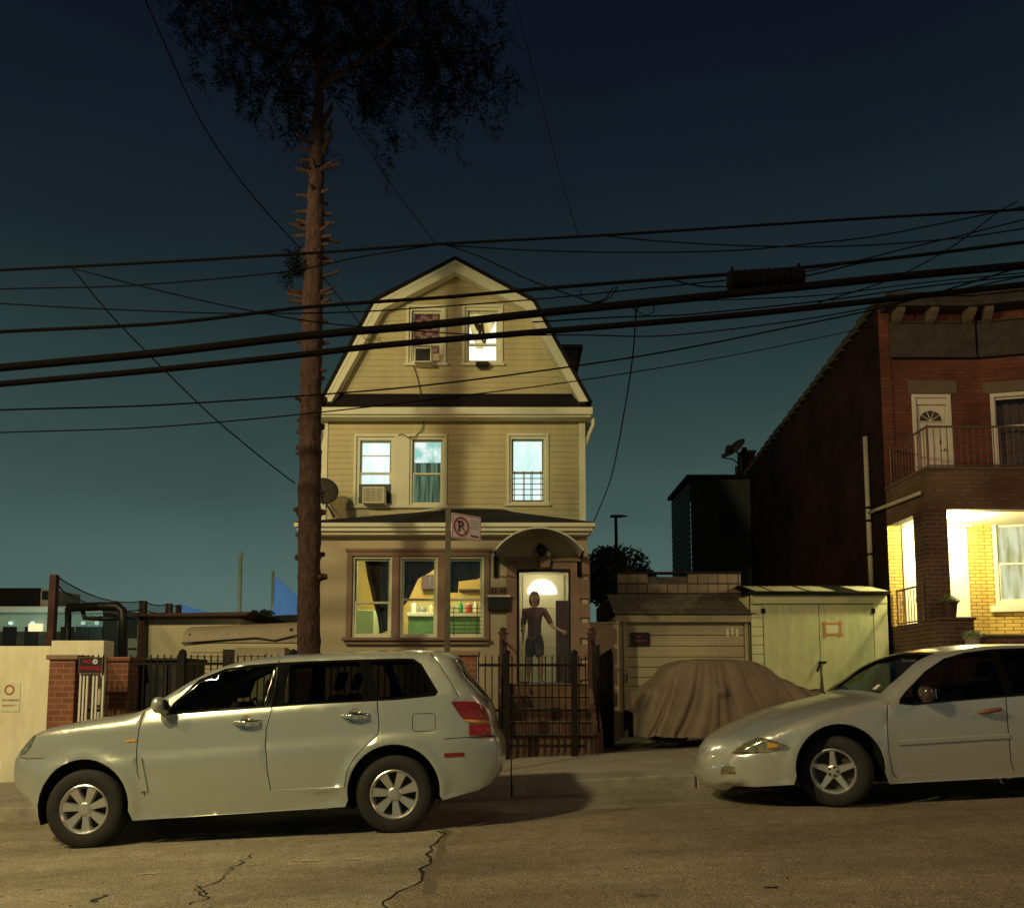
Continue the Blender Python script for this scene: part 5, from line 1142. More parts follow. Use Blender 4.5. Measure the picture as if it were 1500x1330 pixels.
# bay: angled face with windows; then frontal face
def bayface(p0, p1, z0, z1, hl, m, name):
    """vertical wall from p0 to p1 (xy) with holes given as (u0,u1,z0,z1)"""
    b2 = MB(); L = math.hypot(p1[0]-p0[0], p1[1]-p0[1]); wall(b2, 0, L, z0, z1, 0, hl, .16)
    ang = math.atan2(p1[1]-p0[1], p1[0]-p0[0]); Mx = Matrix.Translation((p0[0], p0[1], 0)) @ Matrix.Rotation(ang, 4, 'Z')
    b = MB(); b.add([Mx @ Vector(v) for v in b2.v], b2.f); return b.build(name, m, bb), Mx
L1 = math.hypot(xB2-xBay, YR-yBay)
pA, pB, pC = (xBay, YR), (xB2, yBay), (XR1, yBay)
Lb = XR1-xB2
# the bay's angled side is short: windows sit on its wide face that starts right at the corner
ang_len = math.hypot(2.4, .62)
pB = (xBay+2.4, YR-.62)
def uX(px, py):     # parameter along the angled face where image column px meets it
    lo_, hi_ = 0, 1
    for _ in range(30):
        m_ = (lo_+hi_)/2; y = YR-.62*m_
        if WX(px, py, y) > xBay+2.4*m_: lo_ = m_
        else: hi_ = m_
    return lo_*ang_len
u0l, u1l = uX(1456, 830), uX(1456, 830)+1.12; yw = YR-.62*.2
LW = (u0l, u1l, WZ(886, yw), WZ(762, yw)); u0u = uX(1452, 620); UW = (u0u, u0u+1.2, WZ(700, yw), WZ(575, yw))
_, MxB = bayface((xBay, YR), pB, .3, zSl-.12, [LW], M['porchbrick'], 'porch_bay_wall')
_, _m = bayface((xBay, YR), pB, zSl-.12, zTop+.0, [UW], M['redbrick'], 'bay_wall')
bayface(pB, (XR1, YR-.62), .3, zSl-.12, [], M['porchbrick'], 'porch_bay_wall'); bayface(pB, (XR1, YR-.62), zSl-.12, zTop, [], M['redbrick'], 'bay_wall')
def inbay(fill, name, m, par, bevel=0, smooth=False):
    b2 = MB(); fill(b2); b = MB(); b.add([MxB @ Vector(v) for v in b2.v], b2.f); return b.build(name, m, par, bevel=bevel, smooth=smooth)
# windows on the bay
M['winwhite'] = mat('white_window_frame', (.72,.68,.55), .5, var=.04)
M['lacey'] = glow('lit_lace_curtain', (.50,.48,.16), (.95,.92,.62), .95, (7,1,1), 1.3, .35, .6)
for nm, Wd, cm, zmid in (('lower_window', LW, M['lacey'], .5), ('upper_window', UW, mat('dull_pink_curtain', (.16,.09,.08), .9, var=.2), .62)):
    u0, u1, z0, z1 = Wd
    f = inbay(lambda b: (frame(b, u0, u1, z0, z1, .075, .0, .1), frame(b, u0+.075, u1-.075, z0+.075, z0+(z1-z0)*zmid, .04, .03, .065), frame(b, u0+.075, u1-.075, z0+(z1-z0)*zmid-.04, z1-.075, .04, .066, .1)), 'window', M['winwhite'], bb, .006)
    inbay(lambda b: b.quad((u0+.07, .07, z0+.07), (u1-.07, .07, z0+.07), (u1-.07, .07, z1-.07), (u0+.07, .07, z1-.07)), 'pane', M['glass'], f)
    inbay(lambda b: drape(b, u0-.05, u1+.05, z0-.05, z1+.05, .32, 8, .03), 'curtain', cm, f, smooth=True)
inbay(lambda b: b.box(LW[0]-.1, LW[1]+.1, -.07, .05, LW[2]-.13, LW[2]-.002), 'window_sill', M['winwhite'], bb, .01)
inbay(lambda b: b.box(LW[0]-.12, LW[1]+.12, -.03, .05, LW[3]+.002, LW[3]+.16), 'lintel', M['winwhite'], bb, .01)
inbay(lambda b: b.box(UW[0]-.12, UW[1]+.12, -.02, .05, UW[3]+.002, UW[3]+.22), 'lintel', M['lintel'], bb, .008)
# doors
def entry(D, par, lit):
    x0, x1, z0, z1 = D; m = M['winwhite']; tw = .07
    b = MB(); frame(b, x0, x1, z0, z1, tw, YR-.03, YR+.14); df = b.build('door_frame', m, par, bevel=.006)
    if lit:
        b = MB(); b.box(x0+tw+.32, x1-tw-.28, YR+.06, YR+.11, z0+tw, z1-.28); d = b.build('door', m, par, bevel=.004)
        b = MB(); b.box(x0+tw, x0+tw+.3, YR+.05, YR+.1, z0+tw, z1-tw); b.box(x1-tw-.26, x1-tw, YR+.05, YR+.1, z0+tw, z1-tw); b.box(x0+tw+.3, x1-tw-.26, YR+.05, YR+.1, z1-.27, z1-tw); b.build('side_light', m, par, bevel=.004)
        dx0, dx1 = x0+tw+.32, x1-tw-.28; fz = z0+(z1-z0)*.70
    else:
        zt = z1-.19; b = MB(); b.box(x0+tw, x1-tw, YR+.02, YR+.1, zt, z1-tw); b.build('transom', m, par)
        b = MB(); b.box(x0+tw, x1-tw, YR+.06, YR+.11, z0+tw, zt-.01)
        for (u0, u1) in ((.12, .40), (.60, .88)):
            for (v0, v1) in ((.06, .34), (.40, .66)): frame(b, x0+tw+(x1-x0-2*tw)*u0, x0+tw+(x1-x0-2*tw)*u1, z0+(zt-z0)*v0+.05, z0+(zt-z0)*v1, .015, YR+.05, YR+.06)
        d = b.build('door', m, par, bevel=.004); dx0, dx1 = x0+tw, x1-tw; fz = WZ(616, YR)
    c = (dx0+dx1)/2; r = (dx1-dx0)*.36 if not lit else .19; K = 16
    b = MB(); b.prism([(c+r*math.cos(math.pi*i/K), fz+r*.95*math.sin(math.pi*i/K)) for i in range(K+1)], 'y', YR+.045, YR+.056); b.build('fan_light', M['black'], d)
    b = MB()
    for i in range(K): a, e = math.pi*i/K, math.pi*(i+1)/K; b.add([(c+q*math.cos(t), YR+.04, fz+q*.95*math.sin(t)) for q, t in ((r, a), (r, e), (r*1.12, e), (r*1.12, a))], [(0, 1, 2, 3)])
    for a in (36, 72, 108, 144): b.tube([(c, YR+.04, fz), (c+r*math.cos(R(a)), YR+.04, fz+r*.95*math.sin(R(a)))], .008, 4)
    b.box(c-r*1.12, c+r*1.12, YR+.035, YR+.044, fz-.02, fz); b.build('fan_muntin', m, d)
    b = MB(); b.lathe([(0, -.07), (.03, -.06), (.03, -.04), (.012, -.02), (0, 0)], (dx1-.08, YR+.06, z0+.95), 'y', 10); b.build('door_knob', M['chrome'], d, True)
entry(DU, bb, False); entry(DL, bb, True)
b = MB(); b.box(WX(1329, 567, YR), WX(1401, 567, YR), YR-.025, YR+.02, WZ(577, YR), WZ(558, YR)); b.build('lintel', M['lintel'], bb, bevel=.006)
b = MB(); b.box(WX(1320, 763, YR), WX(1423, 763, YR), YR-.05, YR+.02, WZ(772, YR), WZ(755, YR)); b.build('lintel', M['winwhite'], bb, bevel=.01)
# corner pier in brighter brick, standing 3 mm proud
b = MB(); b.box(XR-.004, XR+.2, YR-.03, YR-.001, zSl-.1, zTop-.02); b.build('corner_pier', M['redbrick'], bb)
# cornice: pressed metal frieze, brackets, crown
zf0, zf1, zc0 = WZ(520, YR-.08), WZ(474, YR-.08), WZ(458, YR-.4)
b = MB(); xs = WX(1305, 500, YR-.08)
b.box(xs, xBay-.02, YR-.08, YR-.001, zf0, zf1); b.box(xs, xBay-.02, YR-.12, YR-.001, zf0-.06, zf0-.002); b.box(xs, xBay-.02, YR-.11, YR-.001, zf1+.002, zf1+.04)
b.build('frieze', M['stone'], bb, bevel=.01)
inbay(lambda b: (b.box(.04, ang_len, -.08, -.001, zf0, zf1), b.box(.04, ang_len, -.12, -.001, zf0-.06, zf0-.002), b.box(.04, ang_len, -.11, -.001, zf1+.002, zf1+.04)), 'frieze', M['stone'], bb, .01)
for p in (1316, 1365, 1420):
    b = MB(); x = WX(p, 465, YR-.2); b.prism([(YR-.082, zf1-.02), (YR-.2, zf1+.03), (YR-.34, zf1+.14), (YR-.36, zf1+.22), (YR-.082, zf1+.22)], 'x', x-.08, x+.08); b.build('bracket', M['lintel'], bb, bevel=.015)
for u in (.2, 1.15, 2.1):
    inbay(lambda b: b.prism([(-.082, zf1-.02), (-.2, zf1+.03), (-.34, zf1+.14), (-.36, zf1+.22), (-.082, zf1+.22)], 'x', u-.08, u+.08), 'bracket', M['lintel'], bb, .015)
b = MB(); b.box(XR+.02, xBay+.1, YR-.40, YR+.02, zf1+.222, zf1+.40); b.box(XR-.0, xBay+.1, YR-.46, YR+.02, zf1+.402, zf1+.47); b.build('cornice', M['stone'], bb, bevel=.015)
inbay(lambda b: (b.box(-.05, ang_len, -.44, .02, zf1+.224, zf1+.404), b.box(-.1, ang_len, -.50, .02, zf1+.406, zf1+.474)), 'cornice', M['stone'], bb, .015)
b = MB(); b.box(XR+.2, xBay, YR-.001, YR+.15, zTop-.3, zf1+.5); b.build('parapet', M['redbrick'], bb)
# balcony
M['balbrick'] = brick('soot_brown_balcony_brick', (.22,.13,.075), (.17,.10,.06), (.13,.10,.075))
zb0, zb1 = WZ(746, YK), WZ(688, YK); XE = 12.6
b = MB(); b.box(XR, XE, YK, YK+.22, zb0, zb1); b.box(XR, XR+.2, YK+.22, YR-.001, zb0, zb1); b.build('balcony_wall', M['balbrick'], bb, bevel=.005)
b = MB(); b.box(XR-.02, XE, YK-.025, YK+.25, zb1+.001, zb1+.05); b.box(XR-.02, XR+.23, YK+.251, YR-.002, zb1+.001, zb1+.05); b.build('balcony_coping', M['lintel'], bb, bevel=.01)
b = MB(); b.box(XR+.2, XE, YK+.22, YR-.64, zb0+.02, zb0+.14); b.box(XR+.2, XE, YR-.64, YR-.001, zb0+.02, zb0+.14); b.build('porch_ceiling', M['winwhite'], bb)
b = MB(); xk0, xk1 = WX(1357, 830, YK), WX(1391, 830, YK); b.box(xk0, xk1, YK+.003, YK+.4, .4, zb0-.001); b.build('porch_pillar', M['darkbrick'], bb)
zpd = WZ(906, YK); b = MB(); b.box(xk0-.0, WX(1412, 930, YK), YK-.34, YK+.0, .35, zpd-.05); b.box(xk1+.001, WX(1412, 930, YK), YK, YK+.4, .35, zpd-.05); b.build('pedestal', M['darkbrick'], bb)
b = MB(); b.box(xk0-.02, WX(1414, 930, YK), YK-.38, YK-.001, zpd-.05, zpd); b.box(xk1+.002, WX(1414, 930, YK), YK, YK+.42, zpd-.05, zpd); b.build('pedestal_cap', M['balbrick'], bb, bevel=.01)
zl_ = WZ(909, YK); b = MB(); b.box(XR, XR+.2, YK+.001, YR-.001, .3, zl_); b.box(XR, xk0-.001, YK, YK+.2, .3, zl_-.001); b.build('porch_side_wall', M['darkbrick'], bb)
zlr = WZ(933, YK); b = MB(); b.box(WX(1412, 940, YK)+.001, XE, YK-.05, YK+.2, .35, zlr); b.build('porch_front_wall', M['darkbrick'], bb)
b = MB(); b.box(WX(1414, 940, YK), XE, YK-.08, YK+.24, zlr+.001, zlr+.04); b.build('porch_coping', M['lintel'], bb, bevel=.01)
b = MB(); b.box(XR+.2, XE, YK+.2, YR, zPf-.15, zPf-.02); b.build('porch_floor', M['concrete'], bb)
b = MB(); b.box(XE-.2, XE, YK+.0, YR-.7, .3, zb0); b.build('porch_pillar', M['darkbrick'], bb)
# basement vent and sign
b = MB(); frame(b, WX(1321, 964, YK), WX(1345, 964, YK), WZ(969, YK), WZ(958, YK), .03, YK-.03, YK-.003); b.build('vent_frame', M['winwhite'], bb)
b = MB(); b.box(WX(1323, 964, YK), WX(1343, 964, YK), YK-.012, YK-.004, WZ(968, YK), WZ(959, YK)); b.build('vent', M['black'], bb)
b = MB(); b.box(WX(1302, 968, YK), WX(1306, 968, YK), YK-.06, YK-.003, WZ(978, YK), WZ(961, YK)); b.build('meter_box', M['black'], bb)
# railings
def railing(label, pts, zb, zt_, step=.115, cat='railing'):
    r = thing('iron_railing', label, cat, (pts[0][0], pts[0][1], zb)); b = MB(); b2 = MB()
    for (a, c) in zip(pts, pts[1:]):
        a, c = Vector(a), Vector(c); L = (c-a).length; n = max(2, int(L/step))
        for i in range(n+1):
            p = a.lerp(c, i/n); b.tube([(p.x, p.y, zb), (p.x, p.y, zt_)], .008, 5)
            if i % 5 == 2: b.lathe([(0, -.05), (.02, -.03), (.02, .03), (0, .05)], (p.x, p.y, (zb+zt_)/2+.1), 'z', 6)
        b2.tube([(a.x, a.y, zt_), (c.x, c.y, zt_)], .019, 6); b2.tube([(a.x, a.y, zb+.05), (c.x, c.y, zb+.05)], .013, 6)
    for p in pts: b2.tube([(p[0], p[1], zb), (p[0], p[1], zt_+.03)], .02, 6)
    b.build('balusters', M['railpaint'], r); b2.build('rails', M['railpaint'], r); return r
M['railpaint'] = mat('rusty_brown_rail_paint', (.17,.10,.07), .6, var=.25, vs=12)
zrt = WZ(625, YK+.1)
railing('brown iron railing around the upper brick balcony', [(XR+.1, YR-.05), (XR+.1, YK+.1), (XE-.1, YK+.1)], zb1+.05, zrt)
railing('short iron railing on the low side wall of the lit porch', [(XR+.1, YR-.08), (XR+.1, YK+.1), (xk0-.03, YK+.1)], zl_, WZ(853, YK+.1), .105)
# porch light (lit) under the ceiling
pl = thing('ceiling_light', 'lit round ceiling light inside the yellow brick porch', 'light', (xk1+.55, YK+.75, zb0))
b = MB(); b.lathe([(0, -.10), (.08, -.08), (.11, -.02), (.11, 0), (0, 0)], (xk1+.55, YK+.75, zb0+.02), 'z', 18); b.build('diffuser', mat('lit_diffuser', (1,.95,.7), .5, var=0, emis=(1,.93,.62), es=12), pl, True)
b = MB(); b.lathe([(.11, -.015), (.135, -.015), (.135, .0), (.11, 0)], (xk1+.55, YK+.75, zb0+.019), 'z', 18); b.build('rim', M['chrome'], pl)
lamp('porch_ceiling_light', 'POINT', (xk1+.55, YK+.75, zb0-.14), 300, (1.0, .90, .42), .09)
# planters
def planter(label, x, y, z, r, h, seed, m):
    o = thing('potted_plant', label, 'plant', (x, y, z)); b = MB(); b.lathe([(0, 0), (r*.72, 0), (r*.95, h*.88), (r*1.08, h*.88), (r*1.08, h), (r*.9, h), (r*.88, h*.9), (0, h*.9)], (x, y, z), 'z', 20); b.build('pot', m, o, autos=35, smooth=True)
    r2 = random.Random(seed); v, f = [], []
    for i in range(420):
        d = Vector((r2.gauss(0, .5), r2.gauss(0, .5), abs(r2.gauss(0, .35)))); p = Vector((x, y, z+h*.95))+d*r*1.0; a = Vector((r2.uniform(-1, 1), r2.uniform(-1, 1), r2.uniform(-.2, 1))).normalized()*.032; t = a.orthogonal().normalized()*.011
        k = len(v); v += [tuple(p-a), tuple(p+t), tuple(p+a), tuple(p-t)]; f.append((k, k+1, k+2, k+3))
    b = MB(); b.v, b.f, b.m = v, f, [0]*len(f); b.build('foliage', mat('pale_green_foliage', (.12,.17,.06), .7, var=.4), o)
planter('dark pot with a bushy green plant on the pillar ledge of the lit porch', WX(1391, 890, YK-.2), YK-.2, zpd, .13, .27, 2, M['maroon'])
planter('small pale pot with a plant lower down beside the porch pedestal', WX(1424, 935, YK-.6), YK-.6, WZ(948, YK-.6), .13, .17, 3, mat('pale_stone_pot', (.35,.30,.22), .8))
b = MB(); xp = WX(1425, 935, YK-.6); b.box(xp-.2, xp+.2, YK-.75, YK-.345, .5, WZ(948, YK-.6)-.002); b.build('plant_ledge', M['darkbrick'], bb)
# drain pipes on the side wall
dp_ = thing('drain_pipe', 'pale vertical drain pipe with a slanting branch on the dark brick side wall', 'pipe', (XR-.07, 16.75, 3)); b = MB()
yp = 16.75
b.tube([(XR-.07, yp, WZ(866, yp)), (XR-.07, yp, WZ(640, yp))], .05, 12); b.build('main_pipe', M['pipe'], dp_, True)
b = MB(); b.tube([(XR-.07, yp, WZ(752, yp)), (XR-.06, yp-.4, WZ(746, yp-.4)), (XR-.06, YK+.1, WZ(722, YK+.1))], .035, 10); b.build('branch_pipe', M['pipe'], dp_, True)
for py in (744, 763, 812):
    b = MB(); b.lathe([(.05, -.025), (.062, -.02), (.062, .02), (.05, .025)], (XR-.07, yp, WZ(py, yp)), 'z', 14); b.build('collar', M['iron'], dp_)
# rear extension with dish and chimney
ye = 25.3; xe0 = WX(1012, 760, ye); xe1 = XR+.0
ex = thing('rear_extension', 'dark flat roofed building with one black window behind the garages', 'building', (xe0+1, ye, .5))
ze = WZ(702, ye); b = MB(); wh = hole(1051, 1080, 752, 786, ye); 
siding(b, lambda z: (xe0, xe1+.5), .3, ze, ye, [wh], .16, .02); b.build('front_wall', mat('dark_grey_siding', (.085,.085,.07), .8, var=.1), ex)
b = MB(); siding(b, lambda z: (-(ye+3.0), -ye), .3, ze-.05, -xe0, [], .16, .02); v2 = [(-(-y) if False else (-y), 0, 0) for y in ()]
b2 = MB(); b2.add([(-v[1], -v[0], v[2]) for v in b.v], b.f); b2.v = [(2*xe0-v[0] if v[0] > xe0 else v[0], v[1], v[2]) for v in b2.v]; b2.build('side_wall', mat('grey_green_siding', (.16,.18,.15), .8, var=.1), ex)
b = MB(); b.box(xe0-.12, xe1+.5, ye-.12, ye+3.1, ze, ze+.12); b.build('roof', M['shingle'], ex, bevel=.01)
b = MB(); frame(b, wh[0], wh[1], wh[2], wh[3], .06, ye-.03, ye+.05); b.box(wh[0]+.06, wh[1]-.06, ye, ye+.04, (wh[2]+wh[3])/2-.02, (wh[2]+wh[3])/2+.02); wn = b.build('window', mat('dark_window_frame', (.05,.045,.04), .6), ex)
b = MB(); b.quad((wh[0], ye+.06, wh[2]), (wh[1], ye+.06, wh[2]), (wh[1], ye+.06, wh[3]), (wh[0], ye+.06, wh[3])); b.build('pane', M['black'], wn)
ch = thing('chimney', 'dark brick chimney with a small pot behind the rooftop dish', 'chimney', (WX(1096, 680, ye+.6), ye+.7, ze+.1))
b = MB(); xc0, xc1 = WX(1084, 680, ye+.6), WX(1105, 680, ye+.6); b.box(xc0, xc1, ye+.5, ye+.9, ze+.1, WZ(664, ye+.6)); b.build('stack', M['sidebrick'], ch)
b = MB(); b.box(xc0+.02, xc1+.04, ye+.46, ye+.94, WZ(664, ye+.6), WZ(661, ye+.6)); b.build('chimney_cap', M['stone'], ch)
b = MB(); b.lathe([(0, 0), (.1, 0), (.08, .14), (0, .14)], ((xc0+xc1)/2-.05, ye+.7, WZ(661, ye+.6)), 'z', 10); b.build('chimney_pot', M['stone'], ch)
b = MB(); b.tube([(WX(1079, 690, ye+.4), ye+.4, ze+.1), (WX(1079, 690, ye+.4), ye+.4, WZ(683, ye+.4))], .05, 8); o = b.build('vent_pipe', M['stone'], ex)
d2 = thing('roof_dish', 'satellite dish tilted skyward on the dark flat roof', 'satellite dish', (WX(1080, 690, ye+.3), ye+.3, ze+.1))
c = P3(1076, 656, ye+.3); b = MB(); dish(b, c, .38, R(-40), R(-62), .09); b.build('reflector', M['stone'], d2, True)
b = MB(); b.tube([c+Vector((.05, .05, -.05)), P3(1086, 674, ye+.3), P3(1085, 695, ye+.3)], .03, 6); b.tube([P3(1062, 671, ye+.2), P3(1074, 673, ye+.2), P3(1085, 682, ye+.3)], .022, 6); b.build('mast', M['stone'], d2, True)
b = MB(); b.lathe([(0, -.07), (.07, -.05), (.07, .05), (0, .07)], P3(1060, 668, ye+.2), 'x', 10); b.tube([P3(1064, 660, ye+.1), P3(1065, 655, ye+.1), P3(1068, 653, ye+.1)], .05, 6); b.build('feed', M['stone'], d2, True)

# ================================================================== OVERHEAD CABLES
M['cable'] = mat('black_cable', (.0045,.0036,.0036), .95, var=.2, spec=.05)
def cable(label, pts, Y, r, name='overhead_cable', ext=True, grp=None):
    """pts: (px, py[, Y]) turned into points at depth Y"""
    q = [P3(p[0], p[1], p[2] if len(p) > 2 else Y) for p in pts]
    if ext in (True, 'l'): q.insert(0, q[0]+(q[0]-q[1]).normalized()*14)
    if ext in (True, 'r'): q.append(q[-1]+(q[-1]-q[-2]).normalized()*14)
    # smooth (Catmull-Rom)
    o = []
    for i in range(len(q)-1):
        p0, p1, p2, p3 = q[max(i-1, 0)], q[i], q[i+1], q[min(i+2, len(q)-1)]
        m1 = (p2-p0)/2 if i > 0 else p2-p1; m2 = (p3-p1)/2 if i < len(q)-2 else p2-p1
        L = (p2-p1).length
        if m1.length: m1 = m1*min(1, L/m1.length*1.0)
        if m2.length: m2 = m2*min(1, L/m2.length*1.0)
        for k in range(8):
            t = k/8; o.append(p1*(2*t**3-3*t*t+1)+m1*(t**3-2*t*t+t)+p2*(-2*t**3+3*t*t)+m2*(t**3-t*t))
    o.append(q[-1]); b = MB(); b.tube(o, r, 6); return tag(b.build(name, M['cable'], smooth=True), label, 'cable')
cable('topmost long cable, running just above the roof peak', [(20, 395), (220, 385), (440, 372), (640, 358), (900, 344), (1240, 322), (1500, 307)], 10, .016)
cable('thin cable joining the topmost one just above the roof peak from the left', [(22, 423), (200, 418), (430, 397), (520, 378), (640, 358.5)], 10.03, .008, ext='l')
cable('thin cable sagging from the roof peak right down to a coiled loop', [(650, 358), (700, 375), (780, 412), (850, 437), (872, 444), (893, 436), (905, 420)], 10.03, .008, ext=False)
cable('curled slack loop hanging under the splice line right of the roof', [(850, 425), (853, 438), (868, 443), (885, 438), (900, 420)], 9.98, .007, ext=False)
cable('thin sagging cable just below the topmost one at right', [(660, 360), (780, 367), (924, 370), (1078, 367), (1188, 357), (1284, 346), (1466, 310)], 10.05, .008, ext='r')
cable('lower of two thin crossing cables under the topmost one at right', [(876, 345), (972, 354), (1116, 361), (1260, 360), (1404, 349), (1500, 335)], 9.9, .008, ext='r')
cable('medium cable that carries the long black splice box', [(22, 485), (250, 473), (450, 450), (660, 435), (780, 424), (986, 408), (1068, 402), (1178, 392), (1346, 374), (1500, 355)], 10.0, .021)
cable('thickest cable, crossing the gable windows through the middle', [(20, 537), (224, 518), (448, 492), (620, 477), (780, 460), (1068, 431), (1332, 404), (1500, 389)], 9.9, .047)
cable('second thickest cable, passing below the gable window panes', [(19, 561), (230, 542), (448, 519), (560, 506), (780, 487), (1068, 463), (1260, 443), (1500, 417)], 9.7, .036)
cable('thin lower cable crossing the dark roof strip of the gable', [(19, 600), (220, 594), (440, 580), (600, 567), (780, 545), (972, 516), (1164, 478), (1279, 454), (1356, 434), (1500, 390)], 10.1, .010)
cable('lowest thin cable, ending at the corner of the brick building', [(19, 633), (220, 626), (440, 607), (650, 583, 10.6), (852, 557, 12), (1087, 518, 14.5), (1280, 478, 16.0)], 10.1, .008, ext='l')
cable('thin cable crossing above the gable windows', [(20, 446), (130, 452), (320, 459), (450, 459), (560, 455), (780, 439), (972, 420), (1063, 411)], 10.1, .008, ext='l')
cable('thin cable dipping behind the two thick ones across the gable', [(108, 394), (250, 430), (380, 458), (480, 474), (640, 487), (720, 491), (850, 491), (975, 492), (1164, 470), (1300, 446), (1500, 405)], 10.2, .008, ext='r')
cable('steep thin cable running down from upper left to the tree trunk', [(105, 393, 10), (170, 470, 10.3), (300, 600, 11), (380, 668, 11.5), (432, 708, 11.8)], 10, .009, ext=False)
cable('long thin drop cable from the top left corner to the left gable rake', [(195, -40, 8), (290, 170, 10), (360, 275, 11.2), (440, 365, 12.5), (475, 408, 13.3), (535, 484, 15.7)], 10, .009, ext='l')
cable('small hanging loop where the drop cable meets the gable', [(535, 484), (532, 494), (540, 498), (546, 492), (543, 482)], 15.65, .007, ext=False)
cable('faint thin cable slanting down to the roof peak from above', [(480, 130, 9), (520, 190, 9.4), (580, 280, 9.8), (638, 357, 10)], 10, .006, ext=False)
cable('faint thin cable slanting down right of the roof peak', [(770, 60, 9), (790, 140, 9.3), (820, 255, 9.8), (847, 346, 10)], 10, .005, ext='l')
cable('long thin cable hanging steeply down to the right end of the porch roof', [(932, 452, 10), (927, 520, 10.8), (915, 600, 12), (895, 700, 13.5), (870, 764, 14.35)], 10, .009, ext=False)
cable('curled slack loop at the head of the steep hanging cable', [(915, 446), (928, 452), (945, 462), (958, 456), (955, 447), (940, 448), (930, 456)], 9.95, .006, ext=False)
cable('thin cable just above the second thickest one at right', [(780, 472), (900, 465), (1006, 461), (1212, 440), (1356, 420), (1500, 404)], 10.0, .009, ext='r')
cable('thin cable leaving the thickest one and rising to the right edge', [(1006, 441), (1100, 438), (1212, 432), (1356, 414), (1500, 400)], 10.15, .007, ext='r')
cable('steep thin cable crossing the others down to the right of the splice box', [(1490, 296), (1462, 311), (1394, 362), (1308, 408), (1198, 444)], 10.25, .008, ext=False)
cable('thin cable leaving the right end of the splice box upward', [(1180, 398), (1241, 386), (1320, 366), (1404, 346), (1500, 322)], 9.95, .008, ext='r')
cable('thin cable leaving the right end of the splice box, lower', [(1178, 405), (1210, 398), (1260, 386), (1340, 375)], 9.95, .009, ext=False)
cable('short slack cable entering the left end of the splice box', [(975, 407), (1000, 414), (1030, 420), (1066, 420)], 9.98, .009, ext=False)
sb = thing('splice_box', 'long black ribbed splice box strapped under an overhead cable', 'splice box', tuple(P3(1121, 410, 9.93)))
a, c = P3(1066, 412, 9.93), P3(1177, 406, 9.93); b = MB(); d = (c-a); 
q = [a+d*t for t in (0, .012, .02, .98, .988, 1)]; b.tube(q, [.05, .11, .118, .118, .11, .05], 12); b.build('housing', M['cable'], sb, autos=40, smooth=True)
for i in range(12):
    b = MB(); p = a+d*(.06+.88*i/11); b.tube([p-d.normalized()*.008, p+d.normalized()*.008], .126, 12); b.build('rib', M['cable'], sb)
for t in (.06, .94):
    b = MB(); p = a+d*t; b.box(p.x-.012, p.x+.012, p.y-.02, p.y+.02, p.z+.1, p.z+.17); b.build('hanger', M['cable'], sb)

# ================================================================== CARS
def pip(x, y, poly):
    c = False; j = len(poly)-1
    for i in range(len(poly)):
        a, b_ = poly[i], poly[j]
        if (a[1] > y) != (b_[1] > y) and x < (b_[0]-a[0])*(y-a[1])/(b_[1]-a[1])+a[0]: c = not c
        j = i
    return c
def segd(p, a, b_):
    d = b_-a; t = max(0, min(1, (p-a).dot(d)/max(d.length_squared, 1e-9))); return (p-(a+d*t)).length
def catm(pts, per=5):
    q = [Vector(p) for p in pts]; o = []
    for i in range(len(q)-1):
        p0, p1, p2, p3 = q[max(i-1, 0)], q[i], q[i+1], q[min(i+2, len(q)-1)]; L = (p2-p1).length
        m1, m2 = (p2-p0)/2, (p3-p1)/2
        if m1.length > L: m1 = m1*(L/m1.length)
        if m2.length > L: m2 = m2*(L/m2.length)
        for k in range(per):
            t = k/per; o.append(p1*(2*t**3-3*t*t+1)+m1*(t**3-2*t*t+t)+p2*(-2*t**3+3*t*t)+m2*(t**3-t*t))
    o.append(q[-1]); return o
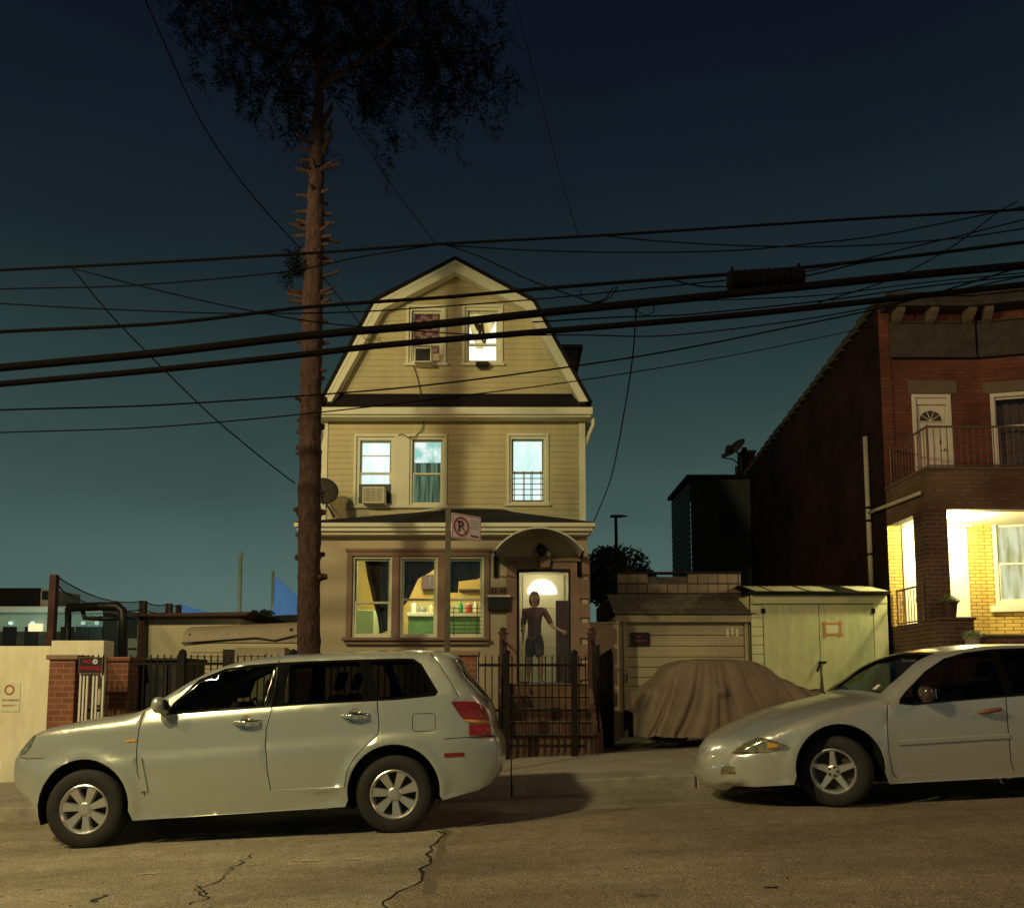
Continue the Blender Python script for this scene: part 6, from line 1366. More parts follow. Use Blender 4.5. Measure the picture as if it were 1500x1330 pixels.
def build_car(root, S):
    """S: outline etc. in local (u,v) metres; near side at y=-hw. Side skin by constrained triangulation."""
    HW = S['hw']; top = S['top']; vb = S['belt']; tum = S['tumble']; u0, u1 = S['u0'], S['u1']; arches = S['arches']; fr_r = S.get('fillet', .07)
    topv = [Vector(p) for p in top]
    def halfw(u, v, d=None):
        w_ = HW-.018*((v-.62)/.45)**2 if v < .62 else HW-.012*((v-.62)/.35)**2
        bu = vb(u)
        if v > bu: w_ -= tum*(v-bu)+.015*min(1, (v-bu)/.05)
        tf = max(0, (S['ftap']-(u-u0))/S['ftap']); w_ -= S['fin']*tf**2.4
        tr_ = max(0, (S['rtap']-(u1-u))/S['rtap']); w_ -= S['rin']*tr_**2.4
        for (ax, az, ar) in arches:
            da = abs(math.hypot(u-ax, v-az)-ar-.02)
            if v > az-.25: w_ += .022*math.exp(-(da/.045)**2)
        sh = S.get('crease')
        if sh: w_ += .010*math.tanh((v-sh(u))/-.018)*min(1, max(0, (u-u0)/.5))
        if d is None: d = min(segd(Vector((u, v)), topv[i], topv[i+1]) for i in range(len(topv)-1) if abs(topv[i].x-u) < .6 or abs(topv[i+1].x-u) < .6) if True else 1
        if d < fr_r: w_ -= fr_r*(1-math.sqrt(max(0, 1-(1-d/fr_r)**2)))
        return w_
    # closed outline = top + bottom with arches
    bot = S['bottom']; loop = [Vector(p) for p in top]+[Vector(p) for p in bot]
    polys = S['polys']          # ordered list (name, polygon)
    verts, edges = [], []
    def addloop(L, closed=True):
        b0 = len(verts); verts.extend([Vector((p[0], p[1])) for p in L]); n = len(L)
        edges.extend([(b0+i, b0+(i+1) % n) for i in range(n if closed else n-1)])
    addloop(loop)
    for nm, pl_ in polys: addloop(pl_)
    lp = [(p.x, p.y) for p in loop]
    st = .045; u = u0
    while u < u1:
        v = .1
        while v < 1.75:
            x, y = u+.012*noise.noise((u*9, v*9, 1)), v+.012*noise.noise((u*9, v*9, 5))
            if pip(x, y, lp): verts.append(Vector((x, y)))
            v += st
        u += st
    # extra rows along the top edge for the rounded shoulder
    for i in range(len(topv)-1):
        d = topv[i+1]-topv[i]; L = d.length
        if L < .01: continue
        nn = Vector((d.y, -d.x))/L
        for k in range(max(1, int(L/.04))):
            p = topv[i]+d*((k+.5)/max(1, int(L/.04)))
            for q in (.008, .022, .042):
                z = p+nn*q
                if pip(z.x, z.y, lp): verts.append(z)
    r = geometry.delaunay_2d_cdt(verts, edges, [], 0, 1e-5); vo, fo = r[0], r[2]
    tri = {}
    for f in fo:
        c = (vo[f[0]]+vo[f[1]]+vo[f[2]])/3
        if not pip(c.x, c.y, lp): continue
        nm = 'body'
        for k, pl_ in polys:
            if pip(c.x, c.y, pl_): nm = k
        tri.setdefault(nm, []).append(f)
    y3 = [halfw(v.x, v.y) for v in vo]
    off = S.get('off', {}); mats = S['mats']; made = {}
    order = ['body']+[k for k in dict.fromkeys([p[0] for p in polys])]
    parts = S['parts']; merged = {}
    for nm in order:
        if nm not in tri: continue
        merged.setdefault(parts.get(nm, nm), []).append(nm)
    for part, nms in merged.items():
        for s in ((-1,) if False else (-1, 1)):
            b = MB(); ml = []
            for nm in nms:
                mi = len(ml); ml.append(mats[nm]); used = {}; fs = []
                o = off.get(nm, 0); vs = []
                for f in tri[nm]:
                    q = []
                    for i in f:
                        if i not in used: used[i] = len(vs); vs.append((vo[i].x, s*(y3[i]+o), vo[i].y))
                        q.append(used[i])
                    fs.append(tuple(q))
                b.add(vs, fs, mi)
            S['pend'].append((part, s, b, ml))
    # top skin swept over the outline, side to side
    n = 16; rows = []; N = len(topv)
    dist = [0]
    for i in range(N-1): dist.append(dist[-1]+(topv[i+1]-topv[i]).length)
    for i, p in enumerate(topv):
        t = (topv[min(i+1, N-1)]-topv[max(i-1, 0)]).normalized(); nn = Vector((-t.y, t.x)); w_ = halfw(p.x, p.y, 0)
        cr = S['crown'](p.x, p.y, nn); row = []
        for j in range(n+1):
            e = -1+2*j/n; y = w_*e; k = cr*(1-abs(e)**2.2); row.append((p.x+nn.x*k, y, p.y+nn.y*k))
        rows.append(row)
    groups = {}
    for i in range(N-1):
        m_ = (topv[i]+topv[i+1])/2
        for j in range(n):
            e = abs(-1+2*(j+.5)/n); nm = S['topclass'](m_.x, m_.y, e)
            groups.setdefault(nm, []).append((i, j))
    for nm, L in groups.items():
        b = MB(); used = {}; vs = []; fs = []
        for i, j in L:
            q = []
            for a in ((i, j), (i+1, j), (i+1, j+1), (i, j+1)):
                if a not in used: used[a] = len(vs); vs.append(rows[a[0]][a[1]])
                q.append(used[a])
            fs.append(tuple(q))
        b.add(vs, fs, 0); S['pend'].append((nm, 0, b, [S['topmats'][nm]]))
    # gather body: near + far + top body into one mesh
    body = MB(); bm_ = []
    for part, s, b, ml in S['pend']:
        if part == 'body':
            for m_ in ml:
                if m_ not in bm_: bm_.append(m_)
            k = len(body.v); body.v += b.v
            for f, mi in zip(b.f, b.m): body.f.append(tuple(k+i for i in f)); body.m.append(bm_.index(ml[mi]))
    made['body'] = carbuild(body, 'body', bm_, root)
    for part, s, b, ml in S['pend']:
        if part != 'body': made[(part, s)] = carbuild(b, part, ml, S['parent'].get(part) and made.get((S['parent'][part], s)) or root)
    # inner floor, wheel housings
    b = MB(); fb = min(p[1] for p in bot)+.03
    b.box(u0+.55, u1-.55, -HW+.36, HW-.36, fb+.04, fb+.07); carbuild(b, 'floor', [M['plastic']], root, False)
    for (ax, az, ar) in arches:
        for s in (-1, 1):
            b = MB(); K = 18; v = []
            for k in range(K+1):
                a = math.pi*(-.12+1.24*k/K); v += [(ax+ar*math.cos(a)*1.0, s*(HW-.015), az+ar*math.sin(a)), (ax+ar*math.cos(a), s*(HW-.34), az+ar*math.sin(a))]
            v += [(ax, s*(HW-.34), az)]
            b.add(v, [(2*k, 2*k+2, 2*k+3, 2*k+1) for k in range(K)]+[(2*K+2, 2*k+1, 2*k+3) for k in range(K)]); carbuild(b, 'wheel_housing', [M['plastic']], root)
    return halfw
def carbuild(b, name, ml, parent, smooth=True):
    import bmesh
    me = bpy.data.meshes.new(name); me.from_pydata(b.v, [], b.f)
    for m in ml: me.materials.append(m)
    if len(ml) > 1:
        for p, i in zip(me.polygons, b.m): p.material_index = i
    bm = bmesh.new(); bm.from_mesh(me); bmesh.ops.remove_doubles(bm, verts=bm.verts, dist=.0012); bmesh.ops.recalc_face_normals(bm, faces=bm.faces); bm.to_mesh(me); bm.free()
    if smooth:
        me.polygons.foreach_set('use_smooth', [True]*len(me.polygons)); me.set_sharp_from_angle(angle=R(50))
    o = bpy.data.objects.new(name, me); C.objects.link(o); o.parent = parent; return o
def wheel(root, u, v, y, r, rim, nsp, s, style='wedge', steer=0):
    """wheel on side s (-1 near): tyre, rim, hub cap"""
    e = bpy.data.objects.new('wheel', None)
    Mx = Matrix.Translation((u, y, v)) @ Matrix.Rotation(steer, 4, 'Z')
    wd = .105
    b2 = MB(); b2.lathe([(rim-.005, -wd*.85), (rim+.012, -wd), (r-.03, -wd), (r-.008, -wd*.82), (r, -wd*.55), (r, wd*.55), (r-.008, wd*.82), (r-.03, wd), (rim, wd)], (0, 0, 0), 'y', 48)
    b = MB(); b.add([Mx @ Vector(p) for p in b2.v], b2.f); t = carbuild(b, 'wheel', [M['rubber']], root)
    b2 = MB(); f = -s if s > 0 else 1     # outer face direction
    o = -1 if s < 0 else 1
    b2.lathe([(rim+.004, o*wd*.97), (rim-.004, o*(wd+.002)), (rim-.018, o*wd*.9), (rim-.03, o*wd*.3), (rim-.04, -o*wd*.6)], (0, 0, 0), 'y', 48)
    for i in range(nsp):
        a = 2*math.pi*i/nsp+.3; ca, sa = math.cos(a), math.sin(a)
        def pt(rad_, wdt, y_): return (rad_*ca-wdt*sa, y_, rad_*sa+wdt*ca)
        w0, w1 = (.020, .040) if style == 'wedge' else (.03, .016); yo_, yi = o*wd*.80, o*wd*.5; y1 = o*wd*.90
        vs = [pt(.045, -w0, yo_), pt(.045, w0, yo_), pt(rim-.012, w1, y1), pt(rim-.012, -w1, y1), pt(.045, -w0-.008, yi), pt(.045, w0+.008, yi), pt(rim-.012, w1+.008, yi), pt(rim-.012, -w1-.008, yi)]
        b2.add(vs, [(0,1,2,3), (0,4,5,1), (2,6,7,3), (0,3,7,4), (1,5,6,2)])
    b2.lathe([(.062, o*wd*.5), (.062, o*wd*.78), (.050, o*wd*.88), (.03, o*wd*.9), (0, o*wd*.92)], (0, 0, 0), 'y', 24)
    b = MB(); b.add([Mx @ Vector(p) for p in b2.v], b2.f); carbuild(b, 'rim', [M['alloy']], t)
    b2 = MB(); b2.lathe([(0, o*wd*.12), (rim-.03, o*wd*.12)], (0, 0, 0), 'y', 32)
    b = MB(); b.add([Mx @ Vector(p) for p in b2.v], b2.f); carbuild(b, 'brake_disc', [M['stone']], t)
    if style != 'wedge':
        for i in range(5):
            a = 2*math.pi*i/5; b2 = MB(); b2.lathe([(0, o*wd*.95), (.011, o*wd*.94), (.011, o*wd*.8)], (.038*math.cos(a), 0, .038*math.sin(a)), 'y', 8)
            b = MB(); b.add([Mx @ Vector(p) for p in b2.v], b2.f); carbuild(b, 'lug_nut', [M['black']], t)
def seats(root, u, vseat, vtop, ys, m):
    for y in ys:
        o = bpy.data.objects
        b = MB(); b.prism([(u-.05, vseat+.08), (u+.47, vseat+.02), (u+.50, vseat+.14), (u-.02, vseat+.2)], 'y', y-.25, y+.25)
        b.prism([(u+.36, vseat+.1), (u+.50, vseat+.1), (u+.68, vtop-.12), (u+.60, vtop-.10)], 'y', y-.24, y+.24)
        b.prism([(u+.60, vtop-.07), (u+.66, vtop-.08), (u+.73, vtop+.09), (u+.66, vtop+.1)], 'y', y-.12, y+.12)
        ob = carbuild(b, 'seat', [m], root, False); bv = ob.modifiers.new('bevel', 'BEVEL'); bv.width = .03; bv.segments = 3

def mirror_part(root, pts, m, name, r_, s):
    pass
GR = math.atan(G)
def car_local(Xo, Zo, Yn, belt, tum):
    ca, sa = math.cos(GR), math.sin(GR)
    def L(px, py, extra=0):
        Y = Yn+extra
        for _ in range(3):
            X, Z = W(px, py, Y); dx, dz = X-Xo, Z-Zo; u = dx*ca+dz*sa; v = -dx*sa+dz*ca
            Y = Yn+extra+max(0, (v-belt(u)))*tum if v > belt(u) else Yn+extra
        return (u, v)
    return L
def widen(pl, wd):
    """polyline -> thin polygon"""
    P = [Vector(p) for p in pl]; a, c = [], []
    for i, p in enumerate(P):
        t = (P[min(i+1, len(P)-1)]-P[max(i-1, 0)]).normalized(); nn = Vector((-t.y, t.x)); a.append(tuple(p+nn*wd/2)); c.append(tuple(p-nn*wd/2))
    return a+c[::-1]
def arch_pts(ax, az, ar, a0, a1, n=22): return [(ax+ar*math.cos(R(a0+(a1-a0)*i/n)), az+ar*math.sin(R(a0+(a1-a0)*i/n))) for i in range(n+1)]
M['gap'] = mat('dark_panel_gap', (.03,.03,.027), .7, var=0)
M['blacktrim'] = mat('glossy_black_trim', (.006,.006,.006), .10, var=0, spec=.25)

# ------------------------------------------------------------ silver estate / crossover on the left
YN = 7.40
suv = thing('parked_estate_car', 'silver champagne estate car parked at the kerb at the left, facing left', 'car')
Xo = WX(124, 1238, YN+.1); Zo = zg(Xo); hw = .90
suv.location = (Xo, YN+hw, Zo); suv.rotation_euler = (0, -GR, 0)
belt = lambda u: .99+.045*(u+.3)
L = car_local(Xo, Zo, YN, belt, .24)
fw = L(121.5, 1180.5); rw = L(577, 1158); rt = .325; fw = (fw[0], rt); rw = (rw[0], rt)
top_px = [(17, 1166), (7, 1158), (3, 1140), (3, 1122), (8, 1108), (20, 1097), (32, 1086), (42, 1077), (55, 1071), (72, 1066.5), (101, 1060.5), (144, 1053), (180, 1047.5), (206, 1038), (230, 1023), (265, 1001), (299, 983), (326, 973), (358, 966), (403, 961.5), (448, 958.5), (500, 956), (560, 954), (610, 953.5), (640, 955.5), (662, 963), (674, 985), (694, 1010), (711, 1032), (719, 1050), (723, 1072), (731, 1086), (735, 1105), (733, 1130), (722, 1148)]
top = [tuple(p) for p in catm([L(*p, extra=.12*max(0, min(1, (150-p[0])/130))) for p in top_px], 4)]
zs0 = .215; ar = .395
bottom = [L(700, 1158)]+[(rw[0]+ar*1.0+.02, .26)]+arch_pts(rw[0], rw[1]+.03, ar, -8, 188)+[(rw[0]-ar-.02, zs0+.03), (fw[0]+ar+.03, zs0)]+arch_pts(fw[0], fw[1]+.03, ar, -8, 188)+[(fw[0]-ar-.02, .27), L(40, 1181)]
def Q(*p): return [L(*q) for q in p]
DLO = Q((240, 1047), (250, 1030), (286, 995), (324, 979), (358, 973.5), (401, 970), (448, 967.5), (524, 965), (580, 963.5), (604, 964), (616, 972), (628, 992), (641, 1013), (637, 1019), (580, 1025), (448, 1032), (358, 1038.5))
gf_ = Q((252, 1041), (258, 1028), (288, 1000), (324, 983.5), (358, 977.5), (399, 974), (384, 1033.5), (358, 1035.5))
gr_ = Q((421, 973), (448, 971), (522, 968.5), (531, 997), (529, 1024.5), (448, 1029.5), (411, 1031.5))
gq_ = Q((538, 968), (580, 967), (601, 967.5), (611, 975), (623, 995), (633, 1013), (580, 1021), (554, 1022.5))
ff = Q((405, 966), (402, 975), (394, 1041.5), (388, 1070), (387, 1090), (391, 1130), (396, 1157))
fd_poly = Q((207, 1042), (202, 1068), (199, 1100), (202, 1132), (209, 1150), (213, 1166), (396, 1157), (391, 1130), (387, 1090), (388, 1070), (394, 1041.5), (402, 975), (404, 965), (358, 969), (324, 976), (286, 991), (246, 1024))
rd_poly = Q((406, 965), (404, 975), (396.5, 1041.5), (390, 1070), (389.5, 1090), (393, 1130), (398, 1157), (505, 1152), (508, 1130), (520, 1108), (536, 1092), (553, 1076), (554, 1060), (551, 1024), (542, 990), (534, 962), (460, 962.5))
hl = (lambda *p: [L(*q, extra=.2) for q in p])((24, 1096), (34, 1087), (44, 1078.5), (58, 1075), (59, 1079), (52, 1092), (40, 1103), (28, 1106))
tl = Q((660, 1027.5), (680, 1026.5), (697, 1028), (709, 1036), (715, 1050), (717, 1059), (700, 1059), (686, 1058), (675, 1050), (668, 1040))
tl2 = Q((687, 1060), (700, 1060.5), (717, 1061), (719.5, 1078), (700, 1078), (687, 1077))
tla = Q((678, 1053.5), (690, 1054), (716, 1055.5), (716.6, 1058.6), (700, 1058.6), (686.5, 1057.6))
sm = Q((651, 1103), (680, 1101.5), (680, 1107.5), (651, 1109)); sm2 = Q((184, 1083), (198, 1082), (198, 1085.5), (184, 1086.5))
flid = Q((604, 1048), (607, 1045.5), (634, 1044.5), (637, 1047), (637.5, 1068), (634, 1070.5), (607, 1071), (604, 1068))
bseam = widen(Q((651, 1082), (680, 1080), (724, 1079)), .007); bseam2 = widen(Q((58, 1111), (30, 1113), (10, 1112)), .006)
tseam = widen(Q((628, 956), (642, 972), (660, 1000), (672, 1021), (664, 1026)), .007)
S = dict(hw=hw, top=top, bottom=bottom, belt=belt, tumble=.24, u0=min(p[0] for p in top), u1=max(p[0] for p in top), arches=[(fw[0], fw[1]+.03, ar), (rw[0], rw[1]+.03, ar)],
    ftap=.85, fin=.26, rtap=.55, rin=.13, crease=lambda u: .72+.035*u,
    polys=[('front_door', fd_poly), ('rear_door', rd_poly), ('dlo', DLO), ('front_glass', gf_), ('rear_glass', gr_), ('quarter_glass', gq_), ('headlight', hl), ('tail_light', tl), ('tail_light_low', tl2), ('tail_amber', tla), ('side_marker', sm), ('badge', sm2),
           ('gap', widen(flid+[flid[0]], .006)), ('gap', bseam), ('gap', bseam2), ('gap', tseam)],
    mats=dict(body=M['champagne'], front_door=M['champagne'], rear_door=M['champagne'], dlo=M['blacktrim'], front_glass=M['carglass'], rear_glass=M['privacy'], quarter_glass=M['privacy'], headlight=M['lens'], tail_light=M['redlens'], tail_light_low=M['redlens'], tail_amber=M['amber'], side_marker=M['redlens'], badge=M['amber'], gap=M['gap']),
    parts=dict(dlo='window_trim', gap='body', tail_light_low='tail_light', tail_amber='tail_light', front_glass='window', badge='indicator_lamp'),
    off=dict(dlo=.001, headlight=.006, tail_light=.007, tail_light_low=.005, tail_amber=.008, side_marker=.005, badge=.006, gap=-.006),
    parent={}, pend=[],
    crown=lambda u, v, nn: .035-.005*(1-max(0, nn.y)) if u > 1 else .035+.10*(1-max(0, nn.y)),
    topclass=lambda u, v, e: 'windscreen' if (e < .9 and L(214, 1036)[0] < u < L(322, 975)[0]) else ('rear_window' if (e < .93 and u > L(663, 964)[0] and v > L(713, 1030)[1]) else ('number_plate_panel' if (e < .3 and u > L(720, 1040)[0] and L(725, 1085)[1] < v < L(720, 1062)[1]) else ('grille' if (e < .55 and u < L(12, 1100)[0] and L(3, 1142)[1] < v < L(8, 1110)[1]) else 'body'))),
    topmats=dict(windscreen=M['carglass'], rear_window=M['privacy'], body=M['champagne'], number_plate_panel=M['plastic'], grille=M['plastic']))
# split front/rear doors so that a thin gap shows between them
S['polys'] = S['polys'][:2]+[('gap', widen(Q((404.5, 966), (403, 975), (395.2, 1041.5), (389, 1070), (388.2, 1090), (392, 1130), (397, 1157)), .008)), ('gap', widen(Q((207, 1042), (202, 1068), (199, 1100), (202, 1132), (209, 1150), (213, 1166)), .008)), ('gap', widen(Q((551.5, 1024), (554.5, 1060), (553.5, 1076), (536.5, 1092), (520.5, 1108), (508.5, 1130), (505.5, 1152)), .008))]+S['polys'][2:]
hwf = build_car(suv, S)
for (u, v) in (fw, rw):
    for s in (-1, 1): wheel(suv, u, v, s*(hw-.115), rt+.01, .205, 7, s)
def grip(root, p0, p1, y, m, r_=.016):
    b = MB(); (ua, va), (uc, vc) = p0, p1
    b.tube([(ua, y+.004, va), (ua+(uc-ua)*.15, y-.035, va+(vc-va)*.15), (ua+(uc-ua)*.5, y-.045, (va+vc)/2), (ua+(uc-ua)*.85, y-.035, va+(vc-va)*.85), (uc, y+.004, vc)], [r_*.8, r_, r_, r_, r_*.8], 8)
    return carbuild(b, 'door_handle', [m], root)
def bowl(root, c, y, m):
    b = MB(); b.lathe([(0, .0), (.055, -.003), (.062, -.006)], (c[0], y, c[1]), 'y', 16); return carbuild(b, 'handle_recess', [m], root)
for (a, c) in (((341, 1059), (381, 1056)), ((500, 1049), (540, 1046))):
    p0, p1 = L(*a), L(*c); cc = ((p0[0]+p1[0])/2, (p0[1]+p1[1])/2); y = -hwf(cc[0], cc[1])
    grip(suv, p0, p1, y, M['chrome']); bowl(suv, cc, y, M['chrome'])
    ob = grip(suv, p0, p1, y, M['chrome']); ob.scale = (1, -1, 1)
def door_mirror(root, c, y, m, s, sz=1, gm=None):
    b = MB(); N = 14; K = 10
    for j in range(K+1):
        t = -1+2*j/K; rr_ = max(0, 1-abs(t)**3.2)**.5
        for i in range(N):
            a = 2*math.pi*i/N; b.v.append((c[0]+sz*(.055*rr_*math.cos(a)+.03*(1-abs(t))*(-.6)), s*(abs(y)+.10+.095*t*sz), c[1]+sz*.075*rr_*math.sin(a)))
    for j in range(K):
        for i in range(N): b.f.append((j*N+i, j*N+(i+1) % N, (j+1)*N+(i+1) % N, (j+1)*N+i)); b.m.append(0)
    b.prism([(c[0]-.03, c[1]-.08*sz), (c[0]+.05, c[1]-.08*sz), (c[0]+.03, c[1]-.03), (c[0]-.02, c[1]-.03)], 'y', s*(abs(y)-.03), s*(abs(y)+.06))
    o = carbuild(b, 'wing_mirror', [m], root)
    b = MB(); b.box(c[0]+.048*sz, c[0]+.056*sz, min(s*(abs(y)+.04), s*(abs(y)+.165)), max(s*(abs(y)+.04), s*(abs(y)+.165)), c[1]-.045*sz, c[1]+.045*sz); carbuild(b, 'mirror_glass', [gm or M['chrome']], o, False)
mc = L(238, 1032)
for s in (-1, 1): door_mirror(suv, mc, hwf(mc[0], mc[1]-.02), M['champagne'], s, .95)
# roof spoiler, roof rails, wiper, spare trim
b = MB(); sp = L(648, 959); hw_ = .60
b.prism([(sp[0]-.10, sp[1]-.012), (sp[0]-.04, sp[1]+.028), (sp[0]+.06, sp[1]+.024), (sp[0]+.12, sp[1]-.02), (sp[0]+.10, sp[1]-.045), (sp[0], sp[1]-.03)], 'y', -hw_, hw_); o = carbuild(b, 'roof_spoiler', [M['champagne']], suv); bv = o.modifiers.new('bevel', 'BEVEL'); bv.width = .012; bv.segments = 2
seats(suv, .62, .42, 1.28, (-.38, .38), M['seat']); seats(suv, 1.5, .44, 1.30, (-.42, .42), M['seat']); seats(suv, 2.38, .5, 1.28, (-.4, .4), M['seat'])
b = MB(); K = 20; sc_ = L(300, 1030); b.tube([(sc_[0]+.06*math.sin(2*math.pi*k/K), .38+.18*math.cos(2*math.pi*k/K), 1.02+.17*math.sin(2*math.pi*k/K)) for k in range(K+1)], .014, 6); carbuild(b, 'steering_wheel', [M['plastic']], suv)
b = MB(); b.prism([(.1, .55), (.42, .55), (.40, .98), (.22, 1.05), (.02, 1.0)], 'y', -.72, .72); o = carbuild(b, 'dashboard', [M['seat']], suv, False)
for s in (-1, 1):
    b = MB(); e_ = L(58, 1093); y = hwf(e_[0], .55)
    q = L(214, 1158); yy = hwf(q[0], q[1]+.03); b.prism([(q[0]-.045, q[1]), (q[0]+.02, q[1]), (q[0]-.03, q[1]+.28), (q[0]-.05, q[1]+.30)], 'y', s*(yy-.004), s*(yy+.012)); carbuild(b, 'mud_flap_trim', [M['champagne']], suv, False)
b = MB(); p = L(60, 1081); b.box(p[0]-.2, p[0]+.02, -.012-.5, -.5+.012, 0, .001)

# ------------------------------------------------------------ silver saloon on the right
YN2 = 7.55
sed = thing('parked_saloon_car', 'silver saloon car parked at the right edge with its front wheel turned out', 'car')
Xo2 = WX(1237, 1190, YN2+.1); Zo2 = zg(Xo2); hw2 = .92
sed.location = (Xo2, YN2+hw2, Zo2); sed.rotation_euler = (0, -GR, 0)
belt2 = lambda u: .86+.035*u
L = car_local(Xo2, Zo2, YN2, belt2, .42)
rt2 = .315; fw2 = (L(1232, 1133)[0], rt2); rw2 = (fw2[0]+2.76, rt2)
tp2 = [(1052, 1160), (1043, 1150), (1037, 1135), (1035, 1118), (1040, 1104), (1048, 1093), (1060, 1082), (1076, 1073), (1101, 1062), (1142, 1050), (1182, 1041), (1223, 1034), (1262, 1028), (1300, 1021), (1318, 1005), (1336, 990), (1359, 970), (1387, 957), (1429, 948.5), (1475, 945), (1540, 944)]
tl_ = [L(*p, extra=.95*max(0, min(1, (1290-p[0])/190))) for p in tp2]; last = tl_[-1]; base = last[0]
tl_ += [(base+.35, last[1]-.02), (base+.75, last[1]-.09), (base+1.15, last[1]-.27), (base+1.45, last[1]-.42), (base+1.75, last[1]-.46), (base+2.02, last[1]-.49), (base+2.10, last[1]-.56), (base+2.13, last[1]-.75), (base+2.16, last[1]-.95), (base+2.10, last[1]-1.12)]
tl_ = [(p[0], max(p[1], .20+.015*i)) for i, p in enumerate(tl_)]
top2 = [tuple(p) for p in catm(tl_, 4)]
ar2 = .385; u1 = max(p[0] for p in top2)
bottom2 = [(u1-.25, .24), (rw2[0]+ar2+.02, .24)]+arch_pts(rw2[0], rt2+.03, ar2, -8, 188)+[(rw2[0]-ar2-.02, .2), (fw2[0]+ar2+.03, .19)]+arch_pts(fw2[0], rt2+.03, ar2, -8, 188)+[(fw2[0]-ar2-.02, .22), (L(1088, 1166, .6)[0], .2)]
dl = Q((1318, 1031), (1319, 1024), (1328, 1013), (1358, 983), (1387, 964), (1419, 955), (1459, 950), (1500, 948.5)); rr0 = dl[-1]
xw = L(1476, 1018)[0]
dlo2 = dl+[(rr0[0]+.45, rr0[1]-.005), (rr0[0]+.85, rr0[1]-.09), (rr0[0]+1.15, rr0[1]-.25), (rr0[0]+1.02, belt2(rr0[0]+1.02)+.0)]+Q((1500, 1019), (1472, 1021), (1400, 1027), (1340, 1033))
gA = Q((1323, 1027), (1331, 1014), (1360, 985), (1389, 967), (1420, 958), (1455, 953.5), (1475, 1018), (1400, 1024.5), (1345, 1029.5))
gB = Q((1467, 952.5), (1500, 951.5))+[(rr0[0]+.4, rr0[1]-.03), (rr0[0]+.62, rr0[1]-.06), (rr0[0]+.62, belt2(rr0[0]+.6)+.03)]+Q((1500, 1015.5), (1487, 1016.5))
gC = [(rr0[0]+.66, rr0[1]-.07), (rr0[0]+.84, rr0[1]-.12), (rr0[0]+1.08, rr0[1]-.25), (rr0[0]+.98, belt2(rr0[0]+1.0)+.03), (rr0[0]+.66, belt2(rr0[0]+.6)+.03)]
sf = Q((1302, 1030), (1299.5, 1057), (1301, 1099), (1309, 1133)); sf.append((sf[-1][0]+.03, .24)); sr = Q((1460, 950), (1474, 1019), (1476, 1060), (1482, 1116)); sr.append((sr[-1][0]+.02, .25))
fdp = sf+[sr[4], sr[3], sr[2], sr[1], sr[0]]+Q((1419, 952), (1387, 961), (1358, 979), (1328, 1008), (1316, 1024))
ru = sr[1][0]
rdp = [(p[0]+.01, p[1]) for p in sr]+[(rw2[0]-ar2-.05, .25), (rw2[0]-ar2-.06, .4), (rw2[0]-.32, .66), (rr0[0]+.82, belt2(rr0[0])), (rr0[0]+.70, rr0[1]-.04), (rr0[0]+.3, rr0[1]+.01)]
Qf = lambda *p: [L(*q, extra=.12) for q in p]
hl2 = Qf((1062, 1103), (1066, 1094), (1078, 1086), (1100, 1078), (1126, 1082), (1150, 1091), (1153, 1094), (1130, 1098), (1101, 1102), (1080, 1104))
hla = Qf((1122, 1086), (1136, 1089), (1136, 1093), (1122, 1095)); fogp = Qf((1058, 1126), (1080, 1124), (1083, 1136), (1062, 1139))
S2 = dict(hw=hw2, top=top2, bottom=bottom2, belt=belt2, tumble=.42, u0=min(p[0] for p in top2), u1=u1, arches=[(fw2[0], rt2+.03, ar2), (rw2[0], rt2+.03, ar2)],
    ftap=.95, fin=.30, rtap=.6, rin=.16, crease=None,
    polys=[('front_door', fdp), ('rear_door', rdp), ('gap', widen(sf, .008)), ('gap', widen(sr, .008)), ('dlo', dlo2), ('front_glass', gA), ('rear_glass', gB), ('quarter_glass', gC), ('headlight', hl2), ('head_amber', hla), ('fog_lamp', fogp),
           ('gap', widen(Q((1040, 1110), (1080, 1107), (1130, 1103), (1158, 1098)), .006)), ('tail_light', [(u1-.34, .80), (u1-.08, .80), (u1-.05, .66), (u1-.30, .66)])],
    mats=dict(body=M['silver'], front_door=M['silver'], rear_door=M['silver'], dlo=M['blacktrim'], front_glass=M['carglass'], rear_glass=M['privacy'], quarter_glass=M['privacy'], headlight=M['lens'], head_amber=M['amber'], fog_lamp=M['lens'], gap=M['gap'], tail_light=M['redlens']),
    parts=dict(dlo='window_trim', gap='body', head_amber='headlight', front_glass='window', rear_glass='window'),
    off=dict(dlo=.001, headlight=.006, head_amber=.009, fog_lamp=.004, tail_light=.006, gap=-.006), parent={}, pend=[],
    crown=lambda u, v, nn: .035+.07*(1-max(0, nn.y)),
    topclass=lambda u, v, e: 'windscreen' if (e < .9 and L(1304, 1018)[0] < u < L(1392, 957)[0]) else ('rear_window' if (e < .86 and base+.78 < u < base+1.42) else ('grille' if (e < .4 and u < L(1052, 1090)[0] and L(1036, 1116)[1] < v < L(1048, 1095)[1]) else 'body')),
    topmats=dict(windscreen=M['carglass'], rear_window=M['privacy'], body=M['silver'], grille=M['plastic']))
hws = build_car(sed, S2)
for (u, v), stv in ((fw2, R(-30)), (rw2, 0)):
    for s in (-1, 1): wheel(sed, u, v, s*(hw2-.135), rt2, .195, 5, s, 'spoke', stv)
p0, p1 = L(1434, 1043), L(1466, 1038); cc = ((p0[0]+p1[0])/2, (p0[1]+p1[1])/2); y = -hws(cc[0], cc[1])
M['copper'] = mat('dull_red_brown_handle', (.22,.09,.07), .35, var=.1)
grip(sed, p0, p1, y, M['copper'], .02); grip(sed, (p0[0]+1.0, p0[1]+.03), (p1[0]+1.0, p1[1]+.03), y, M['copper'], .02)
mc = L(1352, 1016)
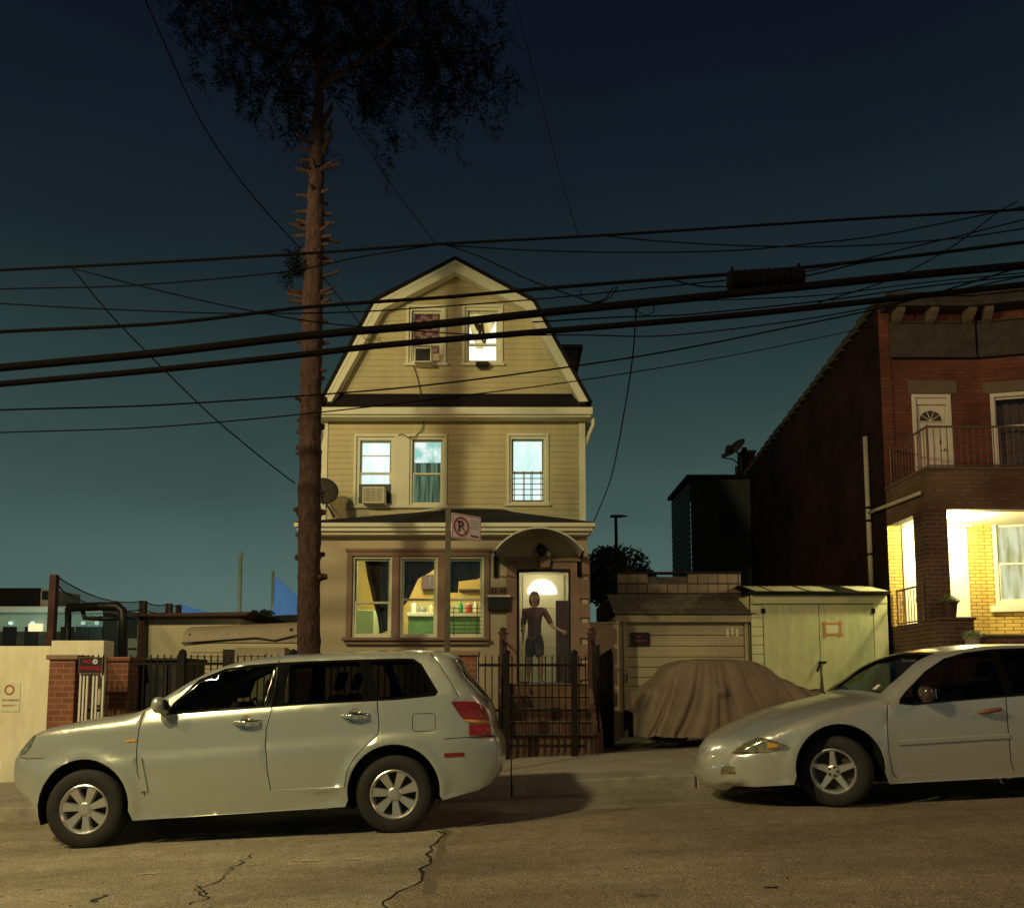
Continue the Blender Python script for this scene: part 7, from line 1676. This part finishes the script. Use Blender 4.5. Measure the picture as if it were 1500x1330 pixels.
for s in (-1, 1): door_mirror(sed, mc, hws(mc[0], mc[1]-.05)-.04, mat('dark_mirror_shell', (.06,.035,.025), .22, var=.1, coat=1), s, .95)
seats(sed, 1.35, .30, 1.12, (-.38, .38), M['seat']); seats(sed, 2.25, .32, 1.1, (-.4, .4), M['seat'])
b = MB(); b.prism([(.75, .5), (1.05, .5), (1.02, .86), (.85, .93), (.65, .90)], 'y', -.7, .7); carbuild(b, 'dashboard', [M['seat']], sed, False)
b = MB(); b.tube([(1.15+.06*math.sin(2*math.pi*k/20), .38+.18*math.cos(2*math.pi*k/20), .90+.17*math.sin(2*math.pi*k/20)) for k in range(21)], .014, 6); carbuild(b, 'steering_wheel', [M['plastic']], sed)
b = MB(); wp0 = L(1245, 1026); b.tube([(wp0[0]-.02, -.35, wp0[1]+.06), (wp0[0]+.08, .1, wp0[1]+.085), (wp0[0]+.14, .45, wp0[1]+.075)], .010, 5); carbuild(b, 'wiper', [M['black']], sed)
b = MB(); q = L(1307, 1013); b.quad((q[0]-.01, -.56, q[1]+.02), (q[0]-.01, -.48, q[1]+.02), (q[0]+.04, -.48, q[1]+.06), (q[0]+.04, -.56, q[1]+.06)); carbuild(b, 'windscreen_sticker', [M['signwhite']], sed, False)

for (p0_, p1_) in (((1316, 1088), (1478, 1078)),):
    a_, c_ = L(*p0_), L(*p1_); b = MB(); n_ = 24; v = []
    for k in range(n_+1):
        u = a_[0]+(c_[0]-a_[0])*k/n_; vv_ = a_[1]+(c_[1]-a_[1])*k/n_
        for dv, o_ in ((-.022, .001), (-.016, .012), (.016, .012), (.022, .001)): v.append((u, -(hws(u, vv_+dv)+o_), vv_+dv))
    b.add(v, [(4*k+j, 4*k+j+1, 4*k+5+j, 4*k+4+j) for k in range(n_) for j in range(3)]); carbuild(b, 'side_moulding', [M['silver']], sed)
# ------------------------------------------------------------ car under a cloth cover
YCc = 13.9
cv = thing('covered_car', 'small car under a wrinkled brown cloth cover in front of the garages', 'car', (WX(1055, 1050, YCc), YCc, zg(3.3)+.12))
xs_ = [WX(p, 1020, YCc) for p in (920, 928, 945, 958, 978, 992, 1015, 1060, 1092, 1110, 1130, 1152, 1176, 1196, 1214, 1222)]
zt_s = [WZ(p, YCc) for p in (1040, 1012, 1003, 993, 972, 967.5, 965.5, 965.5, 968, 975, 990, 1003, 1009, 1016, 1030, 1048)]
nx, ny = 220, 90; v = []; hwc = .80; zgr = zg(3.3)+.14
def lerp_t(xs, ys, x):
    for i in range(len(xs)-1):
        if x <= xs[i+1]:
            u = (x-xs[i])/(xs[i+1]-xs[i]); u = u*u*(3-2*u)*.5+u*.5; return ys[i]+(ys[i+1]-ys[i])*u
    return ys[-1]
for i in range(nx+1):
    x = xs_[0]+(xs_[-1]-xs_[0])*i/nx; zt = lerp_t(xs_, zt_s, x); e = min(1, (x-xs_[0])/.3, (xs_[-1]-x)/.35); e = max(0, e); wloc = hwc*(.72+.28*math.sqrt(1-(1-e)**2))
    cab = max(0, min(1, (zt-WZ(1003, YCc))/.3))
    for j in range(ny+1):
        t = -1+2*j/ny; a = abs(t)
        # cross section: flat top, rounded shoulder, then side that flares to hem
        if a < .42: yy = (a/.42)*(wloc*(.66 if cab > .05 else .80)); zz = zt-.03*(a/.42)**2
        else:
            q = (a-.42)/.58; w0 = wloc*(.66+.14*(1-cab)) if cab > .05 else wloc*.80
            zb_ = min(zt-.05, WZ(1022, YCc)); 
            if q < .45: k = q/.45; yy = w0+(wloc-w0)*k**.8; zz = zt-.03-(zt-.03-zb_)*k**1.3
            else: k = (q-.45)/.55; yy = wloc+.05*k; zz = zb_-(zb_-(zgr+.10))*k
        s = 1 if t > 0 else -1
        hang = max(0, (a-.4)/.6)
        xr = (x-(xs_[5]+xs_[9])/2)*(1.0+.55*(zz-zt)); fold = .10*(abs(noise.noise(Vector((xr*3.6, s*2.0, 3.1))))**.7-.35)*hang**.6+.05*(abs(noise.noise(Vector((xr*8.5+zz*.6, s*4, 7.7))))**.6-.4)*hang**.5+.012*math.sin(xr*21+zz*1.2*s)*hang-.030*max(0, 1-abs(noise.noise(Vector((xr*6.5+.5*zz, s*5, 1.7))))*9)*hang**.4
        dz = .05*abs(noise.noise(Vector((xr*4, s, 9))))*hang+noise.noise(Vector((x*3, t*3, 9)))*.022+.012*noise.noise(Vector((x*8+t*6, t*2, 2)))
        # mirror lump
        lump = .11*math.exp(-((x-WX(1040, 1010, YCc))/.10)**2-((zz-WZ(1012, YCc-.8))/.07)**2)
        v.append((x, YCc+s*(yy+fold*1.1+lump), zz+dz))
b = MB(); b.add(v, [(i*(ny+1)+j, i*(ny+1)+j+1, (i+1)*(ny+1)+j+1, (i+1)*(ny+1)+j) for i in range(nx) for j in range(ny)]); b.build('cloth_cover', M['cover'], cv, True)
for s in (0, 1):
    for q in (-1, 1):
        b = MB(); xx = xs_[3]+.15+s*1.95; b.lathe([(0, -.09), (.18, -.09), (.29, -.08), (.29, .08), (.18, .09), (0, .09)], (xx, YCc+q*.62, zg(xx)+.14+.28), 'y', 24); b.build('wheel', M['rubber'], cv, True)

# ================================================================== PERSON behind the storm door
def skin(name, joints, bones, m, parent, sub=2, root=0):
    me = bpy.data.meshes.new(name); me.from_pydata([j[0] for j in joints], bones, []); me.materials.append(m)
    o = bpy.data.objects.new(name, me); C.objects.link(o); o.parent = parent
    o.modifiers.new('skin', 'SKIN'); me.skin_vertices.new() if not me.skin_vertices else None
    for i, j in enumerate(joints):
        r = j[1]; me.skin_vertices[0].data[i].radius = r if isinstance(r, tuple) else (r, r)
    me.skin_vertices[0].data[root].use_root = True; o.modifiers['skin'].use_smooth_shade = True
    s = o.modifiers.new('sub', 'SUBSURF'); s.levels = sub; s.render_levels = sub; return o
HP_ = WX(783, 940, YP+.55); z0 = HD[2]; hgt = WZ(866, YP+.55)-z0
pr = thing('person', 'person in a dark brown top and knee-length shorts behind the glass storm door', 'person', (HP_, YP+.55, z0))
K_ = hgt/1.0
def hp(x, y, z): return (x*K_, y*K_, z*K_)
skinm = mat('warm_skin', (.36,.20,.13), .55, var=.06); shirt = mat('dark_brown_top', (.085,.028,.022), .85, var=.2, vs=10); shorts = mat('dark_shorts', (.075,.04,.032), .9, var=.2, vs=10); hair = mat('dark_brown_hair', (.09,.055,.035), .6, var=.4, vs=30)
J = [(hp(0, 0, .50), (.070*K_, .060*K_)), (hp(0, 0, .58), (.062*K_, .05*K_)), (hp(0, 0, .68), (.075*K_, .055*K_)), (hp(0, 0, .77), (.085*K_, .055*K_)), (hp(0, 0, .82), (.032*K_, .032*K_)), (hp(0, -.005, .86), (.030*K_, .033*K_)),
     (hp(0, -.008, .90), (.042*K_, .05*K_)), (hp(0, -.006, .945), (.046*K_, .055*K_)), (hp(0, 0, .98), (.030*K_, .036*K_)),
     # left in picture arm (hangs)
     (hp(-.10, 0, .785), .034*K_), (hp(-.112, .01, .68), .024*K_), (hp(-.122, -.01, .60), .022*K_), (hp(-.125, -.035, .49), .014*K_), (hp(-.127, -.045, .455), (.020*K_, .010*K_)),
     # right in picture arm reaches to the handle
     (hp(.10, -.005, .785), .034*K_), (hp(.155, -.03, .69), .024*K_), (hp(.185, -.06, .62), .022*K_), (hp(.275, -.12, .565), .014*K_), (hp(.305, -.14, .55), (.019*K_, .010*K_)),
     # legs
     (hp(-.055, 0, .46), .052*K_), (hp(-.06, -.005, .27), .032*K_), (hp(-.062, .01, .17), .031*K_), (hp(-.065, .015, .05), .017*K_), (hp(-.07, -.02, .02), (.02*K_, .016*K_)), (hp(-.078, -.085, .014), (.022*K_, .010*K_)),
     (hp(.055, 0, .46), .052*K_), (hp(.062, -.01, .27), .032*K_), (hp(.066, .0, .17), .031*K_), (hp(.07, .01, .05), .017*K_), (hp(.078, -.025, .02), (.02*K_, .016*K_)), (hp(.09, -.085, .014), (.022*K_, .010*K_))]
B = [(0,1), (1,2), (2,3), (3,4), (4,5), (5,6), (6,7), (7,8), (3,9), (9,10), (10,11), (11,12), (12,13), (3,14), (14,15), (15,16), (16,17), (17,18), (0,19), (19,20), (20,21), (21,22), (22,23), (23,24), (0,25), (25,26), (26,27), (27,28), (28,29), (29,30)]
def fingers(wr, hand, dirn, side, curl):
    """append five short chains at hand index"""
    d = Vector(dirn).normalized(); sd = Vector(side).normalized(); nn = d.cross(sd); h = Vector(J[hand][0])
    for i, (o_, ln) in enumerate(((-.016, .034), (-.0055, .04), (.0055, .038), (.016, .03))):
        p = h+sd*o_*K_+d*.012*K_; a = len(J); J.append((tuple(p), .0062*K_)); p2 = p+d*ln*K_*.55+nn*curl*.006*K_; J.append((tuple(p2), .0055*K_)); p3 = p2+(d*.8+nn*curl).normalized()*ln*.45*K_; J.append((tuple(p3), .0042*K_)); B.extend([(hand, a), (a, a+1), (a+1, a+2)])
    a = len(J); p = h+sd*-.016*K_-d*.008*K_; J.append((tuple(p), .0070*K_)); J.append((tuple(p+(sd*-.8+d*.6).normalized()*.028*K_), .0055*K_)); B.extend([(hand, a), (a, a+1)])
fingers(12, 13, (-.01, -.08, -1), (.1, -1, 0), .6); fingers(17, 18, (.8, -.5, -.3), (.1, 0, 1), -.8)
skin('body', J, B, skinm, pr)
sh = [(hp(0, 0, .43), (.094*K_, .076*K_)), (hp(0, 0, .60), (.075*K_, .058*K_)), (hp(0, 0, .69), (.085*K_, .062*K_)), (hp(0, 0, .775), (.095*K_, .06*K_)), (hp(0, 0, .82), (.042*K_, .04*K_)),
      (hp(-.105, 0, .785), .042*K_), (hp(-.113, .01, .68), .034*K_), (hp(-.121, -.005, .62), .030*K_), (hp(.105, -.005, .785), .042*K_), (hp(.156, -.03, .69), .034*K_), (hp(.18, -.055, .635), .030*K_)]
skin('top', sh, [(0,1), (1,2), (2,3), (3,4), (3,5), (5,6), (6,7), (3,8), (8,9), (9,10)], shirt, pr)
so = [(hp(0, 0, .56), (.080*K_, .060*K_)), (hp(-.046, 0, .44), .066*K_), (hp(-.052, -.005, .27), .052*K_), (hp(.046, 0, .44), .066*K_), (hp(.053, -.008, .27), .052*K_)]
skin('shorts', so, [(0,1), (1,2), (0,3), (3,4)], shorts, pr)
b = MB(); hc = Vector(hp(0, .004, .948))
for j in range(15):
    for i in range(24):
        th = math.pi*j/14; ph = 2*math.pi*i/24; d = Vector((math.sin(th)*math.cos(ph), math.sin(th)*math.sin(ph), math.cos(th))); r = Vector((.053*d.x, .066*d.y, .062*d.z))*K_
        if d.y < -.25 and d.z < .35: r = r*.70
        if d.z < -.1 and d.y > -.3: r.z *= 2.1; r.x *= 1.12+.25*min(1, -d.z)
        b.v.append(tuple(hc+r*(1+.05*noise.noise(d*6))))
for j in range(14):
    for i in range(24): b.f.append((j*24+i, j*24+(i+1) % 24, (j+1)*24+(i+1) % 24, (j+1)*24+i)); b.m.append(0)
b.build('hair', hair, pr, True, local=True)
b = MB(); b.prism([(-.006*K_, .915*K_), (.006*K_, .915*K_), (.003*K_, .94*K_), (-.003*K_, .94*K_)], 'y', -.066*K_, -.045*K_); b.build('nose', skinm, pr, local=True)
for s in (-1, 1):
    b = MB(); b.lathe([(0, -.006*K_), (.006*K_, -.003*K_), (.007*K_, 0)], hp(s*.018, -.052, .940), 'y', 10); b.build('eye', M['black'], pr, local=True)
b = MB(); b.tube([hp(-.013, -.050, .896), hp(0, -.054, .894), hp(.013, -.050, .896)], .0028*K_, 6); b.build('mouth', mat('lip_red', (.3,.1,.08), .5, var=0), pr, local=True)

# fallen leaves and grit along the gutter
M['leaflitter'] = mat('dry_leaf_litter', (.30,.22,.10), .9, var=.5, vs=20)
r2 = random.Random(77); b = MB()
for i in range(520):
    x = r2.uniform(-9, 9); y = 9.33-abs(r2.gauss(0, .16)) if i < 330 else r2.uniform(5, 9.2); z = zg(x)+.006; s = r2.uniform(.008, .028); a = r2.uniform(0, 6.28)
    pts = [(x+s*math.cos(a+k*1.57)*(1 if k % 2 else .5), y+s*math.sin(a+k*1.57)*(1 if k % 2 else .5), z+r2.uniform(0, .010)) for k in range(4)]
    b.add(pts, [(0, 1, 2, 3)])
struct(b.build('fallen_leaves', M['leaflitter']), 'stuff')
